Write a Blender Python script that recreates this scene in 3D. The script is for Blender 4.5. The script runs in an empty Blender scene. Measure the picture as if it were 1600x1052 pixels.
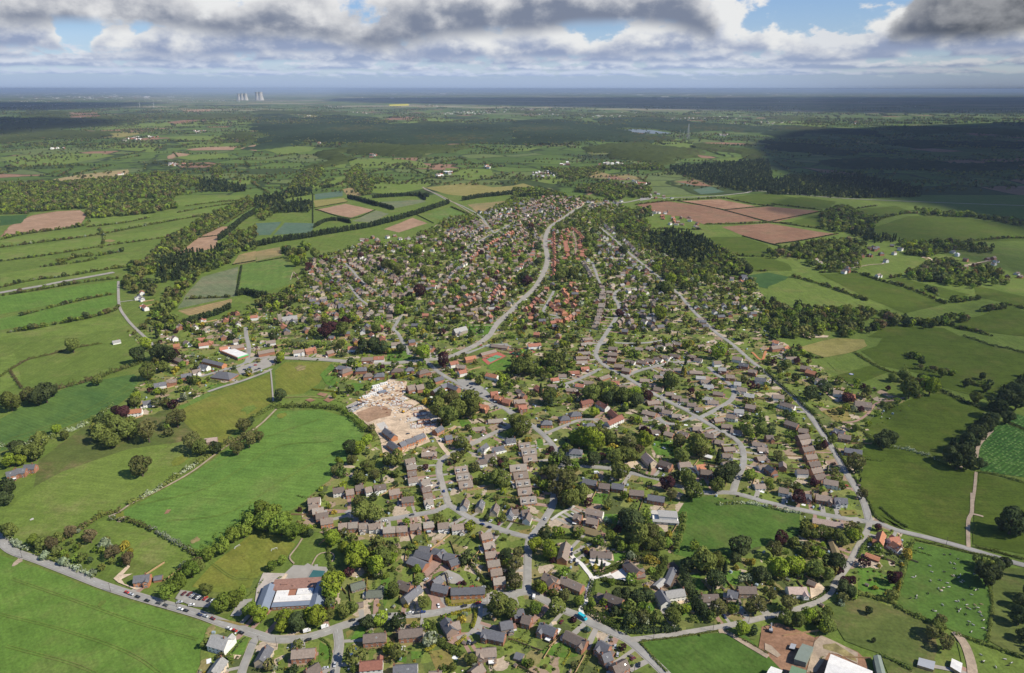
import bpy, math, random
import numpy as np
from mathutils import Vector
R = math.radians
S = bpy.context.scene
COL = S.collection
rng = random.Random(7)
nrg = np.random.default_rng(11)

# ------------------------------------------------------------------ camera
H = 367.0                       # flying height over the village
PW, PH, F = 1600.0, 1052.0, 1067.0
PITCH = math.atan((526 - 139) / F)
cam = bpy.data.cameras.new('camera'); camo = bpy.data.objects.new('camera', cam); COL.objects.link(camo)
camo.location = (0, 0, H); camo.rotation_euler = (math.pi / 2 - PITCH, 0, 0)
cam.sensor_width = 36.0; cam.lens = 36.0 * F / PW
cam.clip_start = 1.0; cam.clip_end = 200000.0
S.camera = camo
cP, sP = math.cos(PITCH), math.sin(PITCH)

def at(px, py, z=0.0):
    """ground (or height z) point seen at a photo pixel"""
    a, b = (px - 800) / F, -(py - 526) / F
    d = (a, cP + b * sP, -sP + b * cP)
    t = (z - H) / d[2]
    return Vector((d[0] * t, d[1] * t, z))

def pxm(p):
    """photo pixels per metre at a world point"""
    return F / (p[1] * cP - (p[2] - H) * sP)

def proj(p):
    x, y, z = p[0], p[1], p[2] - H
    dep = y * cP - z * sP
    if dep <= 1: return (-9999, -9999)
    return (800 + F * x / dep, 526 - F * (y * sP + z * cP) / dep)

# ------------------------------------------------------------------ light
SUN_EL, SUN_AZ = R(43), R(108)      # azimuth clockwise from the viewing direction
sun = bpy.data.lights.new('sun', 'SUN'); suno = bpy.data.objects.new('sun', sun); COL.objects.link(suno)
sun.energy = 4.9; sun.angle = R(0.53); sun.color = (1.0, 0.93, 0.80)
sdir = Vector((math.sin(SUN_AZ) * math.cos(SUN_EL), math.cos(SUN_AZ) * math.cos(SUN_EL), math.sin(SUN_EL)))
suno.rotation_euler = sdir.to_track_quat('Z', 'Y').to_euler()
suno.location = (0, 0, 1000)

S.view_settings.view_transform = 'Standard'; S.view_settings.look = 'None'
S.view_settings.exposure = 0.22; S.view_settings.gamma = 1.0
S.render.engine = 'CYCLES'
cy = S.cycles
cy.max_bounces = 5; cy.diffuse_bounces = 2; cy.glossy_bounces = 2; cy.transmission_bounces = 2
cy.volume_bounces = 0; cy.transparent_max_bounces = 6
cy.use_denoising = True
try: cy.denoiser = 'OPENIMAGEDENOISE'; cy.denoising_input_passes = 'RGB_ALBEDO_NORMAL'
except Exception: pass
cy.use_adaptive_sampling = False
cy.caustics_reflective = False; cy.caustics_refractive = False

# ------------------------------------------------------------------ node helper
class NT:
    def __init__(s, nt): s.nt = nt; s.n = nt.nodes; s.l = nt.links
    def node(s, t, **kw):
        n = s.n.new(t)
        for k, v in kw.items(): setattr(n, k, v)
        return n
    def put(s, sock, v):
        if hasattr(v, 'is_output') or isinstance(v, bpy.types.NodeSocket): s.l.new(v, sock)
        else:
            if hasattr(sock.default_value, '__len__') and not hasattr(v, '__len__'): v = (v,) * len(sock.default_value)
            if hasattr(v, '__len__') and len(sock.default_value) == 4 and len(v) == 3: v = tuple(v) + (1,)
            sock.default_value = v
    def m(s, op, a, b=None, c=None, clamp=False):
        n = s.node('ShaderNodeMath', operation=op, use_clamp=clamp)
        s.put(n.inputs[0], a)
        if b is not None: s.put(n.inputs[1], b)
        if c is not None: s.put(n.inputs[2], c)
        return n.outputs[0]
    def add(s, a, b): return s.m('ADD', a, b)
    def sub(s, a, b): return s.m('SUBTRACT', a, b)
    def mul(s, a, b): return s.m('MULTIPLY', a, b)
    def div(s, a, b): return s.m('DIVIDE', a, b)
    def ss(s, x, lo, hi):
        n = s.node('ShaderNodeMapRange', interpolation_type='SMOOTHSTEP', clamp=True)
        s.put(n.inputs[0], x); s.put(n.inputs[1], lo); s.put(n.inputs[2], hi); n.inputs[3].default_value = 0; n.inputs[4].default_value = 1
        return n.outputs[0]
    def lin(s, x, lo, hi, a=0., b=1.):
        n = s.node('ShaderNodeMapRange', clamp=True)
        for i, v in enumerate((x, lo, hi, a, b)): s.put(n.inputs[i], v)
        return n.outputs[0]
    def vec(s, x, y, z):
        n = s.node('ShaderNodeCombineXYZ')
        for i, v in enumerate((x, y, z)): s.put(n.inputs[i], v)
        return n.outputs[0]
    def noise(s, v, scale, detail=4., rough=.5, dist=0., out=0):
        n = s.node('ShaderNodeTexNoise'); s.put(n.inputs['Vector'], v)
        n.inputs['Scale'].default_value = scale; n.inputs['Detail'].default_value = detail
        n.inputs['Roughness'].default_value = rough; n.inputs['Distortion'].default_value = dist
        return n.outputs[out]
    def mix(s, f, a, b, mode='MIX'):
        n = s.node('ShaderNodeMix', data_type='RGBA', blend_type=mode, clamp_factor=True)
        s.put(n.inputs[0], f); s.put(n.inputs[6], a); s.put(n.inputs[7], b)
        return n.outputs[2]

# ------------------------------------------------------------------ sky
W = bpy.data.worlds.new('World'); S.world = W; W.use_nodes = True
W.node_tree.nodes.clear()
w = NT(W.node_tree)
tc = w.node('ShaderNodeTexCoord').outputs['Generated']
sep = w.node('ShaderNodeSeparateXYZ'); w.put(sep.inputs[0], tc)
dx, dy, dz = sep.outputs
U = w.m('ARCTAN2', dx, dy)                       # azimuth, 0 ahead, + to the right
V = w.m('ARCSINE', dz)                           # elevation
sky = w.node('ShaderNodeTexSky', sky_type='NISHITA')
sky.sun_disc = False; sky.sun_elevation = SUN_EL; sky.sun_rotation = SUN_AZ
sky.altitude = 400; sky.air_density = 1.0; sky.dust_density = 0.5; sky.ozone_density = 2.5
bg_sky = w.node('ShaderNodeBackground'); w.put(bg_sky.inputs[0], w.mix(1.0, sky.outputs[0], (0.72, 0.92, 1.22), 'MULTIPLY')); bg_sky.inputs[1].default_value = 0.085

def gauss(u0, su, v0=None, sv=1.):
    a = w.div(w.sub(U, u0), su); e = w.mul(a, a)
    if v0 is not None:
        b = w.div(w.sub(V, v0), sv); e = w.add(e, w.mul(b, b))
    return w.m('EXPONENT', w.mul(e, -1.0))

warp = w.noise(w.vec(w.mul(U, 9), w.mul(V, 18), 3.3), 1.0, 3, .5)
warp = w.mul(w.sub(warp, .5), 0.012)
col = None; mask = None
# base line elevation, height, bump freq, stretch, cover threshold, edge, far haze mix, dark base colour, white top colour, seed
layers = [
 (0.0165, 0.008, 46, 4.0, .25, .17, .70, 1.3),
 (0.0245, 0.014, 32, 2.8, .27, .14, .50, 9.1),
 (0.034, 0.022, 23, 2.1, .28, .12, .32, 5.7),
 (0.044, 0.048, 12.5, 1.6, .27, .09, .10, 2.2),
 (0.070, 0.075, 8.5, 1.5, .30, .09, .02, 7.9),
]
HAZE = (0.43, 0.54, 0.76)
def uv(px, py): return (math.atan((px - 800) / F * 1.0), (139 - py) / 1216)
extra = {
 3: [(uv(400, 60), .14, .22), (uv(1000, 80), .05, .08), (uv(1190, 60), .07, .04), (uv(1290, 40), .06, -.12), (uv(175, 60), .022, -.35), (uv(1430, 60), .08, .1)],
 4: [(uv(120, 30), .17, .26), (uv(400, 20), .06, -.12), (uv(700, 30), .13, .18), (uv(940, 30), .10, .22), (uv(1500, 45), .13, .30), (uv(1130, 25), .045, -.45), (uv(1270, 10), .075, -.50)],
}
for i, (b, h, f, st, t, ed, hz, seed) in enumerate(layers):
    bl = w.add(b, w.mul(w.sub(w.noise(w.vec(w.mul(U, f * .35), seed, 0), 1., 2), .5), h * (.7 if i < 4 else 1.0)))
    v2 = w.add(V, w.mul(warp, .35 * h / .03))
    hg = w.div(w.sub(v2, bl), h)
    P = w.vec(w.mul(w.add(U, warp), f), w.mul(v2, f * st), seed)
    n = w.noise(P, 1.0, 12, .57)
    P2 = w.vec(w.mul(w.add(w.add(U, warp), .018 * 12 / f), f), w.mul(w.add(v2, .012 * 12 / f), f * st), seed)
    n2 = w.noise(P2, 1.0, 7, .55)
    cov = w.mul(w.sub(w.noise(w.vec(w.mul(U, f * .28), seed * 2.1, 0), 1., 1), .5), .95 if i < 3 else .55)
    for (u0, v0), su, k in extra.get(i, []):
        cov = w.add(cov, w.mul(gauss(u0, su), k))
    dens = w.sub(w.add(n, cov), w.add(t, w.mul(w.m('MAXIMUM', hg, 0.), .20)))
    m1 = w.mul(w.ss(dens, -.01, ed), w.ss(hg, -.22, .10))
    lit = w.add(w.mul(w.sub(n, n2), 2.1), w.mul(hg, .74 if i < 4 else .62))
    lit = w.add(lit, w.mul(w.ss(dens, ed * 2.4, 0.), .30))
    sh = w.ss(lit, -.06, .66)
    dark = (0.285, 0.345, 0.50) if i < 4 else (0.225, 0.275, 0.41); lite = (0.86, 0.86, 0.84)
    if i == 4:
        dark = w.mix(w.ss(U, .36, .60), (0.20, 0.235, 0.32), (0.050, 0.062, 0.085))
        lite = w.mix(w.ss(U, .30, .60), (0.80, 0.80, 0.80), (0.36, 0.37, 0.39))
    c = w.mix(sh, dark, lite)
    hzc = w.mix(w.ss(U, .22, .66), HAZE, (0.25, 0.295, 0.37))
    c = w.mix(hz, c, hzc)
    if col is None: col, mask = c, m1
    else:
        col = w.mix(m1, col, c); mask = w.sub(1., w.mul(w.sub(1., mask), w.sub(1., m1)))
# pale band of air just over the horizon
hzc = w.mix(w.ss(U, .22, .66), w.mix(w.m('EXPONENT', w.mul(w.m('MAXIMUM', V, 0.), -110.0)), HAZE, (0.265, 0.355, 0.54)), (0.165, 0.20, 0.27))
low = w.m('EXPONENT', w.mul(w.m('MAXIMUM', V, 0.), -16.0))
col = w.mix(w.mul(w.m('EXPONENT', w.mul(w.m('MAXIMUM', V, 0.), -170.0)), .92), col, hzc)
mask = w.m('MAXIMUM', mask, w.mul(low, .97))
# clouds faded out overhead (outside the picture) to lessen the sky's fill light
mask = w.mul(mask, w.ss(dz, .50, .30))
bg_c = w.node('ShaderNodeBackground'); w.put(bg_c.inputs[0], col); bg_c.inputs[1].default_value = 0.86
ms = w.node('ShaderNodeMixShader'); w.put(ms.inputs[0], mask)
w.l.new(bg_sky.outputs[0], ms.inputs[1]); w.l.new(bg_c.outputs[0], ms.inputs[2])
wo = w.node('ShaderNodeOutputWorld'); w.l.new(ms.outputs[0], wo.inputs[0])
W.cycles.sampling_method = 'MANUAL'; W.cycles.sample_map_resolution = 512

# ------------------------------------------------------------------ materials
MATS = {}
def new_mat(name):
    m = bpy.data.materials.new(name); m.use_nodes = True
    m.node_tree.nodes.clear(); MATS[name] = m
    return m, NT(m.node_tree)
def finish(t, shader):
    o = t.node('ShaderNodeOutputMaterial'); t.l.new(shader, o.inputs[0])
def principled(t, col, rough=.9, spec=.25, metal=0.):
    p = t.node('ShaderNodeBsdfPrincipled'); t.put(p.inputs['Base Color'], col); p.inputs['Roughness'].default_value = rough
    p.inputs['Specular IOR Level'].default_value = spec; p.inputs['Metallic'].default_value = metal
    return p.outputs[0]
def geo_pos(t): return t.node('ShaderNodeNewGeometry').outputs['Position']
def obj_rand(t): return t.node('ShaderNodeObjectInfo').outputs['Random']
def val(t, col, k):                      # scale a colour by a socket
    return t.mix(1.0, col, k, 'MULTIPLY')

def plain(name, c, var=.25, scale=.6, rough=.9, spec=.25, metal=0., rnd=0., fine=0.):
    m, t = new_mat(name); p = geo_pos(t)
    n = t.noise(p, scale, 4, .6)
    k = t.lin(n, .25, .75, 1 - var, 1 + var)
    if fine: k = t.mul(k, t.lin(t.noise(p, scale * 6, 2, .6), .3, .7, 1 - fine, 1 + fine))
    if rnd: k = t.mul(k, t.lin(obj_rand(t), 0, 1, 1 - rnd, 1 + rnd))
    finish(t, principled(t, val(t, c, k), rough, spec, metal)); return m

def field_mat(name, c1, c2, stripe=0., ang=0., gap=9., c3=None, spots=0., s=1.0):
    m, t = new_mat(name); p = geo_pos(t)
    n1 = t.noise(p, .011 * s, 5, .62, 1.2); n2 = t.noise(p, .07, 4, .65); n3 = t.noise(p, .42, 4, .7)
    c = t.mix(t.ss(n1, .34, .68), c1, c2)
    if c3: c = t.mix(t.mul(t.ss(t.noise(t.vec(*[t.add(x, 37.) for x in split(t, p)]), .02 * s, 6, .70), .48, .70), .95), c, c3)
    k = t.mul(t.lin(n2, .25, .75, .80, 1.20), t.lin(n3, .25, .75, .68, 1.32))
    if stripe:
        x, y, z = split(t, p)
        q = t.add(t.mul(x, math.cos(ang)), t.mul(y, math.sin(ang)))
        q = t.add(q, t.mul(n2, gap * .25))
        k = t.mul(k, t.add(1., t.mul(t.m('SINE', t.mul(q, 2 * math.pi / gap)), stripe)))
    x_, y_, z_ = split(t, p); ca_, sa_ = math.cos(ang + len(name) * .7), math.sin(ang + len(name) * .7)
    st_ = t.noise(t.vec(t.mul(t.add(t.mul(x_, ca_), t.mul(y_, sa_)), .30), t.mul(t.sub(t.mul(y_, ca_), t.mul(x_, sa_)), .018), 0.), 1.0, 3, .6)
    k = t.mul(k, t.lin(st_, .28, .72, .86, 1.14))
    c = val(t, c, k)
    if spots:
        v = t.node('ShaderNodeTexVoronoi'); t.put(v.inputs['Vector'], p); v.inputs['Scale'].default_value = .28
        c = t.mix(t.mul(t.ss(v.outputs['Distance'], .42, .12), spots), c, (.20, .30, .09))
    finish(t, principled(t, c, .95, .1)); return m
def split(t, p):
    s = t.node('ShaderNodeSeparateXYZ'); t.put(s.inputs[0], p); return s.outputs

GR = {   # grass and crop colours
 'rich':   ((.095, .172, .028), (.118, .200, .034), (.135, .185, .042)),
 'rich2':   ((.100, .184, .034), (.122, .206, .038), (.138, .198, .046)),
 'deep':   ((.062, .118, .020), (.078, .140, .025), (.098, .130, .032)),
 'mid':   ((.105, .152, .028), (.128, .174, .034), (.152, .168, .046)),
 'light':   ((.124, .178, .032), (.148, .200, .040), (.178, .190, .058)),
 'yell':   ((.150, .170, .028), (.195, .185, .040), (.130, .165, .028)),
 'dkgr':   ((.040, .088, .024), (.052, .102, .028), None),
 'shade':   ((.064, .096, .012), (.078, .112, .015), (.096, .110, .022)),  # grass darkened: part of the right-hand shade is put into this colour
 'rough':  ((.082, .112, .026), (.115, .132, .036), (.175, .135, .062)),
 'brown':  ((.31, .195, .122), (.37, .240, .155), (.27, .18, .11)),
 'rbrown': ((.215, .118, .072), (.265, .150, .092), (.20, .135, .075)),
 'tan':    ((.290, .235, .110), (.340, .260, .130), None),
 'olive':  ((.220, .200, .060), (.260, .225, .080), None),
 'grgr':   ((.130, .160, .080), (.165, .180, .095), (.210, .190, .110)),
 'blgr':   ((.085, .140, .090), (.105, .150, .100), None),
 'earth':  ((.255, .140, .085), (.330, .200, .125), (.220, .120, .07)),
 'rape':   ((.60, .52, .03), (.60, .55, .05), None),
}
for k, (a, b, c) in GR.items():
    field_mat('field_' + k, a, b, c3=c)
field_mat('crop_rows', (.062, .120, .030), (.090, .152, .034), .06, 1.1, 5.0)
field_mat('striped_grass', (.100, .165, .034), (.125, .185, .040), .035, 0.3, 16.0, c3=(.17, .18, .06))
field_mat('veg', (.030, .085, .016), (.05, .11, .02), .25, 2.2, 4.0, spots=.75)
field_mat('hay', (.20, .18, .075), (.30, .215, .10), .16, 2.5, 9.0)
field_mat('lawn', (.075, .160, .020), (.105, .185, .030), c3=(.15, .17, .045), s=4)
field_mat('drylawn', (.20, .175, .05), (.24, .185, .065), s=4)
plain('asphalt', (.30, .288, .26), .18, .05, .9, .2, fine=.08)
plain('lane', (.33, .305, .262), .18, .08, .9, .2, fine=.1)
plain('pavement', (.33, .305, .265), .15, .1)
plain('pale_concrete', (.50, .47, .42), .14, .15, fine=.08)
plain('dirt_track', (.36, .28, .20), .3, .12, fine=.15)
plain('brick_paving', (.33, .215, .165), .15, .2, fine=.1)
plain('red_paving', (.46, .20, .085), .15, .2)
plain('sand', (.56, .44, .31), .30, .12, fine=.15)
plain('paint_white', (.75, .75, .72), .05, .3)
plain('paint_yellow', (.7, .5, .08), .05, .3)
plain('court_green', (.12, .30, .15), .08, .2)
plain('court_red', (.40, .12, .085), .08, .2)
plain('water', (.15, .19, .23), .1, .01, .35, .4)
plain('playground', (.43, .38, .33), .15, .15, fine=.08)
plain('site_sand', (.55, .42, .29), .32, .10, fine=.18)
plain('gravel', (.70, .66, .60), .10, .3, fine=.1)
plain('dark_soil', (.12, .085, .06), .3, .3)

# gardens: cells of lawn, beds, patios
m, t = new_mat('gardens'); p = geo_pos(t)
pw = t.node('ShaderNodeVectorMath', operation='ADD'); t.put(pw.inputs[0], p)
nz = t.node('ShaderNodeTexNoise'); t.put(nz.inputs['Vector'], p); nz.inputs['Scale'].default_value = .12
sc_ = t.node('ShaderNodeVectorMath', operation='SCALE'); t.put(sc_.inputs[0], nz.outputs['Color']); sc_.inputs['Scale'].default_value = 9.
t.l.new(sc_.outputs[0], pw.inputs[1])
v = t.node('ShaderNodeTexVoronoi'); t.put(v.inputs['Vector'], pw.outputs[0]); v.inputs['Scale'].default_value = .085
rgb = t.node('ShaderNodeSeparateColor'); t.l.new(v.outputs['Color'], rgb.inputs[0])
cr = t.node('ShaderNodeValToRGB'); t.l.new(rgb.outputs[0], cr.inputs[0]); cr.color_ramp.interpolation = 'CONSTANT'
stops = [(0, (.105, .138, .030)), (.20, (.135, .170, .036)), (.40, (.090, .112, .030)), (.54, (.160, .172, .050)), (.66, (.072, .088, .028)), (.74, (.190, .165, .066)), (.83, (.36, .29, .21)), (.90, (.26, .19, .13)), (.955, (.12, .132, .038))]
e = cr.color_ramp.elements
e[0].position = 0; e[0].color = (*stops[0][1], 1); e[1].position = stops[1][0]; e[1].color = (*stops[1][1], 1)
for pos_, c_ in stops[2:]:
    x_ = e.new(pos_); x_.color = (*c_, 1)
n = t.noise(p, .5, 4, .65)
finish(t, principled(t, val(t, cr.outputs[0], t.lin(n, .3, .7, .90, 1.50)), .95, .1))

# far countryside: a patchwork of fields with hedged edges and woods
m, t = new_mat('countryside'); p = geo_pos(t)
pw = t.node('ShaderNodeVectorMath', operation='ADD'); t.put(pw.inputs[0], p)
nz = t.node('ShaderNodeTexNoise'); t.put(nz.inputs['Vector'], p); nz.inputs['Scale'].default_value = .0035
sc_ = t.node('ShaderNodeVectorMath', operation='SCALE'); t.put(sc_.inputs[0], nz.outputs['Color']); sc_.inputs['Scale'].default_value = 160.
t.l.new(sc_.outputs[0], pw.inputs[1])
def vor(feature):
    v = t.node('ShaderNodeTexVoronoi', feature=feature); t.put(v.inputs['Vector'], pw.outputs[0]); v.inputs['Scale'].default_value = .0042
    v.inputs['Randomness'].default_value = .8
    return v
v = vor('F1'); rgb = t.node('ShaderNodeSeparateColor'); t.l.new(v.outputs['Color'], rgb.inputs[0])
cr = t.node('ShaderNodeValToRGB'); t.l.new(rgb.outputs[0], cr.inputs[0]); cr.color_ramp.interpolation = 'CONSTANT'
stops = [(0, (.085, .130, .030)), (.25, (.105, .155, .036)), (.45, (.072, .112, .028)), (.62, (.125, .160, .050)), (.76, (.055, .078, .026)), (.85, (.12, .155, .055)), (.92, (.26, .155, .10)), (.965, (.15, .165, .06))]
e = cr.color_ramp.elements
e[0].position = 0; e[0].color = (*stops[0][1], 1); e[1].position = stops[1][0]; e[1].color = (*stops[1][1], 1)
for pos_, c_ in stops[2:]:
    x_ = e.new(pos_); x_.color = (*c_, 1)
ve = vor('DISTANCE_TO_EDGE')
edge = t.ss(ve.outputs['Distance'], .045, .02)
n1 = t.noise(p, .0007, 5, .6); n2 = t.noise(p, .012, 4, .65); n3 = t.noise(p, .06, 2)
wood = t.ss(t.add(n1, t.mul(t.sub(n2, .5), .35)), .59, .63)
c = t.mix(t.mul(edge, .85), cr.outputs[0], (.032, .045, .018))
c = t.mix(wood, c, (.032, .045, .022))
x_, y_, z_ = split(t, p); pv = t.vec(t.mul(x_, .55), y_, 0.)
c = t.mix(t.mul(t.ss(t.noise(pv, .00042, 5, .68), .50, .60), t.ss(y_, 9000., 14000.)), c, (.26, .235, .15))
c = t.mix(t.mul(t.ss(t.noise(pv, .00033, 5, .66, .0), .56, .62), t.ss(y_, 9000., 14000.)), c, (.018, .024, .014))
finish(t, principled(t, val(t, c, t.mul(t.lin(n2, .25, .75, .8, 1.2), t.lin(n3, .3, .7, .85, 1.15))), .95, .05))

# foliage
def leaf_mat(name, c, hue=.5, attr=False, trans=.34, rv=.28):
    m, t = new_mat(name)
    if attr:
        a = t.node('ShaderNodeAttribute', attribute_name='tint'); base = a.outputs['Color']
    else:
        r = obj_rand(t); h = t.node('ShaderNodeHueSaturation'); t.put(h.inputs['Color'], c)
        t.put(h.inputs['Hue'], t.lin(r, 0, 1, .488, .512)); t.put(h.inputs['Value'], t.lin(t.m('FRACT', t.mul(r, 7.31)), 0, 1, 1 - rv, 1 + rv))
        base = h.outputs[0]
    n = t.noise(geo_pos(t), .5, 2)
    base = val(t, base, t.lin(n, .3, .7, .92, 1.62))
    d = t.node('ShaderNodeBsdfDiffuse'); t.put(d.inputs[0], base)
    tr = t.node('ShaderNodeBsdfTranslucent'); t.put(tr.inputs[0], base)
    mx = t.node('ShaderNodeMixShader'); mx.inputs[0].default_value = trans
    t.l.new(d.outputs[0], mx.inputs[1]); t.l.new(tr.outputs[0], mx.inputs[2])
    finish(t, mx.outputs[0]); return m
LEAF = {
 'lime':    (0.200, 0.255, 0.030), 'oak':  (0.138, 0.162, 0.040), 'dark': (0.064, 0.084, 0.032), 'olive': (.130, .130, .044),
 'copper':  (0.066, 0.028, 0.030), 'gold': (0.300, 0.250, 0.040), 'pale': (.22, .26, .16), 'conifer': (0.042, 0.060, 0.026),
 'bronze':  (0.150, 0.118, 0.060), 'blossom': (.30, .33, .22), 'fresh': (0.150, 0.205, 0.034), 'clipped': (0.088, 0.118, 0.028), 'golden': (0.250, 0.235, 0.030),
 'blue': (.10, .16, .12),
}
for k, c in LEAF.items(): leaf_mat('leaf_' + k, c)
leaf_mat('leaf_mass', None, attr=True)
plain('bark', (.10, .075, .055), .25, .8)

# buildings
ROOF = {'br': (.25, .197, .158), 'br2': (.275, .235, .195), 'dk': (.165, .13, .108), 'sl': (.135, .135, .145), 'gy': (.32, .31, .29), 'rd': (.36, .155, .10),
        'or': (.40, .175, .095), 'th': (.215, .165, .085), 'gn': (.15, .165, .125), 'wt': (.72, .71, .69), 'pk': (.42, .32, .27), 'rb': (.235, .10, .07)}
WALL = {'bk': (.33, .155, .095), 'wh': (.78, .76, .71), 'cr': (.60, .49, .35), 'st': (.36, .30, .24), 'ob': (.45, .20, .10), 'gb': (.30, .22, .17)}
for k, c in ROOF.items(): plain('roof_' + k, c, .22, .9, .85, .3, rnd=.16, fine=.12)
for k, c in WALL.items(): plain('wall_' + k, c, .10, .8, .9, .2, rnd=.10)
plain('glass', (.045, .055, .065), .2, .5, .12, .6)
plain('pale_glass', (.35, .42, .46), .15, .5, .15, .6)
plain('frame_white', (.78, .78, .76), .04, 1.)
plain('door_dark', (.08, .05, .04), .3, 1.)
plain('chimney_brick', (.26, .12, .08), .2, 1.5)
plain('steel_blue', (.20, .235, .29), .08, .4, .5, .4, fine=.05)
plain('steel_dark', (.115, .125, .150), .1, .4, .5, .4)
plain('felt_red', (.29, .165, .125), .22, .5, .9, .2, fine=.15)
plain('membrane', (.72, .70, .66), .14, .25, .7, .3, fine=.08)
plain('barn_green', (.20, .235, .195), .1, .3, .7, .3)
plain('barn_green2', (.15, .24, .14), .1, .3, .7, .3)
plain('black', (.02, .02, .022), .2, 1.)
plain('tyre', (.025, .025, .025), .2, 4.)
plain('wood_pole', (.085, .065, .05), .2, 2.)
plain('metal_grey', (.35, .36, .38), .1, 2., .5, .5)
plain('digger_yellow', (.62, .36, .03), .1, 1., .5, .4)
plain('timber', (.42, .28, .15), .2, 1.)
plain('tent_blue', (.05, .13, .50), .1, 1.)
plain('goal_white', (.8, .8, .8), .05, 1.)
plain('pool', (.045, .13, .125), .1, .5, .2, .4)
CARC = {'silver': (.50, .51, .53), 'black': (.018, .018, .022), 'white': (.80, .80, .79), 'red': (.48, .035, .025), 'blue': (.025, .055, .22), 'dark grey': (.075, .078, .085),
        'maroon': (.15, .02, .025), 'turquoise': (.03, .45, .55), 'dark blue': (.018, .028, .09)}
for k, c in CARC.items():
    m, t = new_mat('car_' + k); finish(t, principled(t, val(t, c, t.lin(t.noise(geo_pos(t), 1.5, 3), .3, .7, .93, 1.07)), .28, .5))
# cattle hide
for nm, a, b, th in (('hide_white', (.52, .49, .44), (.03, .027, .025), .60), ('hide_dark', (.03, .027, .025), (.74, .71, .66), .62), ('hide_tan', (.46, .30, .18), (.7, .66, .6), .60)):
    m, t = new_mat(nm); tcx = t.node('ShaderNodeTexCoord').outputs['Object']
    ov = t.node('ShaderNodeVectorMath', operation='ADD'); t.put(ov.inputs[0], tcx)
    lc = t.node('ShaderNodeObjectInfo').outputs['Location']; t.l.new(lc, ov.inputs[1])
    n = t.noise(ov.outputs[0], 1.1, 2)
    finish(t, principled(t, t.mix(t.ss(n, th - .02, th + .02), a, b), .85, .2))

# ------------------------------------------------------------------ geometry helpers
TILE = {'A': (0, 526), 'B': (400, 526), 'C': (800, 526), 'D': (1200, 526), 'E': (0, 789), 'F': (400, 789), 'G': (800, 789), 'I': (1200, 789),
        'P': (0, 263), 'Q': (400, 263), 'R': (800, 263), 'S': (1200, 263), 'W': (0, 0), 'X': (400, 0), 'Y': (800, 0), 'Z': (1200, 0)}
def tz(tile, x, y):
    """survey sheet coordinates -> photo pixel"""
    if tile == '-': return (x, y)
    ox, oy = TILE[tile]; return (ox + x / 4.0, oy + y / 4.0)
def nums(s): return [float(q) for q in s.replace(',', ' ').split()]
def pts(tile, s, z=0.0):
    q = nums(s); return [at(*tz(tile, q[i], q[i + 1]), z) for i in range(0, len(q) - 1, 2)]

class MB:
    def __init__(s): s.v = []; s.f = []; s.m = []
    def face(s, vs, mi=0):
        b = len(s.v); s.v += [tuple(q) for q in vs]; s.f.append(tuple(range(b, b + len(vs)))); s.m.append(mi)
    def box(s, x0, x1, y0, y1, z0, z1, mi=0, top=None):
        c = [(x0, y0, z0), (x1, y0, z0), (x1, y1, z0), (x0, y1, z0), (x0, y0, z1), (x1, y0, z1), (x1, y1, z1), (x0, y1, z1)]
        b = len(s.v); s.v += c
        for k, f in enumerate(((0, 3, 2, 1), (4, 5, 6, 7), (0, 1, 5, 4), (1, 2, 6, 5), (2, 3, 7, 6), (3, 0, 4, 7))):
            s.f.append(tuple(b + i for i in f)); s.m.append(top if (k == 1 and top is not None) else mi)
    def solid(s, low, high, mi=0):
        """prism between two loops of equal length"""
        n = len(low); b = len(s.v); s.v += [tuple(q) for q in low] + [tuple(q) for q in high]
        s.f.append(tuple(b + n - 1 - i for i in range(n))); s.m.append(mi)
        s.f.append(tuple(b + n + i for i in range(n))); s.m.append(mi)
        for i in range(n):
            j = (i + 1) % n; s.f.append((b + i, b + j, b + n + j, b + n + i)); s.m.append(mi)
    def tube(s, p, q, r0, r1, n=6, mi=0):
        p, q = Vector(p), Vector(q); d = (q - p).normalized(); u = d.orthogonal().normalized(); w_ = d.cross(u)
        L = [p + (u * math.cos(a) + w_ * math.sin(a)) * r0 for a in [2 * math.pi * i / n for i in range(n)]]
        T = [q + (u * math.cos(a) + w_ * math.sin(a)) * r1 for a in [2 * math.pi * i / n for i in range(n)]]
        s.solid(L, T, mi)
    def mesh(s, name, mats):
        me = bpy.data.meshes.new(name); me.from_pydata(s.v, [], s.f)
        for k in mats: me.materials.append(MATS[k])
        if len(mats) > 1: me.polygons.foreach_set('material_index', s.m)
        me.update(); return me
    def obj(s, name, mats, parent=None, **kw):
        return link(name, s.mesh(name, mats if isinstance(mats, (list, tuple)) else [mats]), parent, **kw)
def link(name, me, parent=None, **kw):
    o = bpy.data.objects.new(name, me); COL.objects.link(o)
    if parent is not None: o.parent = parent
    for k, v in kw.items(): o[k] = v
    return o
def thing(name, label, cat, loc, rot=0., group=None):
    o = bpy.data.objects.new(name, None); COL.objects.link(o); o.location = loc; o.rotation_euler = (0, 0, rot)
    o.empty_display_size = 1
    tag(o, label, cat, group); return o
USED = {}
def tag(o, label, cat, group=None):
    o['label'] = label; o['category'] = cat
    if group: o['group'] = group
    USED[label] = USED.get(label, 0) + 1
ORD = ['first', 'second', 'third', 'fourth', 'fifth', 'sixth', 'seventh', 'eighth', 'ninth', 'tenth', 'eleventh', 'twelfth', 'thirteenth', 'fourteenth', 'fifteenth', 'sixteenth', 'seventeenth', 'eighteenth', 'nineteenth', 'twentieth', 'twenty-first', 'twenty-second', 'twenty-third', 'twenty-fourth']

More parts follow.
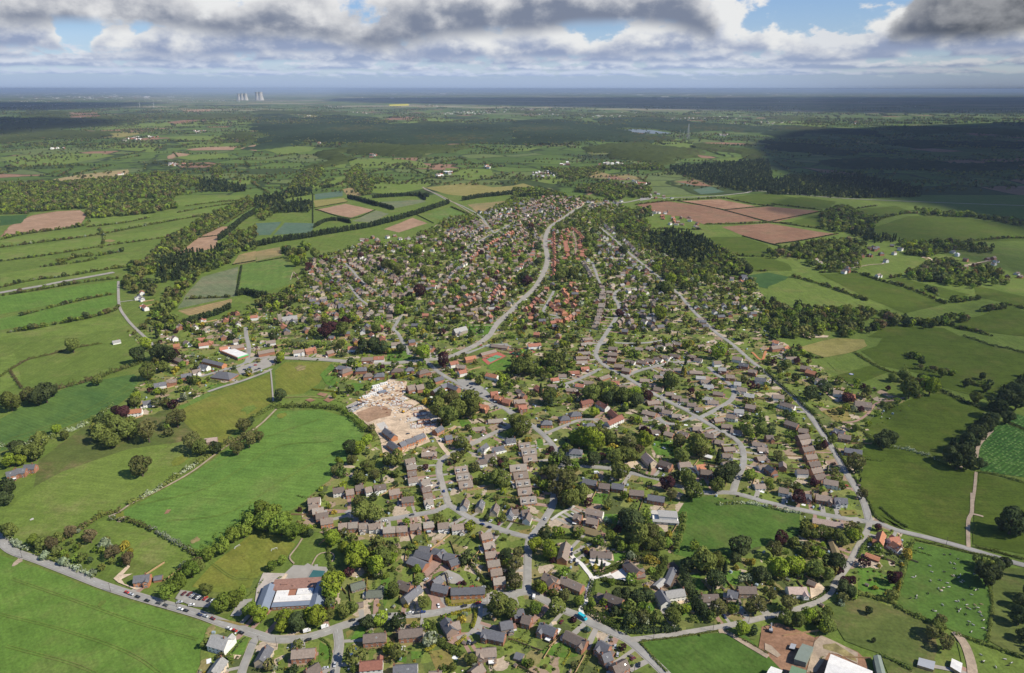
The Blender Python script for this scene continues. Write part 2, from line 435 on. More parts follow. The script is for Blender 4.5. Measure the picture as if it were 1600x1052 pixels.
def np_mesh(name, V_, F_, mats, mi=None, tint=None):
    """quads from numpy arrays"""
    me = bpy.data.meshes.new(name); nv, nf = len(V_), len(F_)
    me.vertices.add(nv); me.vertices.foreach_set('co', np.ascontiguousarray(V_, np.float32).ravel())
    k = F_.shape[1]
    me.loops.add(nf * k); me.loops.foreach_set('vertex_index', np.ascontiguousarray(F_, np.int32).ravel())
    me.polygons.add(nf); me.polygons.foreach_set('loop_start', np.arange(0, nf * k, k, dtype=np.int32))
    try: me.polygons.foreach_set('loop_total', np.full(nf, k, np.int32))
    except Exception: pass
    for q in mats: me.materials.append(MATS[q])
    if mi is not None: me.polygons.foreach_set('material_index', np.ascontiguousarray(mi, np.int32))
    if tint is not None:
        a = me.attributes.new('tint', 'FLOAT_COLOR', 'POINT')
        c4 = np.ones((nv, 4), np.float32); c4[:, :3] = tint; a.data.foreach_set('color', c4.ravel())
    me.update(calc_edges=True); return me

# ------------------------------------------------------------------ ground sheets
ZI = [0]
def rough_edge(P, step=12., amp=.7, close=True):
    out = []; n = len(P)
    for i in range(n if close else n - 1):
        a, b = P[i], P[(i + 1) % n]; L = (b - a).length; k = max(1, int(L / step)); k = min(k, 40)
        nn = Vector((-(b - a).y, (b - a).x, 0)).normalized()
        for j in range(k):
            q = a.lerp(b, j / k)
            if j: q = q + nn * rng.uniform(-amp, amp)
            out.append(q)
    if not close: out.append(P[-1])
    return out
def sheet(name, P, mat, z=None, rough=True, kind='structure', amp=None):
    if z is None: ZI[0] += 1; z = .05 + .004 * ZI[0]
    if rough:
        d = P[0].length; P = rough_edge(P, max(10., d * .012), amp if amp else max(.6, d * .0009))
    m_ = MB(); vs = [(q.x, q.y, z) for q in P]
    # keep normals up
    ar = sum(vs[i][0] * vs[(i + 1) % len(vs)][1] - vs[(i + 1) % len(vs)][0] * vs[i][1] for i in range(len(vs)))
    if ar < 0: vs.reverse()
    m_.face(vs)
    return m_.obj(name, mat, kind=kind)
def smooth_line(P, step=4.):
    P = [Vector((p.x, p.y, 0)) for p in P]
    if len(P) < 3:
        out = []; L = (P[1] - P[0]).length; k = max(1, int(L / step)); return [P[0].lerp(P[1], j / k) for j in range(k + 1)]
    Q = [P[0] * 2 - P[1]] + P + [P[-1] * 2 - P[-2]]; out = []
    for i in range(1, len(Q) - 2):
        a, b, c, d = Q[i - 1:i + 3]; k = max(2, min(60, int((c - b).length / step)))
        for j in range(k):
            s = j / k
            out.append(.5 * ((2 * b) + (c - a) * s + (2 * a - 5 * b + 4 * c - d) * s * s + (3 * b - a - 3 * c + d) * s ** 3))
    out.append(P[-1]); return out
def offset_line(L, d):
    out = []
    for i, p in enumerate(L):
        a = L[max(0, i - 1)]; b = L[min(len(L) - 1, i + 1)]; t_ = (b - a)
        t_ = t_.normalized() if t_.length > 1e-6 else Vector((1, 0, 0))
        out.append(p + Vector((-t_.y, t_.x, 0)) * d)
    return out
def strip(name, L, w_, mat, z, kind='structure'):
    a, b = offset_line(L, w_ / 2), offset_line(L, -w_ / 2); m_ = MB()
    m_.v = [(q.x, q.y, z) for q in a] + [(q.x, q.y, z) for q in b]; n = len(L)
    m_.f = [(i, n + i, n + i + 1, i + 1) for i in range(n - 1)]; m_.m = [0] * (n - 1)
    return m_.obj(name, mat, kind=kind)
SEG = []                 # road and path segments for keeping trees and gardens off (ax, ay, bx, by, halfwidth)
def keep_line(L, w_):
    for a, b in zip(L, L[1:]): SEG.append((a.x, a.y, b.x, b.y, w_ / 2))
RZ = [0]
def road(tile, s, w_=6.0, mat='asphalt', pave=.9, name='road', dash=False):
    RZ[0] += 1; w_ *= .86; L = smooth_line(pts(tile, s)); keep_line(L, w_)
    if pave: strip('pavement', L, w_ + 2 * pave, 'pavement', .499 + .004 * RZ[0])
    strip(name, L, w_, mat, .70 + .004 * RZ[0])
    if dash:
        m_ = MB(); acc = 0.; a, b = offset_line(L, .06), offset_line(L, -.06); z = .72 + .004 * RZ[0] + .1
        for i in range(len(L) - 1):
            acc += (L[i + 1] - L[i]).length
            if int(acc / 4.5) % 2 == 0:
                m_.face([(q.x, q.y, z) for q in (a[i], b[i], b[i + 1], a[i + 1])])
        m_.obj('road_marking', 'paint_white', kind='structure')
    return L
HOUSEPOS = []            # (x, y, radius)
def inside(P, X, Y):
    r = np.zeros(len(X), bool); n = len(P)
    for i in range(n):
        x1, y1, x2, y2 = P[i].x, P[i].y, P[(i + 1) % n].x, P[(i + 1) % n].y
        if y1 == y2: continue
        c = ((y1 > Y) != (y2 > Y)) & (X < (x2 - x1) * (Y - y1) / (y2 - y1) + x1); r ^= c
    return r
def seg_dist(X, Y, segs):
    d = np.full(len(X), 1e9)
    for ax, ay, bx, by, hw in segs:
        vx, vy = bx - ax, by - ay; L2 = vx * vx + vy * vy + 1e-9
        near = (X > min(ax, bx) - 30) & (X < max(ax, bx) + 30) & (Y > min(ay, by) - 30) & (Y < max(ay, by) + 30)
        if not near.any(): continue
        x, y = X[near], Y[near]; s = np.clip(((x - ax) * vx + (y - ay) * vy) / L2, 0, 1)
        d[near] = np.minimum(d[near], np.hypot(x - ax - s * vx, y - ay - s * vy) - hw)
    return d
def house_dist(X, Y):
    d = np.full(len(X), 1e9)
    for hx, hy, r in HOUSEPOS:
        near = (abs(X - hx) < 40) & (abs(Y - hy) < 40)
        if near.any(): d[near] = np.minimum(d[near], np.hypot(X[near] - hx, Y[near] - hy) - r)
    return d
def scatter(P, per_ha, maxn=200000):
    """random points inside a world polygon"""
    xs = [q.x for q in P]; ys = [q.y for q in P]; A = (max(xs) - min(xs)) * (max(ys) - min(ys)); n = int(min(maxn, A / 1e4 * per_ha))
    X = nrg.uniform(min(xs), max(xs), n); Y = nrg.uniform(min(ys), max(ys), n); k = inside(P, X, Y)
    return X[k], Y[k]

# ------------------------------------------------------------------ foliage
def leaf_quads(C, N, size, g):
    """quads centred on C facing N"""
    n = len(C); up = g.normal(size=(n, 3)); a = np.cross(N, up); a /= np.linalg.norm(a, axis=1, keepdims=True) + 1e-9
    b = np.cross(N, a); s = (size * g.uniform(.7, 1.3, n))[:, None] * .5; k = g.uniform(.55, 1.0, n)[:, None]
    V_ = np.stack([C - a * s - b * s * k, C + a * s - b * s * k * .6, C + a * s * .8 + b * s * k, C - a * s * .7 + b * s * k], 1).reshape(-1, 3)
    return V_
def crown_pts(form, seed, n, size):
    g = np.random.default_rng(seed); C = []; N = []
    if form in ('round', 'spread', 'tall', 'shaggy', 'bush'):
        ax = {'round': (1, 1, 1.0), 'spread': (1.1, 1.1, .72), 'tall': (.62, .62, 1.5), 'shaggy': (1, 1, 1.05), 'bush': (1, 1, .75)}[form]
        k = {'round': 15, 'spread': 16, 'tall': 13, 'shaggy': 22, 'bush': 8}[form]
        L = []
        for i in range(k):
            u = g.normal(size=3); u /= np.linalg.norm(u); u[2] = u[2] * .9 + .08
            rr = g.uniform(.34, .52) * (1.0 if form != 'shaggy' else .72)
            L.append((u * g.uniform(.42, .68) * np.array(ax), rr))
        L.append((np.zeros(3), .58 * min(ax)))
        per = int(n * 3 / len(L)) + 8
        for c, r in L:
            u = g.normal(size=(per, 3)); u /= np.linalg.norm(u, axis=1, keepdims=True)
            p = c + u * r * g.uniform(.86, 1.10, (per, 1)); ok = p[:, 2] > -.95 * ax[2]
            for c2, r2 in L:
                if c2 is not c: ok &= np.linalg.norm(p - c2, axis=1) > r2 * .88
            C.append(p[ok]); N.append((u + g.normal(scale=.38, size=u.shape))[ok])
        C = np.concatenate(C); N = np.concatenate(N)
        if len(C) > n: q = g.permutation(len(C))[:n]; C, N = C[q], N[q]
    else:  # cone
        h = g.uniform(0, 1, n) ** .72; a = g.uniform(0, 2 * np.pi, n)
        w0 = {'cone': .55, 'column': .34}[form]
        tier = .82 + .22 * np.sin(h * 34 + a * 2.0)
        prof = (1 - h) ** .8 if form == 'cone' else np.sqrt(np.clip(1 - (h - .35) ** 2 / .44, 0, 1))
        r = w0 * prof * tier * g.uniform(.82, 1.08, n) + .015
        C = np.stack([r * np.cos(a), r * np.sin(a), h * 2.6 - 1.0], 1); N = np.stack([np.cos(a), np.sin(a), np.full(n, .55)], 1) + g.normal(scale=.35, size=(n, 3))
    N /= np.linalg.norm(N, axis=1, keepdims=True)
    return leaf_quads(C, N, size, g)
BANK = {}
def crown_mesh(form, var):
    if (form, var) not in BANK:
        n, s = {'round': (1000, .17), 'spread': (1000, .18), 'tall': (800, .16), 'shaggy': (1100, .13), 'bush': (420, .22), 'cone': (900, .19), 'column': (700, .15)}[form]
        V_ = crown_pts(form, hash((len(form), var)) % 99991 + var, n, s)
        BANK[form, var] = np_mesh('crown', V_, np.arange(len(V_)).reshape(-1, 4), ['leaf_oak'])
    return BANK[form, var]
def trunk_mesh(form):
    if ('trunk', form) not in BANK:
        m_ = MB(); z1 = {'cone': .6, 'column': .5}.get(form, .1)
        m_.tube((0, 0, -1.25), (0.02, 0, -.5), .085, .065, 7); m_.tube((0.02, 0, -.5), (0, .02, z1), .065, .03, 6)
        if form not in ('cone', 'column'):
            for a in (.4, 1.9, 3.2, 4.6, 5.5):
                m_.tube((0.02, 0, -.55 + .05 * a), (math.cos(a) * .5, math.sin(a) * .5, .05 + .06 * a), .04, .012, 5)
        BANK['trunk', form] = m_.mesh('trunk', ['bark'])
    return BANK['trunk', form]
TREEPOS = []
def tree(p, r, kind, form, label, cat='tree', group=None, zs=1.0):
    """p ground point, r crown radius (m)"""
    nm = {'cone': 'conifer_tree', 'column': 'columnar_tree', 'bush': 'shrub'}.get(form, 'tree')
    o = thing(nm, label, cat, (p.x, p.y, 0), rng.uniform(0, 6.28), group)
    zc = {'cone': 1.0, 'column': 1.0, 'bush': .72}.get(form, 1.22)
    c = link('crown', crown_mesh(form, rng.randrange({'round': 5, 'shaggy': 3}.get(form, 2))), o); t_ = link('trunk', trunk_mesh(form), o)
    for q in (c, t_):
        q.scale = (r, r, r * zs); q.location = (0, 0, r * zc * zs)
    if form == 'bush': t_.scale = (r, r, r * .6)
    c.material_slots[0].link = 'OBJECT'; c.material_slots[0].material = MATS['leaf_' + kind]
    TREEPOS.append((p.x, p.y, r)); return o

# masses of trees (woods, far gardens): one object each, crowns copied in numpy
LOW = {}
def low_bank(form, lod):
    if (form, lod) not in LOW:
        n, s = {2: (150, .36), 1: (64, .55), 0: (26, .85)}[lod]
        LOW[form, lod] = [crown_pts(form, 500 + 13 * i + len(form), n, s) for i in range(6)]
    return LOW[form, lod]
class Mass:
    def __init__(s): s.V = []; s.T = []; s.n = 0
    def add(s, X, Y, Rr, kinds, weights, forms=None, lod=1, zs=1.0, z0=0.):
        n = len(X)
        if n == 0: return
        kk = nrg.choice(len(kinds), n, p=np.array(weights) / sum(weights))
        for i in range(n):
            kd = kinds[kk[i]]; fm = (forms or {}).get(kd) or {'conifer': 'cone', 'dark': 'round', 'gold': 'bush', 'clipped': 'bush'}.get(kd, 'round')
            bk = low_bank(fm, lod); b = bk[nrg.integers(len(bk))]; a = nrg.uniform(0, 6.28); ca, sa = math.cos(a), math.sin(a)
            r = Rr[i]; q = np.empty_like(b)
            q[:, 0] = (b[:, 0] * ca - b[:, 1] * sa) * r + X[i]; q[:, 1] = (b[:, 0] * sa + b[:, 1] * ca) * r + Y[i]
            zc = {'cone': 1.0, 'column': 1.0, 'bush': .7}.get(fm, 1.12)
            q[:, 2] = np.maximum((b[:, 2] + zc) * r * zs, .02) + z0
            c = np.array(LEAF[kd]) * nrg.uniform(.72, 1.3); c = c * np.array([nrg.uniform(.9, 1.12), 1, nrg.uniform(.9, 1.1)])
            s.V.append(q); s.T.append(np.broadcast_to(c, q.shape)); s.n += 1
    def build(s, name, label=None, cat=None):
        if not s.V: return None
        V_ = np.concatenate(s.V); T_ = np.concatenate(s.T)
        me = np_mesh(name, V_, np.arange(len(V_)).reshape(-1, 4), ['leaf_mass'], tint=T_)
        o = link(name, me, None, kind='stuff')
        if label: o['label'] = label; o['category'] = cat
        return o

# hedges: leaf quads filling a band along a line
def hedge_quads(L, w_, h, dens, size, g, lump=.3):
    C = []; N = []
    d = 0.
    for a, b in zip(L, L[1:]):
        ln = (b - a).length; n = max(2, int(ln * dens)); s = g.uniform(0, 1, n); t_ = (b - a).normalized() if ln > 1e-6 else Vector((1, 0, 0)); nn = np.array((-t_.y, t_.x, 0.))
        th = g.uniform(-.35, math.pi + .35, n); pos = d + s * ln
        lm = 1 + lump * (np.sin(pos * .9) * .5 + np.sin(pos * .37 + 2) * .6 + np.sin(pos * 2.3 + 1) * .3)
        cx = np.cos(th); sz = np.sin(th)
        cx = np.sign(cx) * np.abs(cx) ** .6; sz = np.sign(sz) * np.abs(sz) ** .6
        p = np.array(a)[None] + s[:, None] * np.array(b - a)[None] + nn[None] * (cx * w_ * .5 * lm * g.uniform(.85, 1.1, n))[:, None]
        p[:, 2] = np.maximum(.05, (sz * .5 + .5) * h * lm * g.uniform(.9, 1.08, n))
        q = nn[None] * np.cos(th)[:, None]; q = q + np.array((0, 0, 1.))[None] * (np.sin(th) * 1.1 + .1)[:, None] + g.normal(scale=.35, size=(n, 3))
        C.append(p); N.append(q); d += ln
    C = np.concatenate(C); N = np.concatenate(N); N /= np.linalg.norm(N, axis=1, keepdims=True)
    return leaf_quads(C, N, size, g)
def hedge(tile, s, label, w_=1.6, h=1.6, kind='clipped', dens=None, size=None, lump=.12, name='hedge', cat='hedge', mix=None, group=None):
    L = smooth_line(pts(tile, s), 3.); g = np.random.default_rng(rng.randrange(99999))
    size = size or (.75 if h < 2.5 else 1.1); dens = dens or 2.4 * (w_ + 2 * h) / (size * size) * .8
    V_ = hedge_quads(L, w_, h, dens, size, g, lump)
    o_ = sum(L, Vector()) / len(L); V_ = V_ - np.array(o_)[None]
    if mix:     # blossom or bare patches in stretches of the hedge
        nq = len(V_) // 4; cen = V_.reshape(-1, 4, 3).mean(1); f = np.sin(cen[:, 0] * .13 + cen[:, 1] * .09) + np.sin(cen[:, 0] * .041 - cen[:, 1] * .06 + 1)
        mi = (f + g.normal(scale=.7, size=nq) > mix[1]).astype(np.int32)
        me = np_mesh(name, V_, np.arange(len(V_)).reshape(-1, 4), ['leaf_' + kind, 'leaf_' + mix[0]], mi)
    else: me = np_mesh(name, V_, np.arange(len(V_)).reshape(-1, 4), ['leaf_' + kind])
    o = link(name, me); o.location = o_; tag(o, label, cat, group); return o

# ================================================================== LAND
GX, GY = 130000.0, 150000.0
m_ = MB(); m_.face([(-GX, -2000, 0), (GX, -2000, 0), (GX, GY, 0), (-GX, GY, 0)]); m_.obj('ground', 'countryside', kind='structure')

m_ = MB(); m_.face([(q.x, q.y, .03) for q in pts('-', '-700,1150 2400,1150 2100,305 -500,305')]); m_.obj('meadow', 'field_mid', kind='structure')
FIELDS = '''
-|shade|1660,560 1800,580 1830,690 1700,660
-|rich|1830,580 2100,630 2100,750 1860,700
-|light|1700,690 1840,720 1870,830 1710,780
-|hay|1720,430 1890,455 1920,560 1740,550
-|rich|-400,620 -200,580 -40,570 -40,660 -250,700
-|light|-500,480 -250,475 -60,460 -60,555 -300,590
-|yell|-380,740 -170,700 -60,690 -60,820 -240,880
-|rich|0,868 60,887 150,922 200,938 250,952 330,977 322,992 318,1010 300,1100 -120,1100 -120,840
-|rich2|186,803 210,790 300,741 352,705 402,672 434,643 500,640 545,653 570,676 562,692 535,730 512,752 486,775 455,798 405,798 360,832 322,862 290,852 250,832 215,812
-|light|150,816 190,812 250,838 290,862 312,870 268,895 232,884 205,872
-|yell|330,884 400,828 430,836 462,850 440,880 398,900 392,918 340,926 300,917
-|mid|462,850 490,838 534,852 540,872 528,886 456,888
-|light|8,802 52,760 102,735 200,702 290,684 308,712 272,745 200,790 120,820 30,844 0,836
-|rough|60,720 130,668 200,640 290,640 310,665 285,690 200,702 100,736 52,762
-|yell|285,640 325,616 370,602 425,583 427,628 395,650 348,692 312,684 288,660
-|yell|429,580 446,566 520,566 498,600 470,618 432,622
-|light|432,618 540,612 534,634 434,634
-|crop_rows|0,655 50,627 120,600 210,585 222,606 170,642 100,668 0,706
-|mid|20,596 60,560 150,535 205,545 210,566 150,594 60,604
-|mid|14,534 60,520 150,518 158,538 50,562 24,552
-|light|0,560 22,552 34,596 0,612
A|rich|1060,390 1200,330 1290,290 1320,370 1140,450
P|rbrown|0,430 60,360 200,295 350,270 500,262 545,290 510,345 380,380 150,400 50,420
P|brown|20,424 60,364 200,297 350,272 500,264 544,291 508,345 380,378 150,398
P|dkgr|0,300 180,290 130,345 0,360
P|tan|330,70 500,40 800,8 806,36 600,76 400,88
P|light|540,322 940,285 952,310 730,345 540,368
P|light|610,380 1000,320 1500,230 1480,258 1050,330 650,412
P|light|0,440 600,380 602,420 0,490
P|light|0,510 640,430 640,490 0,580
P|light|640,430 1130,370 1100,432 640,492
P|mid|0,592 500,522 1050,440 1000,490 600,562 0,642
P|light|0,662 780,545 832,590 600,672 0,742
P|rich|0,802 750,702 722,782 0,912
P|rich|0,940 720,792 732,852 600,922 0,1012
P|light|0,1030 600,940 740,930 800,990 560,1040 200,1052 0,1075
P|light|1050,202 1530,165 1500,200 1150,242
P|light|1000,285 1480,215 1470,240 1000,310
P|brown|1090,552 1240,435 1360,420 1362,496
P|brown|1250,427 1390,365 1432,365 1370,420
P|striped_grass|1390,357 1600,235 1600,255 1440,352
P|grgr|1110,880 1160,792 1260,682 1490,617 1472,800
P|striped_grass|1490,772 1512,612 1600,587 1640,600 1640,760 1600,772
P|hay|1110,892 1450,817 1440,872 1180,922
P|hay|1450,602 1490,542 1600,517 1600,582 1500,602
P|mid|850,942 1050,902 1100,962 1000,1032 900,1022
P|light|1050,100 1230,62 1260,110 1120,125
P|light|1340,95 1560,50 1570,100 1420,115
Q|hay|0,522 150,492 162,545 0,582
Q|striped_grass|0,592 160,567 232,622 222,722 60,772 0,772
Q|brown|370,262 560,222 740,262 592,310
Q|brown|800,382 980,310 1070,345 892,402
Q|blgr|110,417 180,340 360,345 350,402
Q|blgr|-40,422 0,345 160,335 92,417
Q|blgr|370,162 540,142 542,175 370,197
Q|light|205,192 352,165 352,200 207,215
Q|olive|360,202 550,187 572,210 372,250
Q|grgr|600,332 750,265 832,285 722,340
Q|grgr|760,212 1040,197 1062,210 872,250
Q|olive|1055,122 1340,90 1480,120 1660,105 1740,118 1600,152 1330,175 1200,165
Q|hay|1320,227 1600,202 1640,225 1600,240 1382,277
Q|striped_grass|1050,292 1220,245 1342,310 1150,322
Q|light|350,132 420,70 580,45 592,110 442,122
Q|light|720,152 740,92 1050,70 1102,100 1042,130 850,165
Q|light|1180,0 1470,8 1480,40 1350,75 1252,60
Q|hay|540,132 600,120 662,170 582,187
Q|mid|300,472 700,402 692,430 472,482
Q|rough|130,872 160,802 240,782 202,862
R|olive|0,112 70,95 162,125 0,147
R|light|120,77 260,40 382,90 252,100
R|mid|390,187 510,160 642,215 482,237
R|rbrown|770,227 950,205 1240,240 1560,330 1200,352 1050,302 902,282
R|earth|1030,207 1300,195 1530,240 1330,257 1180,230
R|rbrown|1330,262 1600,240 1860,262 1920,268 1660,335 1600,332 1400,290
R|rbrown|1310,367 1600,345 1930,400 2040,412 1660,475 1600,467 1440,420
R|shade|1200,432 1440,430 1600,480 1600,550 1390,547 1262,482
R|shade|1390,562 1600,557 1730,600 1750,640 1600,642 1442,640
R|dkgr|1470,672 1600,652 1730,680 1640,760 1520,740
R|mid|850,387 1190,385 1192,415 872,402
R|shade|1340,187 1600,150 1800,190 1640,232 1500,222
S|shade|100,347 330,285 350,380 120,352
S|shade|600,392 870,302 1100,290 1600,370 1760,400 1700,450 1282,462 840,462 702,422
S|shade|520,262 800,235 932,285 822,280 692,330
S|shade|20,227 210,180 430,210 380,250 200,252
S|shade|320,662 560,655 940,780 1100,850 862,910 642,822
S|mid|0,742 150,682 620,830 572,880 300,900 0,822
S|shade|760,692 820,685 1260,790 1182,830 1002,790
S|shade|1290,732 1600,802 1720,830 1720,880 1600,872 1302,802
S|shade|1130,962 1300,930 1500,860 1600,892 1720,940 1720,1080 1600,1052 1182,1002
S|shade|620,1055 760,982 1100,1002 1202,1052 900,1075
S|hay|960,552 1000,545 1040,582 1010,590
D|olive|190,70 330,30 430,10 600,20 620,60 520,100 350,132
D|mid|370,162 520,110 640,170 430,220
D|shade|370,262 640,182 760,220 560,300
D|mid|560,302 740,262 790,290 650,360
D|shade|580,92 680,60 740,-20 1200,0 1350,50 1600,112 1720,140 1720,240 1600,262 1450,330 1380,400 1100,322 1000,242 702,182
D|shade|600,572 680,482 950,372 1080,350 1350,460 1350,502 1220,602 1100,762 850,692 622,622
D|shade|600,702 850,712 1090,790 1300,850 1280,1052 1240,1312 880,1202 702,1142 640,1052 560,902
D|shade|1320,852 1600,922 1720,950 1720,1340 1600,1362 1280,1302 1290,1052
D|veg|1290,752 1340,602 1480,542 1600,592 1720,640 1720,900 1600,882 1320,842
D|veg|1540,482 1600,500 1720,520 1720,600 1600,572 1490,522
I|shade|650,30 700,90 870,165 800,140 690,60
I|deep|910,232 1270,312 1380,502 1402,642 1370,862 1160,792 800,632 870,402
I|rough|1410,402 1590,400 1720,420 1700,1000 1560,952 1380,852
I|rough|360,622 560,562 800,652 1020,752 1060,902 1040,962 1040,1100 760,1080 700,932 480,852 400,722
I|mid|1180,862 1600,972 1720,1000 1720,1200 1250,1200
I|lawn|560,402 640,392 800,482 800,602 560,532
I|earth|-40,765 60,740 180,782 290,832 330,822 560,922 600,960 640,1052 660,1200 -60,1200 -60,900
-|deep|1052,866 1060,800 1075,778 1110,776 1250,802 1250,835 1225,850 1180,856 1120,884
-|deep|1002,1005 1050,997 1122,990 1164,994 1200,1026 1240,1070 1042,1070
'''
for ln in FIELDS.strip().split('\n'):
    tl, mt, s = ln.split('|')
    sheet('field', pts(tl, s), mt if mt in MATS else 'field_' + mt)

# the village and its gardens
VILLAGE = pts('-', '300,1100 322,985 330,975 400,992 520,985 560,955 500,950 495,890 540,880 540,850 470,825 470,790 515,752 545,715 575,690 590,640 545,635 500,618 520,566 440,562 425,578 330,612 270,640 230,650 200,640 215,600 240,560 200,520 235,498 330,505 420,470 470,440 480,405 560,385 640,378 700,340 760,330 800,310 905,308 960,316 1010,340 1020,372 1090,420 1180,440 1200,480 1215,530 1260,555 1300,590 1340,600 1405,620 1420,635 1350,690 1345,740 1350,800 1412,830 1410,880 1400,950 1300,945 1200,970 1180,1000 1050,1000 1010,1012 1040,1100')
sheet('garden', VILLAGE, 'gardens', .42, amp=3)
ZI[0] = 100
# greens and fields that lie inside the village edge
for tl, mt, s in [
 ('-', 'field_deep', '1052,866 1060,800 1075,778 1110,776 1250,802 1250,835 1225,850 1180,856 1120,884'),
 ('-', 'field_deep', '1004,1006 1050,998 1122,991 1166,995 1200,1026 1250,1085 1046,1085'),
 ('B', 'lawn', '400,240 470,170 540,250 500,330 440,300'), ('B', 'lawn', '560,340 600,290 680,300 640,350'),
 ('C', 'lawn', '860,660 930,640 1060,680 1100,720 1010,760 900,740'), ('C', 'lawn', '440,690 530,680 520,770 400,780'),
 ('C', 'lawn', '500,1000 520,980 600,985 580,1052 490,1045'), ('C', 'lawn', '150,640 190,640 200,700 160,700'),
 ('B', 'lawn', '820,110 940,90 970,130 930,160 820,160'), ('B', 'lawn', '1480,200 1580,130 1600,190 1560,200'),
 ('-', 'lawn', '748,562 772,558 798,566 790,578 768,580'), ('B', 'lawn', '1250,500 1310,490 1340,540 1290,570'),
 ('G', 'drylawn', '790,330 920,335 890,410 830,410'), ('G', 'lawn', '600,650 730,640 740,700 700,720'), ('G', 'lawn', '800,620 900,610 890,660 830,680'),
 ('G', 'lawn', '1040,650 1120,610 1130,670 1070,700'), ('G', 'lawn', '1310,430 1430,410 1450,480 1320,530'), ('G', 'lawn', '1100,440 1170,430 1210,520 1150,540'),
 ('G', 'lawn', '570,60 680,60 640,150 570,110'), ('G', 'drylawn', '40,165 120,150 130,190 60,200'), ('G', 'lawn', '630,300 780,300 700,345 640,360'),
 ('F', 'drylawn', '900,715 1030,705 1025,745 905,750'), ('F', 'lawn', '620,790 680,760 690,830 590,850'), ('F', 'drylawn', '560,800 650,750 600,800 570,840'),
 ('F', 'drylawn', '1080,920 1200,900 1240,1000 1130,1050'), ('F', 'lawn', '400,860 470,900 460,960 390,1000'), ('F', 'lawn', '780,480 830,440 840,560 800,650'),
 ('F', 'lawn', '870,930 940,925 940,990 870,985'), ('F', 'lawn', '970,920 1050,920 1040,960 970,970'), ('E', 'lawn', '1420,860 1560,830 1520,940 1420,940'),
 ('F', 'drylawn', '1220,600 1400,585 1430,590 1220,630'), ('G', 'lawn', '170,920 300,860 410,900 410,950 330,960 210,940'),
 ('R', 'field_mid', '180,890 250,770 300,770 230,890'), ('Q', 'lawn', '430,720 510,690 520,740 440,750'), ('Q', 'lawn', '1310,980 1490,975 1450,1040 1320,1052'),
 ('G', 'drylawn', '-60,40 -20,20 20,60 -30,90'), ('D', 'drylawn', '330,470 480,430 520,520 440,540'), ('A', 'lawn', '1300,310 1420,290 1400,320 1320,335')]:
    sheet('lawn' if 'lawn' in mt else 'field', pts(tl, s), mt, amp=.5)

# ------------------------------------------------------------------ roads, lanes, yards
r_main = road('-', '-60,822 0,839 8,853 25,864 60,876 112,896 150,911 172,919 200,928 237,939 275,950 312,961 350,975 400,992 425,999 450,1000 475,998 507,989 537,978 575,968 612,964 662,961 712,951 762,939 800,929 824,925', 6.8, dash=True)
road('-', '824,925 850,938 880,954 907,964 920,973 950,986 980,1000 1005,1021 1030,1044 1060,1075', 6.5)
road('-', '822,926 824,908 824,889 825,864 829,840 842,826 856,804 864,789 866,770 872,745 880,722', 6)
road('-', '795,641 815,656 832,666 850,681 865,698 877,718 892,726 925,730 955,733 987,740 1025,748 1050,757 1097,770 1145,771 1200,786 1250,797 1320,811 1358,816', 6)
road('-', '829,840 800,834 762,821 732,809 702,791 682,799 650,805 600,813 575,813 555,806 542,799', 5.8)
road('-', '702,791 692,763 686,738 688,723 700,712 725,701 750,688 775,676 795,667 815,656', 6, 'lane')
road('-', '702,712 690,697 682,684 668,676 645,674 637,658 632,645 612,634 597,624', 5.5, 'sand', 0, 'site_track')
road('-', '385,568 400,560 450,560 500,562 550,566 600,568 637,566 665,563 702,558 737,543 762,527 775,508 800,485 820,465 837,448 850,425 855,405 852,375 860,355 882,340 907,324 940,318 975,317 1012,310 1050,309 1112,307 1162,302 1190,299 1300,309 1400,314 1525,319 1640,323', 8, 'lane', 2.0)
road('-', '665,564 687,583 712,598 750,618 787,638 800,648', 5.5)
road('-', '385,568 388,556 389,543 385,526 384,512', 5)
road('-', '310,590 345,580 370,573 388,566', 5)
road('-', '325,613 345,606 375,597 400,588 418,581 424,577', 6, 'pavement', 0, 'lane')
road('-', '423,580 425,600 427,628', 2.2, 'pavement', 0, 'path')
road('-', '432,640 402,668 350,701 300,738 250,766 207,787 186,801 170,808', 2.6, 'dirt_track', 0, 'path')
road('-', '932,353 940,358 960,375 980,393 1000,410 1035,438 1060,460 1082,485 1100,503 1122,523 1137,533 1155,548 1175,566 1200,585 1237,618 1262,646 1280,671 1300,701 1320,736 1340,768 1350,787 1355,804 1358,816', 5.8)
road('-', '1358,817 1375,819 1400,829 1450,841 1512,858 1562,873 1600,884 1680,903', 5.5)
road('-', '1358,818 1355,829 1340,856 1325,884 1307,909 1295,929 1270,944 1225,959 1200,964 1150,976 1100,985 1050,993 1012,998 985,1001', 5, 'lane', .4)
road('-', '527,985 529,996 530,1009 527,1030 523,1050 520,1080', 6, dash=True)
road('-', '405,996 397,1003 388,1025 380,1045 372,1075', 5)
road('-', '750,945 751,958 747,974 735,991 714,999', 4, 'pavement', 0, 'drive')
road('-', '1007,451 985,451 965,455 960,465 967,480 962,498 945,525 934,543 932,558 947,573 975,588 1000,603 1025,618 1050,631 1075,643 1095,656 1125,673 1150,688 1160,703 1161,726 1152,748 1145,770', 5.8)
road('-', '978,590 990,583 1005,578 1025,573 1050,567 1078,566', 5)
road('-', '936,540 950,535 975,537 1012,536 1050,530', 5)
road('-', '1093,654 1120,640 1142,626 1147,613 1137,598 1120,586 1107,574', 5.4)
road('-', '1088,652 1060,662 1040,662 1027,653', 5.5)
road('-', '938,577 920,586 895,597 878,601', 5)
road('-', '851,679 882,666 907,657 935,656', 4)
road('-', '700,313 728,325 750,338 762,353 772,365', 5)
road('-', '727,388 745,379 762,370 800,350 827,338', 5.5)
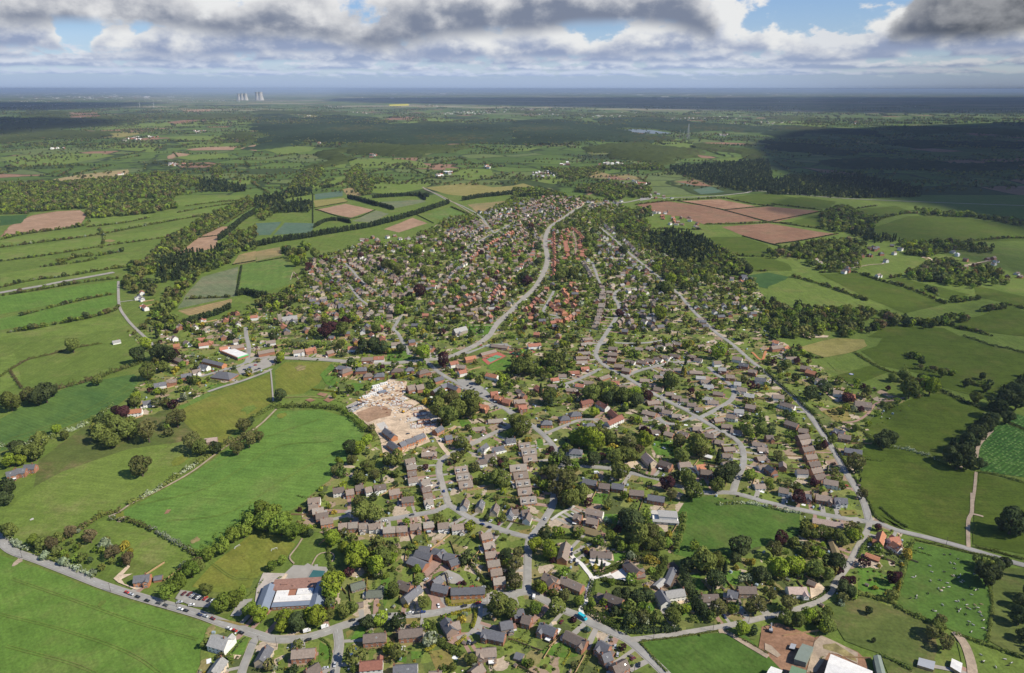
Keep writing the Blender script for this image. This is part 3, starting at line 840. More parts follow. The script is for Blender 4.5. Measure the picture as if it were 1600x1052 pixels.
road('-', '660,293 680,303 700,314', 4.5)
road('-', '640,555 632,540 622,522 615,515 620,505 628,492', 4.5)
road('-', '540,412 550,423 565,440 585,455', 4.5); road('-', '545,445 560,465 575,477', 3.5)
road('-', '185,440 185,455 187,480 197,497 208,510 225,526 240,540', 4.5, 'lane', .4)
road('-', '-60,470 0,458 60,448 100,440 140,433 178,426', 13, 'lane', 1.5, 'main_road')
road('-', '660,668 640,600 640,552', 0.01, pave=0) if False else None
road('-', '660,293 672,300', 3) if False else None
road('D', '540,1300 520,1290', 3) if False else None
road('I', '1275,-70 1275,20 1270,60 1250,110 1252,270', 3.6, 'dirt_track', 0, 'farm_track'); road('I', '1272,60 1320,70 1345,78', 3, 'dirt_track', 0, 'farm_track')
road('D', '1300,850 1290,960 1276,1052', 3, 'dirt_track', 0, 'farm_track')
road('D', '1400,590 1320,680 1300,760', 4, 'dirt_track', 0, 'farm_track')
road('I', '1170,800 1230,880 1270,1000 1280,1100', 7, 'dirt_track', 0, 'farm_track')
road('A', '300,620 370,580 430,600 520,540', 1.5, 'dirt_track', 0, 'path') if False else None
road('F', '290,215 255,270 215,320 215,345 240,372', 1.6, 'dirt_track', 0, 'path'); road('F', '350,380 385,320 430,302 475,305 490,330 475,360', 1.4, 'dirt_track', 0, 'path')
road('B', '180,385 280,380 340,380 400,385 460,385', 1.4, 'hay' if 'hay' in MATS else 'sand', 0, 'path')
road('Q', '1045,118 1060,135 1130,160 1190,190 1260,230 1330,275 1400,320 1430,350 1470,385', 4.5, 'dirt_track', 0, 'lane')
road('Q', '215,700 235,650 255,680 285,715', 2, 'dirt_track', 0, 'path')
road('S', '560,620 640,605 730,600', 4, 'dirt_track', 0, 'drive')
road('G', '1290,795 1340,800 1440,860 1600,955', 4.5, 'dirt_track', 0, 'farm_track')
road('G', '245,100 300,60 360,30 390,10', 3.5, 'pale_concrete', 0, 'drive')
road('G', '440,690 430,660 460,610 480,530 500,465 470,420 430,370 400,350 372,320 360,265', 4.2, 'gravel', 0, 'drive')
road('G', '500,465 550,452 620,435', 4, 'gravel', 0, 'drive')
road('G', '-60,575 0,578 40,562 70,545', 4, 'asphalt', .6)
road('C', '1040,165 1100,160 1150,170', 4) if False else None
road('R', '290,930 200,900 225,840 262,770', 4.5); road('R', '250,940 330,935', 4.5)
road('R', '500,590 520,640 540,700 560,740', 4.5); road('R', '380,400 400,470 395,540', 4, 'brick_paving', 0)
road('C', '1500,100 1560,150 1590,90 1640,60', 4, 'red_paving', 0, 'drive')
road('D', '0,135 60,120 90,118', 2.5, 'pavement', 0, 'drive'); road('D', '380,370 420,400 440,415', 4, 'sand', 0, 'drive')
road('D', '450,540 540,535 620,490 680,420 800,400 850,385', 3.5, 'brick_paving', 0, 'drive')
road('Q', '1340,985 1490,985', 2, 'sand', 0, 'path'); road('S', '960,560 1000,560 1040,590', 5, 'sand', 0, 'farm_track'); road('S', '1180,610 1250,605 1380,580', 5, 'sand', 0, 'farm_track')
YARDS = [
 ('car_park', 'asphalt', 'E', '1095,590 1130,535 1200,545 1340,600 1300,645 1210,640'), ('playground', 'playground', 'F', '-10,640 5,520 45,428 180,432 235,380 330,385 335,440 180,470 100,560 70,630'),
 ('playground', 'pavement', 'F', '180,432 235,380 440,392 450,410 410,470 200,462'), ('car_park', 'pavement', 'A', '1475,200 1600,160 1680,130 1745,150 1690,190 1570,235 1500,240'),
 ('courtyard', 'brick_paving', 'F', '1080,345 1130,350 1210,395 1205,415 1150,420 1105,440 1080,510 1120,560 1185,640 1180,660 1095,660 1100,610 1045,520 1060,460 1040,400'),
 ('yard', 'pavement', 'F', '1160,430 1200,410 1270,440 1300,470 1290,500 1205,495 1150,460'), ('drive', 'pavement', 'F', '1440,560 1480,545 1490,575 1440,590'),
 ('patio', 'sand', 'F', '1405,650 1440,650 1465,680 1410,705'), ('drive', 'brick_paving', 'F', '1195,860 1250,805 1330,800 1320,830 1270,860 1240,880'),
 ('drive', 'gravel', 'G', '615,440 690,400 720,420 770,470 740,485 640,465'), ('drive', 'gravel', 'G', '480,340 520,330 620,370 600,385 500,385'),
 ('drive', 'pale_concrete', 'G', '850,35 920,40 910,110 860,80'), ('drive', 'dark_soil', 'G', '960,370 1010,360 1050,400 1030,500 980,530 940,520 1000,470'),
 ('patio', 'sand', 'G', '1030,590 1080,570 1110,610 1030,630'), ('patio', 'sand', 'G', '230,500 290,470 340,520 300,555 250,540'), ('car_park', 'asphalt', 'B', '1250,270 1330,270 1420,320 1480,380 1560,450 1500,440 1400,370 1290,320'),
 ('building_site', 'site_sand', 'B', '560,440 660,390 760,310 830,275 945,285 930,360 1000,400 1075,440 1150,520 1120,600 1060,610 1090,660 920,730 800,775 775,640 740,580 690,550'),
 ('bare_soil', 'field_brown', 'B', '625,480 740,437 790,432 850,462 840,500 770,515 700,540 655,520'), ('building_slab', 'pale_concrete', 'B', '750,550 800,535 830,575 780,590'),
 ('car_park', 'asphalt', 'B', '1210,110 1300,105 1380,80 1450,50 1570,45 1600,75 1540,90 1450,60 1330,110'), ('tennis_court', 'court_red', 'B', '1410,145 1510,97 1565,125 1450,180'), ('court_surface', 'court_green', 'B', '1440,145 1500,118 1540,128 1465,165'),
 ('tennis_court', 'court_red', 'C', '-20,100 85,68 150,100 30,140'), ('court_surface', 'court_green', 'C', '-5,105 30,93 65,110 20,125'), ('court_surface', 'court_green', 'C', '40,90 85,77 135,100 78,113'),
 ('lake', 'water', 'Y', '690,815 760,808 880,815 1010,835 900,838 760,828'), ('allotment', 'hay', 'R', '320,15 480,0 640,50 720,40 840,70 620,75 420,50'), ('allotment', 'field_rbrown', 'R', '340,20 470,5 520,30 420,45'), ('nursery', 'field_blgr', 'R', '1040,90 1120,80 1200,100 1100,112'),
 ('nursery', 'field_blgr', 'R', '1130,135 1240,115 1330,150 1180,165'), ('allotment', 'field_rbrown', 'R', '1020,85 1150,75 1250,115 1150,110'), ('allotment', 'field_rbrown', 'R', '560,50 640,45 720,75 640,75'), ('car_park', 'asphalt', 'R', '800,180 860,172 870,195 800,205'),
 ('drive', 'pavement', 'I', '470,85 560,80 600,120 540,115'), ('drive', 'sand', 'I', '260,520 320,490 360,530 320,590 270,600'), ('building_site', 'sand', 'C', '700,790 790,780 830,820 800,835 720,825'), ('patio', 'red_paving', 'C', '1150,840 1260,850 1250,870 1150,860'),
 ('sand_arena', 'sand', 'S', '210,1040 260,1035 380,1050 370,1060 230,1062'), ('stubble', 'hay', 'P', '640,455 690,445 725,455 690,465'), ('play_area', 'earth' if 'earth' in MATS else 'field_earth', 'B', '305,400 340,388 372,400 340,412'),
 ('play_area', 'field_earth', 'B', '420,400 450,385 488,398 455,415'), ('play_area', 'field_earth', 'B', '380,365 400,352 450,362 430,380'), ('verge', 'drylawn', 'E', '1350,720 1450,730 1540,755 1500,760'),
 ('yard', 'sand', 'E', '710,465 800,380 815,390 770,440 830,435 760,470 780,500 880,530 850,535 740,490'), ('drive', 'sand', 'E', '1400,960 1440,940 1510,945 1490,970'), ('track', 'dirt_track', 'I', '-20,870 20,885 80,945 60,960 -20,910'),
 ('verge', 'drylawn', 'I', '440,40 540,35 560,65 460,75'), ('concrete_apron', 'dirt_track', 'I', '290,860 330,820 420,860 560,930 560,1000 440,940 380,930 300,1052 240,1052'), ('straw', 'hay', 'I', '340,880 420,870 540,950 555,985 520,975 430,930 345,905'),
 ('site_car_park', 'pavement', 'B', '565,440 640,405 700,410 680,440 620,470 580,475'), ('school_path', 'sand', 'F', '100,560 180,470 200,440 185,432 60,600'), ('car_park', 'asphalt', 'E', '1440,700 1500,600 1580,590 1560,640 1500,700'),
]
ZI[0] = 150
for nm, mt, tl, s in YARDS: sheet(nm, pts(tl, s), mt, rough=False)

# worn ground at gateways, muddy spots and faint wheel lines in the fields
g_ = random.Random(31)
WORN = [(330, 985, 9, 'hay'), (28, 878, 7, 'dirt_track'), (190, 812, 6, 'dirt_track'), (186, 808, 9, 'field_yell'), (440, 650, 8, 'field_yell'), (305, 845, 7, 'hay'), (262, 800, 5, 'field_earth'), (385, 870, 9, 'field_yell'), (400, 895, 12, 'field_yell'), (50, 812, 3, 'pale_concrete'), (160, 943, 6, 'field_mid'), (250, 1010, 30, 'field_light'), (120, 985, 26, 'field_light'), (90, 930, 22, 'field_mid'), (350, 760, 26, 'field_light'), (430, 690, 22, 'field_light'), (500, 690, 20, 'field_mid'), (280, 720, 12, 'field_yell'), (230, 760, 16, 'field_mid'), (1170, 790, 14, 'field_mid'), (1110, 830, 16, 'field_mid'), (1330, 960, 10, 'hay'), (1400, 965, 12, 'field_rough'), (1440, 1030, 14, 'hay'), (1370, 905, 8, 'field_mid'), (1500, 880, 16, 'field_mid'), (1480, 940, 12, 'field_yell'), (1450, 720, 20, 'field_mid'), (1400, 650, 18, 'field_mid'), (1520, 600, 30, 'field_rough'), (1562, 600, 10, 'dirt_track'), (1500, 730, 4, 'dirt_track'), (1130, 1020, 14, 'field_mid'), (1190, 1020, 9, 'hay'), (1060, 1010, 8, 'field_yell'), (350, 600, 14, 'hay'), (390, 640, 12, 'field_light'), (470, 575, 10, 'hay'), (1300, 450, 14, 'field_yell'), (1360, 455, 20, 'field_mid')]
for x, y, r, mt in WORN:
    if r >= 14: continue
    c = at(x, y); k = r / pxm(c); sheet('worn_patch', [Vector((c.x + k * g_.uniform(.5, 1.15) * math.cos(a), c.y + 1.5 * k * g_.uniform(.5, 1.15) * math.sin(a), 0)) for a in [i * .45 for i in range(14)]], mt if mt in MATS else 'field_' + mt, .40 + .0005 * len(WORN) + g_.uniform(0, .01), rough=False)
def wheel_lines(tile, s, mat='field_light'):
    L = smooth_line(pts(tile, s), 8.)
    for d in (-.9, .9): strip('wheel_track', offset_line(L, d), .5, mat, .405 + .0007 * g_.uniform(0, 8))
for q in [('-', '20,905 120,940 220,975 310,1000'), ('-', '0,960 100,985 200,1020 260,1060'), ('-', '10,1010 120,1040 180,1070'), ('-', '330,880 370,905 420,900'), ('-', '215,790 330,760 430,700 520,690'), ('-', '260,815 360,800 460,740 540,700'), ('-', '320,735 400,690 500,655'), ('I', '400,700 600,710 800,740 1000,750'), ('I', '420,740 620,750 860,790'), ('D', '640,640 800,610 1000,560 1200,520'), ('D', '660,760 800,800 1000,860 1260,900'), ('D', '720,30 900,120 1100,230 1400,340'), ('G', '1030,300 1150,200 1400,150'), ('A', '20,700 250,600 500,500 820,330'), ('A', '60,640 300,560 600,430 800,300')]: wheel_lines(*q)

# ================================================================== HOUSES
TYPES = {  # eave height, depth, pitch tan, hip
 'g2': (5.0, 8.2, .80, 0), 'g1': (2.7, 8.4, .62, 0), 'h2': (5.0, 9.6, .72, 1), 'h1': (2.7, 9.2, .6, 1), 'd1': (2.8, 9.8, .92, 0), 't': (5.0, 8.0, .80, 0),
 's2': (4.2, 7.0, 1.0, 0), 'barn': (4.2, 9.0, .6, 0), 'low': (2.4, 5.5, .5, 0), 'big': (5.2, 10.5, .85, 0)}
RW = {'br': 'brown-tiled', 'br2': 'pale brown-tiled', 'dk': 'dark-tiled', 'sl': 'slate-grey-roofed', 'gy': 'light grey-roofed', 'rd': 'red-tiled', 'or': 'orange-tiled', 'th': 'straw-coloured-roofed',
      'gn': 'mossy-roofed', 'wt': 'white-roofed', 'pk': 'pinkish-roofed', 'rb': 'dull-red-roofed'}
WW = {'bk': 'brick', 'wh': 'white-walled', 'cr': 'cream-walled', 'st': 'stone', 'ob': 'orange brick', 'gb': 'grey-brown brick'}
KIND = {'g2': 'house', 'g1': 'bungalow', 'h2': 'hipped-roof house', 'h1': 'hipped-roof bungalow', 'd1': 'dormer bungalow', 't': 'terrace', 's2': 'steep-gabled house', 'barn': 'barn', 'low': 'outbuilding', 'big': 'large house'}
NAME = {'h2': 'house', 's2': 'house', 'big': 'house', 'g2': 'house', 'g1': 'bungalow', 'h1': 'bungalow', 'd1': 'bungalow', 't': 'terrace', 'barn': 'barn', 'low': 'outbuilding'}

def roof_geo(m_, L, W_, he, pitch, hip, ov=.4, th=.22, cx=0., cy=0., rot=0.):
    """closed solid of a gable or hipped roof; ridge along local x"""
    w2 = W_ / 2 + ov; l2 = L / 2 + (.25 if not hip else ov); zr = he + W_ / 2 * pitch; ze = he - ov * pitch
    hl = l2 - (w2 * .95 if hip else 0); hl = max(hl, .4)
    def T(x, y, z): return (cx + x * math.cos(rot) - y * math.sin(rot), cy + x * math.sin(rot) + y * math.cos(rot), z)
    a, b, c, d = T(-l2, -w2, ze), T(l2, -w2, ze), T(l2, w2, ze), T(-l2, w2, ze); r0, r1 = T(-hl, 0, zr), T(hl, 0, zr)
    up = lambda p: (p[0], p[1], p[2] + th)
    A, B, C_, D, R0, R1 = map(up, (a, b, c, d, r0, r1))
    for f in ((A, B, R1, R0), (C_, D, R0, R1), (b, a, r0, r1), (d, c, r1, r0), (a, b, B, A), (c, d, D, C_)): m_.face(f)
    if hip: 
        for f in ((B, C_, R1), (D, A, R0), (c, b, r1), (a, d, r0), (b, c, C_, B), (d, a, A, D)): m_.face(f)
    else:
        for f in ((b, r1, R1, B), (r1, c, C_, R1), (d, r0, R0, D), (r0, a, A, R0)): m_.face(f)
    return zr + th
def wall_geo(m_, L, W_, he, pitch, hip, cx=0., cy=0., rot=0., base=-.6):
    def T(x, y, z): return (cx + x * math.cos(rot) - y * math.sin(rot), cy + x * math.sin(rot) + y * math.cos(rot), z)
    l, w_ = L / 2, W_ / 2; zr = he + w_ * pitch - .03
    m_.face([T(-l, -w_, base), T(l, -w_, base), T(l, -w_, he), T(-l, -w_, he)]); m_.face([T(l, w_, base), T(-l, w_, base), T(-l, w_, he), T(l, w_, he)])
    if hip: m_.face([T(l, -w_, base), T(l, w_, base), T(l, w_, he), T(l, -w_, he)]); m_.face([T(-l, w_, base), T(-l, -w_, base), T(-l, -w_, he), T(-l, w_, he)])
    else: m_.face([T(l, -w_, base), T(l, w_, base), T(l, w_, he), T(l, 0, zr), T(l, -w_, he)]); m_.face([T(-l, w_, base), T(-l, -w_, base), T(-l, -w_, he), T(-l, 0, zr), T(-l, w_, he)])
SHARED = {}
def shared(key, build):
    if key not in SHARED: SHARED[key] = build()
    return SHARED[key]
def window_mesh(wd=1.5, ht=1.25):
    def b():
        m_ = MB(); m_.box(-wd / 2, wd / 2, -.07, .04, 0, ht, 0)
        n = 2 if wd < 1.8 else 3
        for i in range(n):
            x0 = -wd / 2 + .09 + i * (wd - .09) / n; x1 = x0 + (wd - .09) / n - .09
            m_.face([(x0, -.074, .09), (x1, -.074, .09), (x1, -.074, ht - .09), (x0, -.074, ht - .09)], 1)
        return m_.mesh('window', ['frame_white', 'glass'])
    return shared(('win', wd, ht), b)
def door_mesh():
    def b():
        m_ = MB(); m_.box(-.55, .55, -.07, .04, 0, 2.15, 0); m_.face([(-.42, -.075, .02), (.42, -.075, .02), (.42, -.075, 2.02), (-.42, -.075, 2.02)], 1)
        return m_.mesh('door', ['frame_white', 'door_dark'])
    return shared('door', b)
def chimney_mesh(h=1.5):
    def b():
        m_ = MB(); m_.box(-.42, .42, -.32, .32, -1.2, h, 0); m_.box(-.5, .5, -.4, .4, h - .02, h + .14, 0)
        m_.tube((-.2, 0, h + .13), (-.2, 0, h + .5), .12, .1, 6, 1); m_.tube((.2, 0, h + .13), (.2, 0, h + .5), .12, .1, 6, 1)
        return m_.mesh('chimney', ['chimney_brick', 'roof_rd'])
    return shared(('chim', h), b)
def dormer_mesh():
    def b():
        m_ = MB(); m_.box(-1.5, 1.5, -1.3, 1.6, -.9, 1.15, 0); m_.box(-1.65, 1.65, -1.45, 1.6, 1.15, 1.3, 2)
        m_.face([(-1.3, -1.305, .1), (1.3, -1.305, .1), (1.3, -1.305, 1.0), (-1.3, -1.305, 1.0)], 1)
        return m_.mesh('dormer', ['frame_white', 'glass', 'roof_gy'])
    return shared('dormer', b)
def rooflight_mesh():
    def b():
        m_ = MB(); m_.box(-.5, .5, -.4, .4, 0, .14, 0); m_.face([(-.4, -.3, .145), (.4, -.3, .145), (.4, .3, .145), (-.4, .3, .145)], 1)
        return m_.mesh('rooflight', ['frame_white', 'glass'])
    return shared('rooflight', b)

HOUSES = []      # (x, y, short phrase, px)
def build_house(name, label, cat, p1, p2, typ, roof, wall, detail, group=None, seed=0, wid=None, opts=''):
    g = random.Random(seed); he, W_, pt, hip = TYPES[typ]
    if wid: W_ = wid
    d = p2 - p1; L = max(d.length, 5.5); c = (p1 + p2) / 2; ang = math.atan2(d.y, d.x)
    if math.cos(ang) < 0: ang += math.pi
    if hip: L = max(L, W_ * 1.05)
    if typ in ('g2', 'g1', 'd1', 'h2', 's2') and L > 26: L = 26
    he *= g.uniform(.94, 1.06)
    o = thing(name, label, cat, (c.x, c.y, 0), ang, group)
    wm, rm = MB(), MB(); zr = roof_geo(rm, L, W_, he, pt, hip); wall_geo(wm, L, W_, he, pt, hip)
    q = g.random(); wing = None
    if typ in ('g2', 'g1', 'big', 'h2', 's2') and q < .62 and 'n' not in opts:
        sg = -1 if g.random() < .72 else 1; ww = g.uniform(3.6, 4.8) if typ != 'big' else 5.5; pr = g.uniform(1.2, 3.2); wx = g.choice((-1, 1)) * (L / 2 - ww / 2 - .25)
        if L < 7.5: wx *= .6
        ln = W_ / 2 + pr; cyw = sg * (W_ / 2 + pr) / 2
        hw = he if typ != 'g2' or g.random() < .6 else 2.6
        roof_geo(rm, ln + .02, ww, hw + .02, pt * .96, 0, .32, .2, wx, cyw, math.pi / 2); wall_geo(wm, ln, ww, hw, pt * .96, 0, wx, cyw, math.pi / 2); wing = (wx, sg, ww, pr)
    wo_ = wm.obj('wall', 'wall_' + wall, o); ro = rm.obj('roof', 'roof_' + roof, o)
    if detail >= 1 and typ not in ('barn', 'low'):
        n = max(1, int(L / 9.5)) if typ != 't' else max(2, int(L / 5.2))
        for i in range(n if typ == 't' else min(n, 2)):
            if typ in ('g1', 'd1', 'h1') and g.random() < .35: continue
            x = (L / 2 - .55) * (g.choice((-1, 1)) if n == 1 else (-1 + 2 * i / (n - 1))) * (.55 if hip or g.random() < .3 else 1)
            ch = link('chimney', chimney_mesh(), ro); ch.location = (x, 0, zr - .2)
        if typ == 'd1':
            for x in ((-L / 4, L / 4) if L > 10 and g.random() < .5 else (0,)):
                dm = link('dormer', dormer_mesh(), ro); dm.location = (x, -W_ * .30, he + W_ * .2 * pt)
        elif g.random() < .25 and typ != 'h2':
            rl = link('rooflight', rooflight_mesh(), ro); rl.location = (g.uniform(-.3, .3) * L, -W_ * .25, he + W_ * .25 * pt + .24); rl.rotation_euler = (math.atan(pt), 0, 0)
    # lean-to, garage or conservatory
    q = g.random()
    if detail >= 1 and typ not in ('barn', 'low', 't') and 'n' not in opts:
        if q < .40:
            s = g.choice((-1, 1)); gw, gd = g.uniform(2.7, 3.2), g.uniform(5, 6); e = MB(); x0 = s * (L / 2 + .003); x1 = s * (L / 2 + gw)
            e.box(min(x0, x1), max(x0, x1), -gd / 2, gd / 2, -.5, 2.45, 0, 0); e.box(min(x0, x1) - .1 * (s < 0), max(x0, x1) + .1 * (s > 0), -gd / 2 - .1, gd / 2 + .1, 2.453, 2.62, 1); e.face([(s * (L / 2 + .3), -gd / 2 - .01, 0), (s * (L / 2 + gw - .3), -gd / 2 - .01, 0), (s * (L / 2 + gw - .3), -gd / 2 - .01, 2.1), (s * (L / 2 + .3), -gd / 2 - .01, 2.1)], 2)
            e.obj('garage', ['wall_' + wall, g.choice(('roof_gy', 'roof_dk', 'felt_red', 'roof_sl')), 'frame_white'], o)
        elif q < (.66 if 'c' not in opts else .9):
            s = -1 if g.random() < .7 else 1; x = g.uniform(-.22, .22) * L
            if wing and wing[1] == s: x = -math.copysign(L * .22, wing[0])
            e = MB(); y0 = s * (W_ / 2 + .003); y1 = s * (W_ / 2 + 3.0); ya, yb = min(y0, y1), max(y0, y1)
            e.box(x - 1.8, x + 1.8, ya, yb, -.5, .7, 0); e.box(x - 1.75, x + 1.75, ya + .05 * (s < 0), yb - .05 * (s > 0), .7, 2.2, 1); e.box(x - 1.8, x + 1.8, ya, yb, 2.2, 2.32, 2, 3)
            e.obj('conservatory', ['wall_' + wall, 'glass', 'frame_white', 'pale_glass' if g.random() < .5 else 'frame_white'], o)
    if detail >= 2 and typ not in ('barn', 'low'):
        two = typ in ('g2', 'h2', 't', 's2', 'big'); fl = (.85, 3.35) if two else (.85,)
        nwin = max(2, min(6, int(L / 3.4)))
        for s in (-1, 1):
            for k, zz in enumerate(fl):
                for i in range(nwin):
                    x = (-.5 + (i + .5) / nwin) * (L - .6)
                    if wing and wing[1] == s and abs(x - wing[0]) < wing[2] / 2 + .8: continue
                    if s == -1 and k == 0 and i == nwin // 2:
                        dr = link('door', door_mesh(), o); dr.location = (x, -W_ / 2, .05); continue
                    wn = link('window', window_mesh(1.9 if (i + k) % 2 == 0 else 1.3), o); wn.location = (x, s * W_ / 2, zz)
                    if s == 1: wn.rotation_euler = (0, 0, math.pi)
        if wing:
            wx, sg, ww, pr = wing
            for zz in fl[:2] if he > 4 else fl[:1]:
                wn = link('window', window_mesh(2.2), o); wn.location = (wx, sg * (W_ / 2 + pr), zz)
                if sg == 1: wn.rotation_euler = (0, 0, math.pi)
        if not hip:
            for s in (-1, 1):
                if g.random() < .5:
                    wn = link('window', window_mesh(1.3), o); wn.location = (s * L / 2, g.uniform(-1, 1), fl[-1]); wn.rotation_euler = (0, 0, s * math.pi / 2)
    HOUSEPOS.append((c.x, c.y, max(4.5, min(L, W_ + 3) * .5)))
    if L > 15:
        for t_ in (-.36, .36): q = c + d.normalized() * L * t_; HOUSEPOS.append((q.x, q.y, W_ * .55))
    if wing: 
        q = Vector((wing[0], wing[1] * (W_ / 2 + wing[3] * .6), 0)); q.rotate(o.rotation_euler); HOUSEPOS.append((c.x + q.x, c.y + q.y, 3.2))
    return o

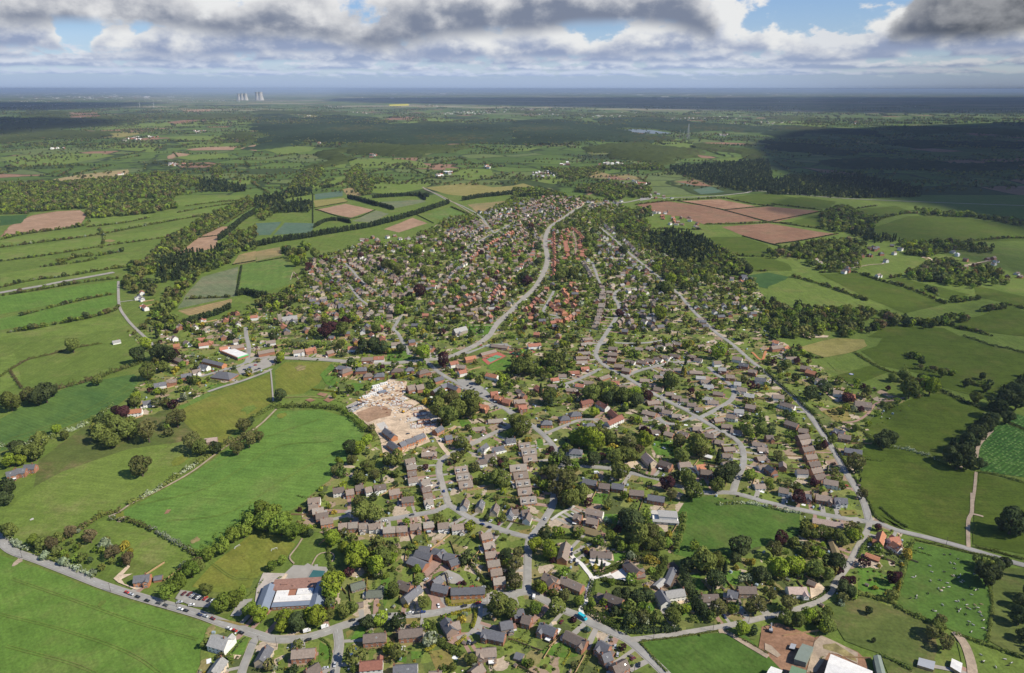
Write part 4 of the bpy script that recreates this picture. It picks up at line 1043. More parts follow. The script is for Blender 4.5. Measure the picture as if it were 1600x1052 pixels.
# sheet | row phrase | counted from | type | roofs | walls | ridge ends (x1,y1,x2,y2 per house) | options
ROWS = '''
F|row along the lower curved street|the turning circle|g2|br br2 br|bk wh bk|515,115,570,110;578,112,635,108;643,115,697,110;705,118,778,112;795,140,870,135;878,135,945,130;962,120,1030,112;1045,108,1110,100;1135,115,1205,108;1222,125,1295,115|c
F|stepped row by the turning circle|the far end|g2|br br2 dk br|ob bk|330,0,390,-5;350,25,420,12;372,55,448,42;402,88,478,75
F|stepped row beside the garden strip|the top|g2|br br2|ob bk|1405,185,1470,170;1420,240,1485,225;1432,295,1500,285;1445,350,1520,338;1465,405,1535,395;1482,460,1555,450|
F|barns round the brick courtyard|the far left|barn|sl|bk|960,325,1060,365;1000,285,1095,312;1020,262,1090,270;1105,275,1165,295;1130,310,1170,275;1180,305,1245,318;1205,350,1260,330|n
F|U-shaped cottages at the courtyard mouth|the top|g2|sl|bk|1105,470,1150,440;1105,490,1205,512|n
F|=long slate-roofed brick terrace above the main road, facing the verge/long slate terrace|-|t|sl|ob|1218,520,1430,512|n
F|=slate-roofed cream stone cottage end-on to the main road/cream stone cottage|-|g2|sl|cr|925,575,1020,500|n
F|=dark-tiled wing behind the cream stone cottage/wing behind the stone cottage|-|g2|dk|bk|890,470,965,500|n
F|=mossy-roofed brick hall bungalow right of the school/mossy-roofed hall|-|g1|gn|gb|590,500,675,475|n
F|=brown dormer bungalow with cream gable above the road bend/brown bungalow at the bend|-|g1|gn|cr|690,540,795,535
F|=small brown pyramid-roofed garage beside the road bend/small garage at the bend|-|low|br|cr|625,620,668,612
F|semis facing the main road|the road junction|g2|dk|bk|670,812,812,800;892,785,1040,772|n
F|semis with long back plots|the white caravan|g2|rb sl|wh|648,985,790,972;858,1005,1008,997
F|houses along the side road|the big field|g2|br dk|bk|222,910,368,898;310,1035,390,985|n
F|=grey-roofed white-gabled house end-on beside the side road/grey house by the side road|-|g2|sl|cr|70,875,20,965|n
F|houses round the gravel turning area|the yellow hedge|g2|sl br|gb bk|1182,700,1225,770;1200,745,1270,725;1415,775,1555,805;1375,905,1500,895;1525,735,1600,720
F|houses at the bottom edge|the semis|g2|br|bk|1345,1040,1410,990;1080,1045,1160,1040
E|=slate-roofed red-brick house alone beside the lane with parked cars/lone red-brick house|-|g2|sl|ob|835,445,935,432
E|=small slate-roofed brick garage beside the lone red-brick house/brick garage by the lone house|-|low|sl|bk|962,450,1012,442
E|=big grey-roofed white-gabled house at the corner of the large field/big grey corner house|-|big|gy|wh|1320,815,1425,845
E|=long grey-roofed house end-on below the big grey corner house/long grey house|-|g2|gy|cr|1320,1040,1385,950
G|white gables left of the lane|the left|s2|dk|wh|60,35,108,28;0,30,40,25
G|houses behind the tall trees|the lane|g2|br|wh bk|465,20,570,42;468,75,540,88;388,52,438,62
G|=long straw-coloured L-shaped bungalow beside the thuja hedge/straw-coloured bungalow|-|g1|th|gb|395,125,560,168
G|=brown house with red gable end at the drive entrance/house at the drive entrance|-|g2|br|ob|338,228,312,325|n
G|=brown bungalow behind its white gravel forecourt/bungalow with gravel forecourt|-|g1|dk|wh|490,292,622,298
G|=brown house at the head of the fan-shaped gravel drive/house at the gravel fan|-|g2|dk|bk|718,345,795,412
G|=small wing in front of the house at the gravel fan/wing at the gravel fan|-|low|dk|bk|762,435,828,425
G|=long narrow slate barn beside the dark yard/long narrow slate barn|-|low|sl|gb|965,490,1010,390|n
G|=low grey shed below the narrow slate barn/low grey shed|-|low|gy|gb|900,505,950,460
G|=white farmhouse with dark slate roof among tall trees/white slate farmhouse|-|g2|sl|wh|925,525,968,600|n
G|=white rear wing of the slate farmhouse/white rear wing|-|g2|gy|wh|960,540,1075,522|n
G|=brown house behind the long curved hedge/house behind the curved hedge|-|g2|dk|bk|585,548,692,592
G|=low brown garage wing left of the house behind the curved hedge/brown garage wing|-|low|dk|cr|535,555,588,570
G|cluster beside the white drive|the left|g2|br|ob bk|200,425,285,465;310,445,440,500;235,440,260,480|
G|farm lane row|the left|g2|dk sl|wh gb|1180,560,1290,558;1350,530,1415,545;1415,510,1525,510
G|=low brown outbuilding in front of the lane houses/lane outbuilding|-|low|br|gb|1350,600,1425,592
G|houses stepping down the lower street|the left|g2|sl dk|bk|8,665,70,650;65,690,120,705;175,735,275,775;335,785,465,850;540,845,610,882
G|cottages by the bottom corner|the top|g2|sl dk|bk|560,935,615,915;630,1010,715,965
G|=small dark shed in the garden at the lower left of the street/small dark garden shed|-|low|sl|gb|20,930,70,945
I|=long pinkish flat-looking bungalow beside the junction/long pinkish bungalow|-|g1|pk|cr|280,80,470,112|n
I|red cross-gabled houses at the corner|the junction|s2|or rd|bk wh|715,162,695,225;760,205,820,195;780,225,835,262
I|=long red-tiled barn below the red corner houses/long red barn|-|low|or|bk|612,300,700,332|n
I|=narrow grey thatched cottage buried in trees/narrow grey cottage|-|low|th|gb|398,215,432,300|n
I|=pale-roofed house with brick drive at the lane bend/pale house at the lane bend|-|g2|pk|wh|125,512,240,512
I|=small dull garage beside the pale house/small dull garage|-|low|dk|bk|250,470,300,490
B|houses north of the village street|the left|g2|br rd br|wh bk|232,88,300,80;305,80,370,66;10,95,110,75;60,28,120,20;575,62,665,60;440,92,480,82;660,132,730,128;735,125,800,122;845,38,900,35;1060,40,1110,65
B|houses south of the village street|the left|h2|sl dk|bk|500,180,585,190;525,215,590,192;622,195,690,192;668,232,725,226;735,230,800,226;845,200,920,196;930,195,985,190;1010,218,1080,200
B|big brick pair above the building site|the left|big|br|bk|945,310,995,300;1000,305,1045,296
B|new slate houses by the shop car park|the top|g2|sl|bk|1110,262,1165,245;1105,335,1150,310;1155,305,1205,285;1195,290,1265,318
B|new building site houses|the left|g2|sl|ob|805,570,865,615;835,650,890,690;895,665,930,650;935,645,990,628;990,622,1048,600;1115,580,1160,555;1180,620,1222,612|n
B|upper new street bungalows|the building site|g1|br br2|bk|1035,725,1130,720;1250,622,1340,630;1350,570,1430,562;1450,518,1540,512;1385,430,1450,440
B|gabled row behind the bushes|the top|s2|br br2 dk br|wh bk|930,770,990,755;940,805,1000,795;945,845,1000,835;950,885,1010,875
B|gabled row by the curved street|the top|s2|br2 dk br|wh bk|1030,905,1080,890;1035,945,1090,932;1045,985,1100,975;1050,1022,1105,1012
B|chalet row by the curved street|the top|d1|br br2|bk|1240,815,1320,805;1250,860,1332,850;1265,908,1350,895
B|steep white gables by the new street|the top|s2|sl dk|wh|1400,695,1440,665;1425,745,1495,725;1480,695,1545,680;1375,775,1440,765;1562,640,1620,632
B|row below the big field|the left|g2|dk br|wh bk|480,950,550,940;560,958,610,950;620,932,670,925;680,945,720,935;735,930,810,918;830,962,895,950;910,1005,985,998;325,1012,400,1005
B|=brick clubhouse with brown roof beside the tennis courts/tennis clubhouse|-|g1|br|bk|1400,105,1500,80|n
B|=flat-looking school hall beside the curving road/hall beside the road|-|g1|br|bk|1460,45,1590,60|n
B|cottages by the copper beech|the left|g2|rd or br|wh bk|1210,160,1260,150;1305,130,1370,118;1250,175,1310,180;1265,215,1310,205;1440,225,1510,240
B|row below the shops|the left|g2|rd or|bk|1465,345,1510,340;1495,365,1545,375;1545,385,1590,395;1395,420,1450,430
C|hipped semis along the short lane|the left|h2|sl|ob|180,522,250,522;295,497,360,490;360,472,430,465;385,572,455,565;450,547,520,537|n
C|tall houses round the small green|the left|g2|rb|bk wh|430,405,500,388;540,400,598,432;590,535,690,488;615,452,660,492
C|=white villa with slate roof among lawns/white villa|-|h2|sl|wh|358,700,440,705
C|=large new house with bare cream roof on a building plot/new cream-roofed house|-|big|pk|cr|835,725,885,775|n
C|houses along the sunny lane|the new cream house|g2|dk br or dk|bk wh|925,770,1000,795;1045,785,1115,782;1150,805,1205,798;1180,830,1250,838
C|=pale summer garage behind the sunny lane/pale garage|-|low|wt|cr|1205,735,1250,748
C|slate semis above the narrow gardens|the left|g2|sl dk|bk|445,885,530,900;545,915,612,922;625,915,700,925;735,955,825,962;850,985,955,1002
C|chalet column by the wooded road|the top|d1|br br2|ob bk|40,668,112,660;58,705,150,695;68,748,152,738;-15,805,88,795;8,852,98,842;22,900,110,890;35,950,120,942;50,1005,150,995
C|outer valley road row|the top|g1|br|bk wh|1320,692,1390,688;1315,730,1380,735;1315,785,1380,778;1262,512,1320,505;1310,545,1378,552;1370,575,1440,590;1505,655,1580,668;1535,690,1600,695;1530,752,1592,742;1540,805,1600,800;1515,922,1580,920
C|rows facing the estate entrance|the top|g2|br|bk|605,62,660,66;600,97,658,100;598,130,650,135;640,170,700,174;690,192,740,200
C|north bungalow estate row|the left|g1|br br2|wh bk|700,72,760,76;770,66,820,70;840,62,890,70;910,52,955,60;960,42,1005,46;1010,30,1060,40
C|second bungalow estate row|the left|g1|br dk|wh bk|720,142,770,155;780,146,840,156;840,136,890,146;890,126,940,140;945,115,990,126;990,106,1050,116;1100,112,1150,120;1140,132,1190,140
C|third bungalow estate row|the left|g1|br br2|wh bk|888,238,945,246;930,216,980,226;965,202,1010,210;1010,196,1062,200
C|looped bungalow estate row|the top|g1|br gy|bk wh|1110,212,1190,216;1150,246,1210,250;1180,272,1242,272;1200,300,1262,306;1258,342,1320,350;1190,372,1255,382;1222,398,1290,402
C|row east of spine road|the top|g1|br|bk cr|800,262,860,266;850,290,900,294;890,312,945,324;960,346,1012,350;1000,366,1060,372;1050,386,1102,390;1098,412,1150,420;1142,440,1192,446
C|row west of spine road|the top|g1|br br2|bk wh|845,405,915,398;890,432,950,436;940,456,1000,466;1000,482,1060,486;818,460,900,478;790,502,850,506
C|crescent below the estate|the left|g1|br dk|bk|800,552,855,562;870,585,920,580;955,590,1010,604;1050,590,1105,604;1130,562,1185,566;1200,602,1262,612;1270,642,1325,652
C|outer estate loop|the top|g2|br gy|wh bk|1260,152,1305,150;1290,192,1340,196;1338,236,1392,240;1388,282,1432,286;1408,312,1470,322;1450,352,1515,360;1462,420,1525,432;1390,450,1450,456;1340,482,1400,492
C|row left of the straight lane|the top|g2|br sl|wh bk|1380,122,1440,132;1420,162,1480,172;1480,202,1532,212;1520,252,1590,262
C|stacked column left of spine road|the top|g1|br br2|bk|440,10,500,4;430,40,500,34;420,70,500,64;410,96,490,94;400,126,482,124;388,152,470,150
C|left cul-de-sac|the left|g1|br rd|bk wh|220,300,280,296;240,262,290,256;290,236,340,236;352,216,420,214;340,322,400,324;398,292,452,300;450,276,510,280;430,190,480,186;545,256,605,236;618,276,672,280;670,302,722,306
C|cottages near the tennis courts|the top|g2|rd br|wh bk|100,46,180,40;10,396,80,390;40,432,90,426
D|row right of the straight lane|the top|g2|br or br|bk wh|20,62,90,52;30,22,70,28;112,128,180,126;205,180,265,190;240,205,300,220;300,256,370,272;410,332,470,340;472,356,545,362
D|=big brown ranch house at the end of its brick drive/big brown ranch house|-|big|br|cr|545,400,650,412
D|bungalows left of the lane end|the top|g2|br|wh bk|30,362,100,366;112,520,190,545;190,570,252,578;80,405,170,430
D|packed terrace along the lane|the top|g2|dk br|bk|185,617,252,605;200,652,265,640;215,692,280,680;235,740,300,730;255,785,320,775;270,826,332,815;290,866,350,855|n
D|houses near the lane junction|the left|g2|br sl|wh bk|70,940,130,950;170,976,270,986;300,986,400,1000;415,1006,495,1012;350,890,440,905;0,800,45,830
D|houses right of the lane by the hedge|the top|g2|sl br|bk|415,570,480,590;440,605,520,620;480,692,590,710
-|steep gables on curved street|the left|s2|dk sl|wh cr|724,789,728,778;748,791,752,780;771,797,775,786;795,804,799,793;822,810,826,800|n
A|slate cottages at the left edge|the left|g2|sl|bk|35,850,105,832;95,828,160,822;150,802,220,798
A|=orange-tiled white house beside the copper tree/orange-tiled white house|-|g2|or|wh|795,460,885,450|n
A|=slate-roofed white house behind a golden hedge/house behind the golden hedge|-|g2|sl|wh|890,405,970,390
A|=broad brown hay barn at the corner of the yellow meadow/brown hay barn|-|barn|pk|gb|1268,640,1355,630|n
A|cottages along the lane into the village|the left|g2|sl br|wh bk|960,295,1035,282;1040,272,1100,264;1130,238,1195,228;1200,212,1250,202;1250,170,1300,180;1080,118,1160,150
A|=long slate-roofed brick workshop beside the lane/long brick workshop|-|barn|sl|ob|1275,138,1400,168|n
A|houses behind the white-roofed shop|the left|g2|rd or br|wh bk|1240,42,1300,34;1080,48,1120,42;1440,62,1520,46;1370,70,1420,60
A|=small grey-roofed bungalow at the meadow edge/small grey bungalow|-|g1|gy|wh|700,28,750,18
'''
def ordi(i): return ORD[i]
hn = 0
for ln in ROWS.strip().split('\n'):
    f = ln.split('|'); tl, phrase, anchor, typ, rf, wl, data = f[:7]; op = f[7] if len(f) > 7 else ''
    rf, wl = rf.split(), wl.split(); he, W_, pt, hip = TYPES[typ]; zr = he + W_ / 2 * pt
    items = [nums(q) for q in data.split(';')]
    for i, (x1, y1, x2, y2) in enumerate(items):
        hn += 1; g = random.Random(hn * 77)
        p1, p2 = at(*tz(tl, x1, y1), zr), at(*tz(tl, x2, y2), zr); p1.z = p2.z = 0
        r_, w2 = rf[i % len(rf)], wl[(i * 3 + i // 2) % len(wl)]
        if phrase[0] == '=':
            label, short = phrase[1:].split('/')[:2]
        else:
            label = f"{RW[r_]} {WW[w2]} {KIND[typ]}, {ordi(i)} from {anchor} in the {phrase}"
            short = f"{ordi(i)} house in the {phrase}"
            if len(label.split()) > 16: label = f"{RW[r_]} {KIND[typ]}, {ordi(i)} from {anchor} in the {phrase}"
            if len(label.split()) > 16: label = f"{RW[r_]} one, {ordi(i)} from {anchor} in the {phrase}"
        py = tz(tl, x1, y1)[1]; det = 2 if py > 625 else 1
        nm = NAME[typ] if 'cottage' not in phrase else 'cottage'
        cat = {'outbuilding': 'outbuilding', 'barn': 'barn', 'bungalow': 'bungalow', 'terrace': 'terrace'}.get(nm, 'house')
        build_house(nm, label, cat, p1, p2, typ, r_, w2, det, None if phrase[0] == '=' else phrase, hn, opts=op)
        c = (p1 + p2) / 2; HOUSES.append((c.x, c.y, short))
print('houses', hn)

# ================================================================== SPECIAL BUILDINGS
def local_frame(p, q):
    d = q - p; ang = math.atan2(d.y, d.x); return p, ang, d.length
# school: two metal-roofed wings, a red felt block and white flat roofs
p, a_, L_ = local_frame(at(425, 948), at(492, 944))
sch = thing('school', 'school with two blue-grey metal-roofed wings round white and red flat roofs', 'school', (p.x, p.y, 0), a_)
s_ = L_ / 33.
m_ = MB(); m_.box(-3, 36, 13.0, 25, -.5, 4.2); m_.box(1, 29, 0.2, 13, -.5, 3.6); wm_ = m_.obj('wall', 'wall_bk', sch)
m_ = MB(); m_.box(-3.3, 36.3, 13.03, 25.3, 4.2, 4.5); m_.box(3, 8, 18, 19.2, 4.5, 5.3); m_.box(12, 13.2, 16, 17.2, 4.5, 5.2); m_.box(24, 25.5, 20, 21.2, 4.5, 5.2); m_.obj('red_roof', 'felt_red', sch, label='dull red flat felt roof at the back of the school')
m_ = MB(); m_.box(1.1, 10.5, 0.3, 12.9, 3.6, 3.85); m_.box(10.503, 28.9, 0.3, 6.5, 3.6, 3.85); m_.box(17, 28.9, 6.503, 12.9, 3.6, 4.6); m_.box(20, 21, 3, 4, 3.85, 4.3); m_.box(24, 25, 9, 10, 4.6, 5.0); m_.box(21, 21.6, 10, 10.6, 4.6, 5.2); m_.box(5, 5.7, 4, 4.7, 3.85, 4.4); m_.box(8, 9.2, 9, 10, 3.85, 4.3); m_.box(26, 27.5, 1.5, 2.3, 3.85, 4.2); m_.obj('white_roof', 'membrane', sch, label='white flat roof in the middle of the school')
for x0 in (-9.5, 29.5):
    m_ = MB(); wall_geo(m_, 27, 9.6, 3.4, .55, 0, x0 + 4.2, 5.5, math.pi / 2); m_.obj('wing_wall', 'wall_bk', sch)
    m_ = MB(); roof_geo(m_, 27, 9.6, 3.42, .55, 0, .4, .25, x0 + 4.2, 5.5, math.pi / 2); m_.obj('wing_roof', 'steel_blue', sch)
m_ = MB(); m_.box(38.6, 47, -7.5, 1.0, -.5, 3.2); m_.box(40.5, 42.5, -4, -2, 3.45, 3.9); m_.obj('annexe_wall', 'wall_bk', sch)
m_ = MB(); m_.box(38.55, 47.2, -7.7, 1.2, 3.2, 3.45); m_.obj('annexe_roof', 'steel_dark', sch)
m_ = MB(); m_.box(0.9, 29.1, -4.5, 0.15, -.5, 3.3); m_.obj('front_wall', 'wall_bk', sch)
m_ = MB(); m_.box(0.8, 29.2, -4.8, 0.2, 3.3, 3.6); m_.obj('front_roof', 'steel_blue', sch)
for i in range(8):
    wn = link('window', window_mesh(1.9), sch); wn.location = (3 + i * 3.4, -4.52, 1.0)
HOUSEPOS += [(p.x + math.cos(a_) * x - math.sin(a_) * y, p.y + math.sin(a_) * x + math.cos(a_) * y, 8.) for x in (-6, 4, 15, 26, 35) for y in (0, 10, 22)]
HOUSES.append((p.x + 15, p.y + 8, 'school'))
# school swimming pool under a green cover
p, a_, L_ = local_frame(at(480, 906), at(502, 908)); m_ = MB(); o = thing('swimming_pool', 'small dark green covered swimming pool behind the school', 'pool', (p.x, p.y, .9), a_)
m_.box(0, L_, 0, 11, -.8, .35); m_.obj('surround', 'pavement', o); m_ = MB(); m_.box(.7, L_ - .7, .7, 10.3, .352, .42); m_.obj('cover', 'pool', o)
# village shop with white flat roof and green fascia
p, a_, L_ = local_frame(at(343, 552), at(372, 564)); o = thing('shop', 'long brick shop with white flat roof and green front beside the village street', 'shop', (p.x, p.y, 0), a_)
m_ = MB(); m_.box(0, L_, 0, 17, -.5, 4.6); m_.obj('wall', 'wall_bk', o); m_ = MB(); m_.box(-.3, L_ + .3, 1.5, 17.2, 4.6, 4.95); m_.obj('roof', 'membrane', o)
m_ = MB(); m_.box(L_ + .01, L_ + .5, -.2, 17.1, 3.5, 5.2); MATS['fascia'] = plain('fascia', (.10, .50, .16), .05, 1.); m_.obj('fascia', 'fascia', o)
for i in range(9):
    wn = link('window', window_mesh(1.9), o); wn.location = (2.5 + i * (L_ - 5) / 8, 0, 1.4)
HOUSEPOS += [(p.x + math.cos(a_) * x, p.y + math.sin(a_) * x + 7, 9) for x in (4, 15, 26, 37)]; HOUSES.append((p.x + 15, p.y + 8, 'white-roofed shop'))
# dark pyramid-roofed medical centre
p, a_, L_ = local_frame(at(336, 588), at(366, 592)); build_house('surgery', 'low dark slate hipped building by the car park', 'surgery', p, p + Vector((L_ * math.cos(a_), L_ * math.sin(a_), 0)), 'h1', 'sl', 'bk', 1, None, 5, 19, 'n'); HOUSES.append((p.x + 15, p.y, 'dark slate surgery'))
# churches
def church(q1, q2, label, short, tower):
    p1, p2 = at(*q1, 9), at(*q2, 9); p1.z = p2.z = 0; d = p2 - p1; L = d.length; c = (p1 + p2) / 2
    o = thing('church', label, 'church', (c.x, c.y, 0), math.atan2(d.y, d.x))
    m_ = MB(); wall_geo(m_, L, 10, 5.5, 1.0, 0); w_o = m_.obj('nave_wall', 'wall_st', o); m_ = MB(); roof_geo(m_, L, 10, 5.5, 1.0, 0); m_.obj('roof', 'roof_gy', o)
    m_ = MB(); wall_geo(m_, 7, 6, 3.6, 1.0, 0, -L * .2, -6, math.pi / 2); m_.obj('porch_wall', 'wall_st', o); m_ = MB(); roof_geo(m_, 7, 6, 3.62, 1.0, 0, .3, .2, -L * .2, -6, math.pi / 2); m_.obj('porch_roof', 'roof_gy', o)
    if tower:
        m_ = MB(); x = -L / 2 - 3.02; m_.box(x - 3, x + 3, -3, 3, -.5, 15)
        for sx in (-1, 1):
            for sy in (-1, 1): m_.box(x + sx * 2.6 - .4, x + sx * 2.6 + .4, sy * 2.6 - .4, sy * 2.6 + .4, 15.003, 17)
        m_.obj('tower', 'wall_st', o)
    else:
        m_ = MB(); m_.box(L / 2 - .5, L / 2 + .1, -.9, .9, 10.4, 13.2); m_.obj('bell_cote', 'wall_st', o)
    for s in (-1, 1):
        for i in range(5):
            wn = link('window', window_mesh(1.3, 1.25), o); wn.location = ((-.4 + .2 * i) * L, s * 5, 2.2); wn.rotation_euler = (0, 0, 0 if s < 0 else math.pi); wn.scale = (.7, 1, 1.9)
    HOUSEPOS.append((c.x, c.y, 12)); HOUSES.append((c.x, c.y, short))
church((709, 516), (728, 511), 'grey-roofed stone church with bell cote in its churchyard by the curving road', 'churchyard church', False)
church((440, 497), (464, 494), 'old stone church with square tower above the village street', 'tower church', True)
# farm buildings, bottom right
def flat_barn(label, pts4, he, mat, wall, short=None, pitch=0.0, nm='barn'):
    P = [at(*tz('I', *q), he) for q in pts4]; c = sum(P, Vector()) / 4; c.z = 0
    o = thing(nm, label, 'barn', c, 0)
    Q = [Vector((q.x - c.x, q.y - c.y, 0)) for q in P]
    m_ = MB(); m_.solid([(q.x, q.y, -.5) for q in Q], [(q.x, q.y, he) for q in Q]); m_.obj('wall', wall, o)
    E = [q * 1.03 for q in Q]; mid0, mid1 = (E[0] + E[1]) / 2, (E[2] + E[3]) / 2; hr = he + pitch
    m_ = MB(); z = he + .02
    # ridge from middle of side 0-1 to middle of side 2-3
    A, B, C_, D = [(q.x, q.y, z) for q in E]; r0, r1 = (mid0.x, mid0.y, hr + .03), (mid1.x, mid1.y, hr + .03)
    for f in ((A, r0, r1, D), (r0, B, C_, r1), (A, B, r0), (C_, D, r1), (A, D, C_, B)): m_.face(f)
    m_.obj('roof', mat, o); HOUSEPOS.append((c.x, c.y, 10))
    if short: HOUSES.append((c.x, c.y, short))
    return o
flat_barn('square grey-green metal barn in the middle of the farmyard', [(165, 962), (215, 868), (285, 890), (240, 985)], 5.0, 'barn_green', 'barn_green', 'grey-green barn', 1.2)
flat_barn('big white-roofed farm shed at the bottom edge of the farmyard', [(350, 1075), (395, 935), (650, 1040), (640, 1160)], 6.0, 'membrane', 'barn_green', 'white-roofed shed', 2.2)
flat_barn('narrow dark green shed right of the white-roofed shed', [(660, 945), (705, 945), (745, 1090), (690, 1090)], 4.5, 'barn_green', 'barn_green', 'dark green shed', 1.0)
flat_barn('white-roofed barn at the lower left of the farmyard', [(-20, 1080), (20, 1010), (90, 1035), (60, 1110)], 5.0, 'membrane', 'barn_green2', None, 1.5)
flat_barn('bright green barn between the two white farm roofs', [(125, 1080), (150, 1005), (240, 1035), (225, 1110)], 5.0, 'barn_green2', 'barn_green2', None, 1.5)
flat_barn('row of small timber sheds in the rough field', [(935, 1000), (945, 955), (1045, 980), (1035, 1030)], 2.6, 'metal_grey', 'timber', 'timber sheds', .5, 'shed')
flat_barn('small white-topped shed beside the bare track', [(1140, 1010), (1150, 960), (1215, 990), (1205, 1050)], 2.6, 'membrane', 'timber', None, .5, 'shed')
flat_barn('little black water bowser shed standing in the red yard', [(132, 895), (145, 865), (178, 873), (165, 902)], 2.4, 'metal_grey', 'black', None, .3, 'shed')
# flat-roofed modern white house
p, a_, L_ = local_frame(at(1020, 819), at(1060, 822)); o = thing('house', 'white flat-roofed modern house with stepped terraces beside the dark field', 'house', (p.x, p.y, 0), a_)
m_ = MB(); m_.box(0, L_, 0, 9, -.5, 3.2); m_.box(L_ * .25, L_ * .95, 3, 13, 3.203, 6.2); m_.obj('wall', 'wall_wh', o); m_ = MB(); m_.box(-.4, L_ + .4, -1.2, 2.95, 3.2, 3.5); m_.box(L_ * .22, L_ * .98, 2.8, 13.3, 6.2, 6.5); m_.obj('roof', 'roof_gy', o)
for i in range(4):
    wn = link('window', window_mesh(1.9, 1.25), o); wn.location = (2.5 + i * (L_ - 5) / 3, 0, 1.)
HOUSEPOS.append((p.x + 10, p.y + 5, 12)); HOUSES.append((p.x + 10, p.y + 5, 'white flat-roofed house'))
# building site: part-built shells, cabins, stacks
def shell(tile, x, y, w_, d_, h, rot, label):
    p = at(*tz(tile, x, y)); o = thing('house_shell', label, 'building shell', (p.x, p.y, 0), rot); m_ = MB()
    for b in ((-w_ / 2, w_ / 2, -d_ / 2, -d_ / 2 + .35), (-w_ / 2, w_ / 2, d_ / 2 - .35, d_ / 2), (-w_ / 2, -w_ / 2 + .35, -d_ / 2 + .352, d_ / 2 - .352), (w_ / 2 - .35, w_ / 2, -d_ / 2 + .352, d_ / 2 - .352), (-.2, .2, -d_ / 2 + .352, d_ / 2 - .352)): m_.box(b[0], b[1], b[2], b[3], -.3, h)
    m_.obj('wall', 'wall_bk', o); m_ = MB(); m_.box(-w_ / 2 - 1, w_ / 2 + 1, -d_ / 2 - 1, d_ / 2 + 1, .95, 1.15); m_.obj('slab', 'pale_concrete', o); HOUSEPOS.append((p.x, p.y, w_ * .5))
for i, q in enumerate([(905, 395, 11, 8, 1.0, .1, 'pale foundation shell near the top hedge of the site'), (985, 520, 12, 8, .9, .3, 'low foundation shell inside the bend of the site track'), (1005, 565, 12, 8, 1.4, .2, 'dark-trenched shell above the new terrace'), (1090, 560, 11, 8, 1.9, .2, 'half-height shell by the new detached house'), (880, 425, 12, 9, 1.6, .2, 'low wall shell nearest the top of the building site track'), (945, 440, 13, 9, 1.8, -.3, 'low wall shell right of the bend in the site track'), (1030, 490, 15, 10, 2.2, .25, 'square pale wall shell by the wooded edge of the site'), (1010, 455, 12, 8, 1.5, .25, 'narrow pale slab shell against the site hedge'), (1050, 540, 14, 9, 2.6, .2, 'pink brick wall shell above the new slate house'), (1110, 520, 14, 8, 1.2, .25, 'pale slab shell at the right edge of the site')]): shell('B', *q[:6], q[6])
cab = 0
for x, y, r_, c_, lb in [(690, 385, .5, 'membrane', 'long white site cabin by the parked cars'), (730, 370, .5, 'membrane', 'second white site cabin behind the parked cars'), (765, 340, .5, 'frame_white', 'white site cabin in the middle of the stores'), (800, 305, .5, 'membrane', 'white cabin near the top of the stores'), (790, 355, .4, 'steel_blue', 'blue-grey site container beside the white cabins'), (750, 320, .6, 'frame_white', 'white cabin at the left edge of the stores'), (1180, 655, .3, 'membrane', 'white site cabin at the estate entrance')]:
    p = at(*tz('B', x, y)); o = thing('site_cabin', lb, 'cabin', (p.x, p.y, .9), r_, 'building site cabins'); m_ = MB(); m_.box(-5, 5, -1.7, 1.7, 0, 2.6); m_.obj('body', c_, o); m_ = MB(); m_.box(-5.1, 5.1, -1.8, 1.8, 2.6, 2.75); m_.obj('roof', 'membrane' if c_ != 'steel_blue' else 'steel_blue', o)
    for i in range(3): wn = link('window', window_mesh(1.3), o); wn.location = (-3 + 3 * i, -1.7, 1.)
m_ = MB(); g_ = random.Random(4)
for i in range(300):
    x, y = g_.uniform(640, 940), g_.uniform(285, 440)
    if not (y > 470 - (x - 600) * .62 - 60 + 0 and y < 470 - (x - 640) * .20): continue
    p = at(*tz('B', x, y)); a, b, h = g_.uniform(.5, 1.6), g_.uniform(.4, 1.2), g_.uniform(.4, 1.6); m_.box(p.x - a, p.x + a, p.y - b, p.y + b, .9, .9 + h, g_.choice((0, 0, 1, 2, 3, 3)))
for i in range(160):
    x, y = g_.uniform(780, 1120), g_.uniform(400, 600)
    if abs((y - 400) - (x - 780) * .55) > 60: continue
    p = at(*tz('B', x, y)); a, b, h = g_.uniform(.4, 1.2), g_.uniform(.3, .9), g_.uniform(.3, 1.2); m_.box(p.x - a, p.x + a, p.y - b, p.y + b, .9, .9 + h, g_.choice((0, 0, 1, 2, 3)))
o = m_.obj('rubble', ['membrane', 'timber', 'wall_bk', 'sand'], kind='stuff'); o['label'] = 'stacks of blocks, timber and rubble strewn over the building site'; o['category'] = 'building materials'
def digger(tile, x, y, rot, label, c='digger_yellow'):
    p = at(*tz(tile, x, y)); o = thing('excavator', label, 'digger', (p.x, p.y, .95), rot)
    for s in (-1, 1):
        m_ = MB(); m_.box(-1.9, 1.9, s * 1.1 - .35, s * 1.1 + .35, 0, .8); m_.obj('track', 'black', o)
    m_ = MB(); m_.box(-1.8, 1.2, -1.2, 1.2, .9, 2.0); m_.obj('body', c, o); m_ = MB(); m_.box(.1, 1.3, .1, 1.2, 2.0, 3.2); m_.obj('cab', 'glass', o)
    m_ = MB(); m_.tube((1.2, -.2, 1.6), (4.0, -.2, 4.0), .3, .25); m_.tube((4.0, -.2, 4.0), (6.0, -.2, 1.6), .22, .18); m_.box(5.5, 6.5, -.7, .3, .5, 1.7); m_.obj('arm', c, o)
digger('B', 920, 478, 2.4, 'yellow excavator by the bend of the site track'); digger('B', 645, 405, .4, 'orange-yellow excavator beside the site car park'); digger('I', 15, 795, 1.2, 'dark excavator at the left of the red farmyard', 'metal_grey')
HOUSES += [(at(*tz('B', 740, 480)).x, at(*tz('B', 740, 480)).y, 'bare soil of the building site')]
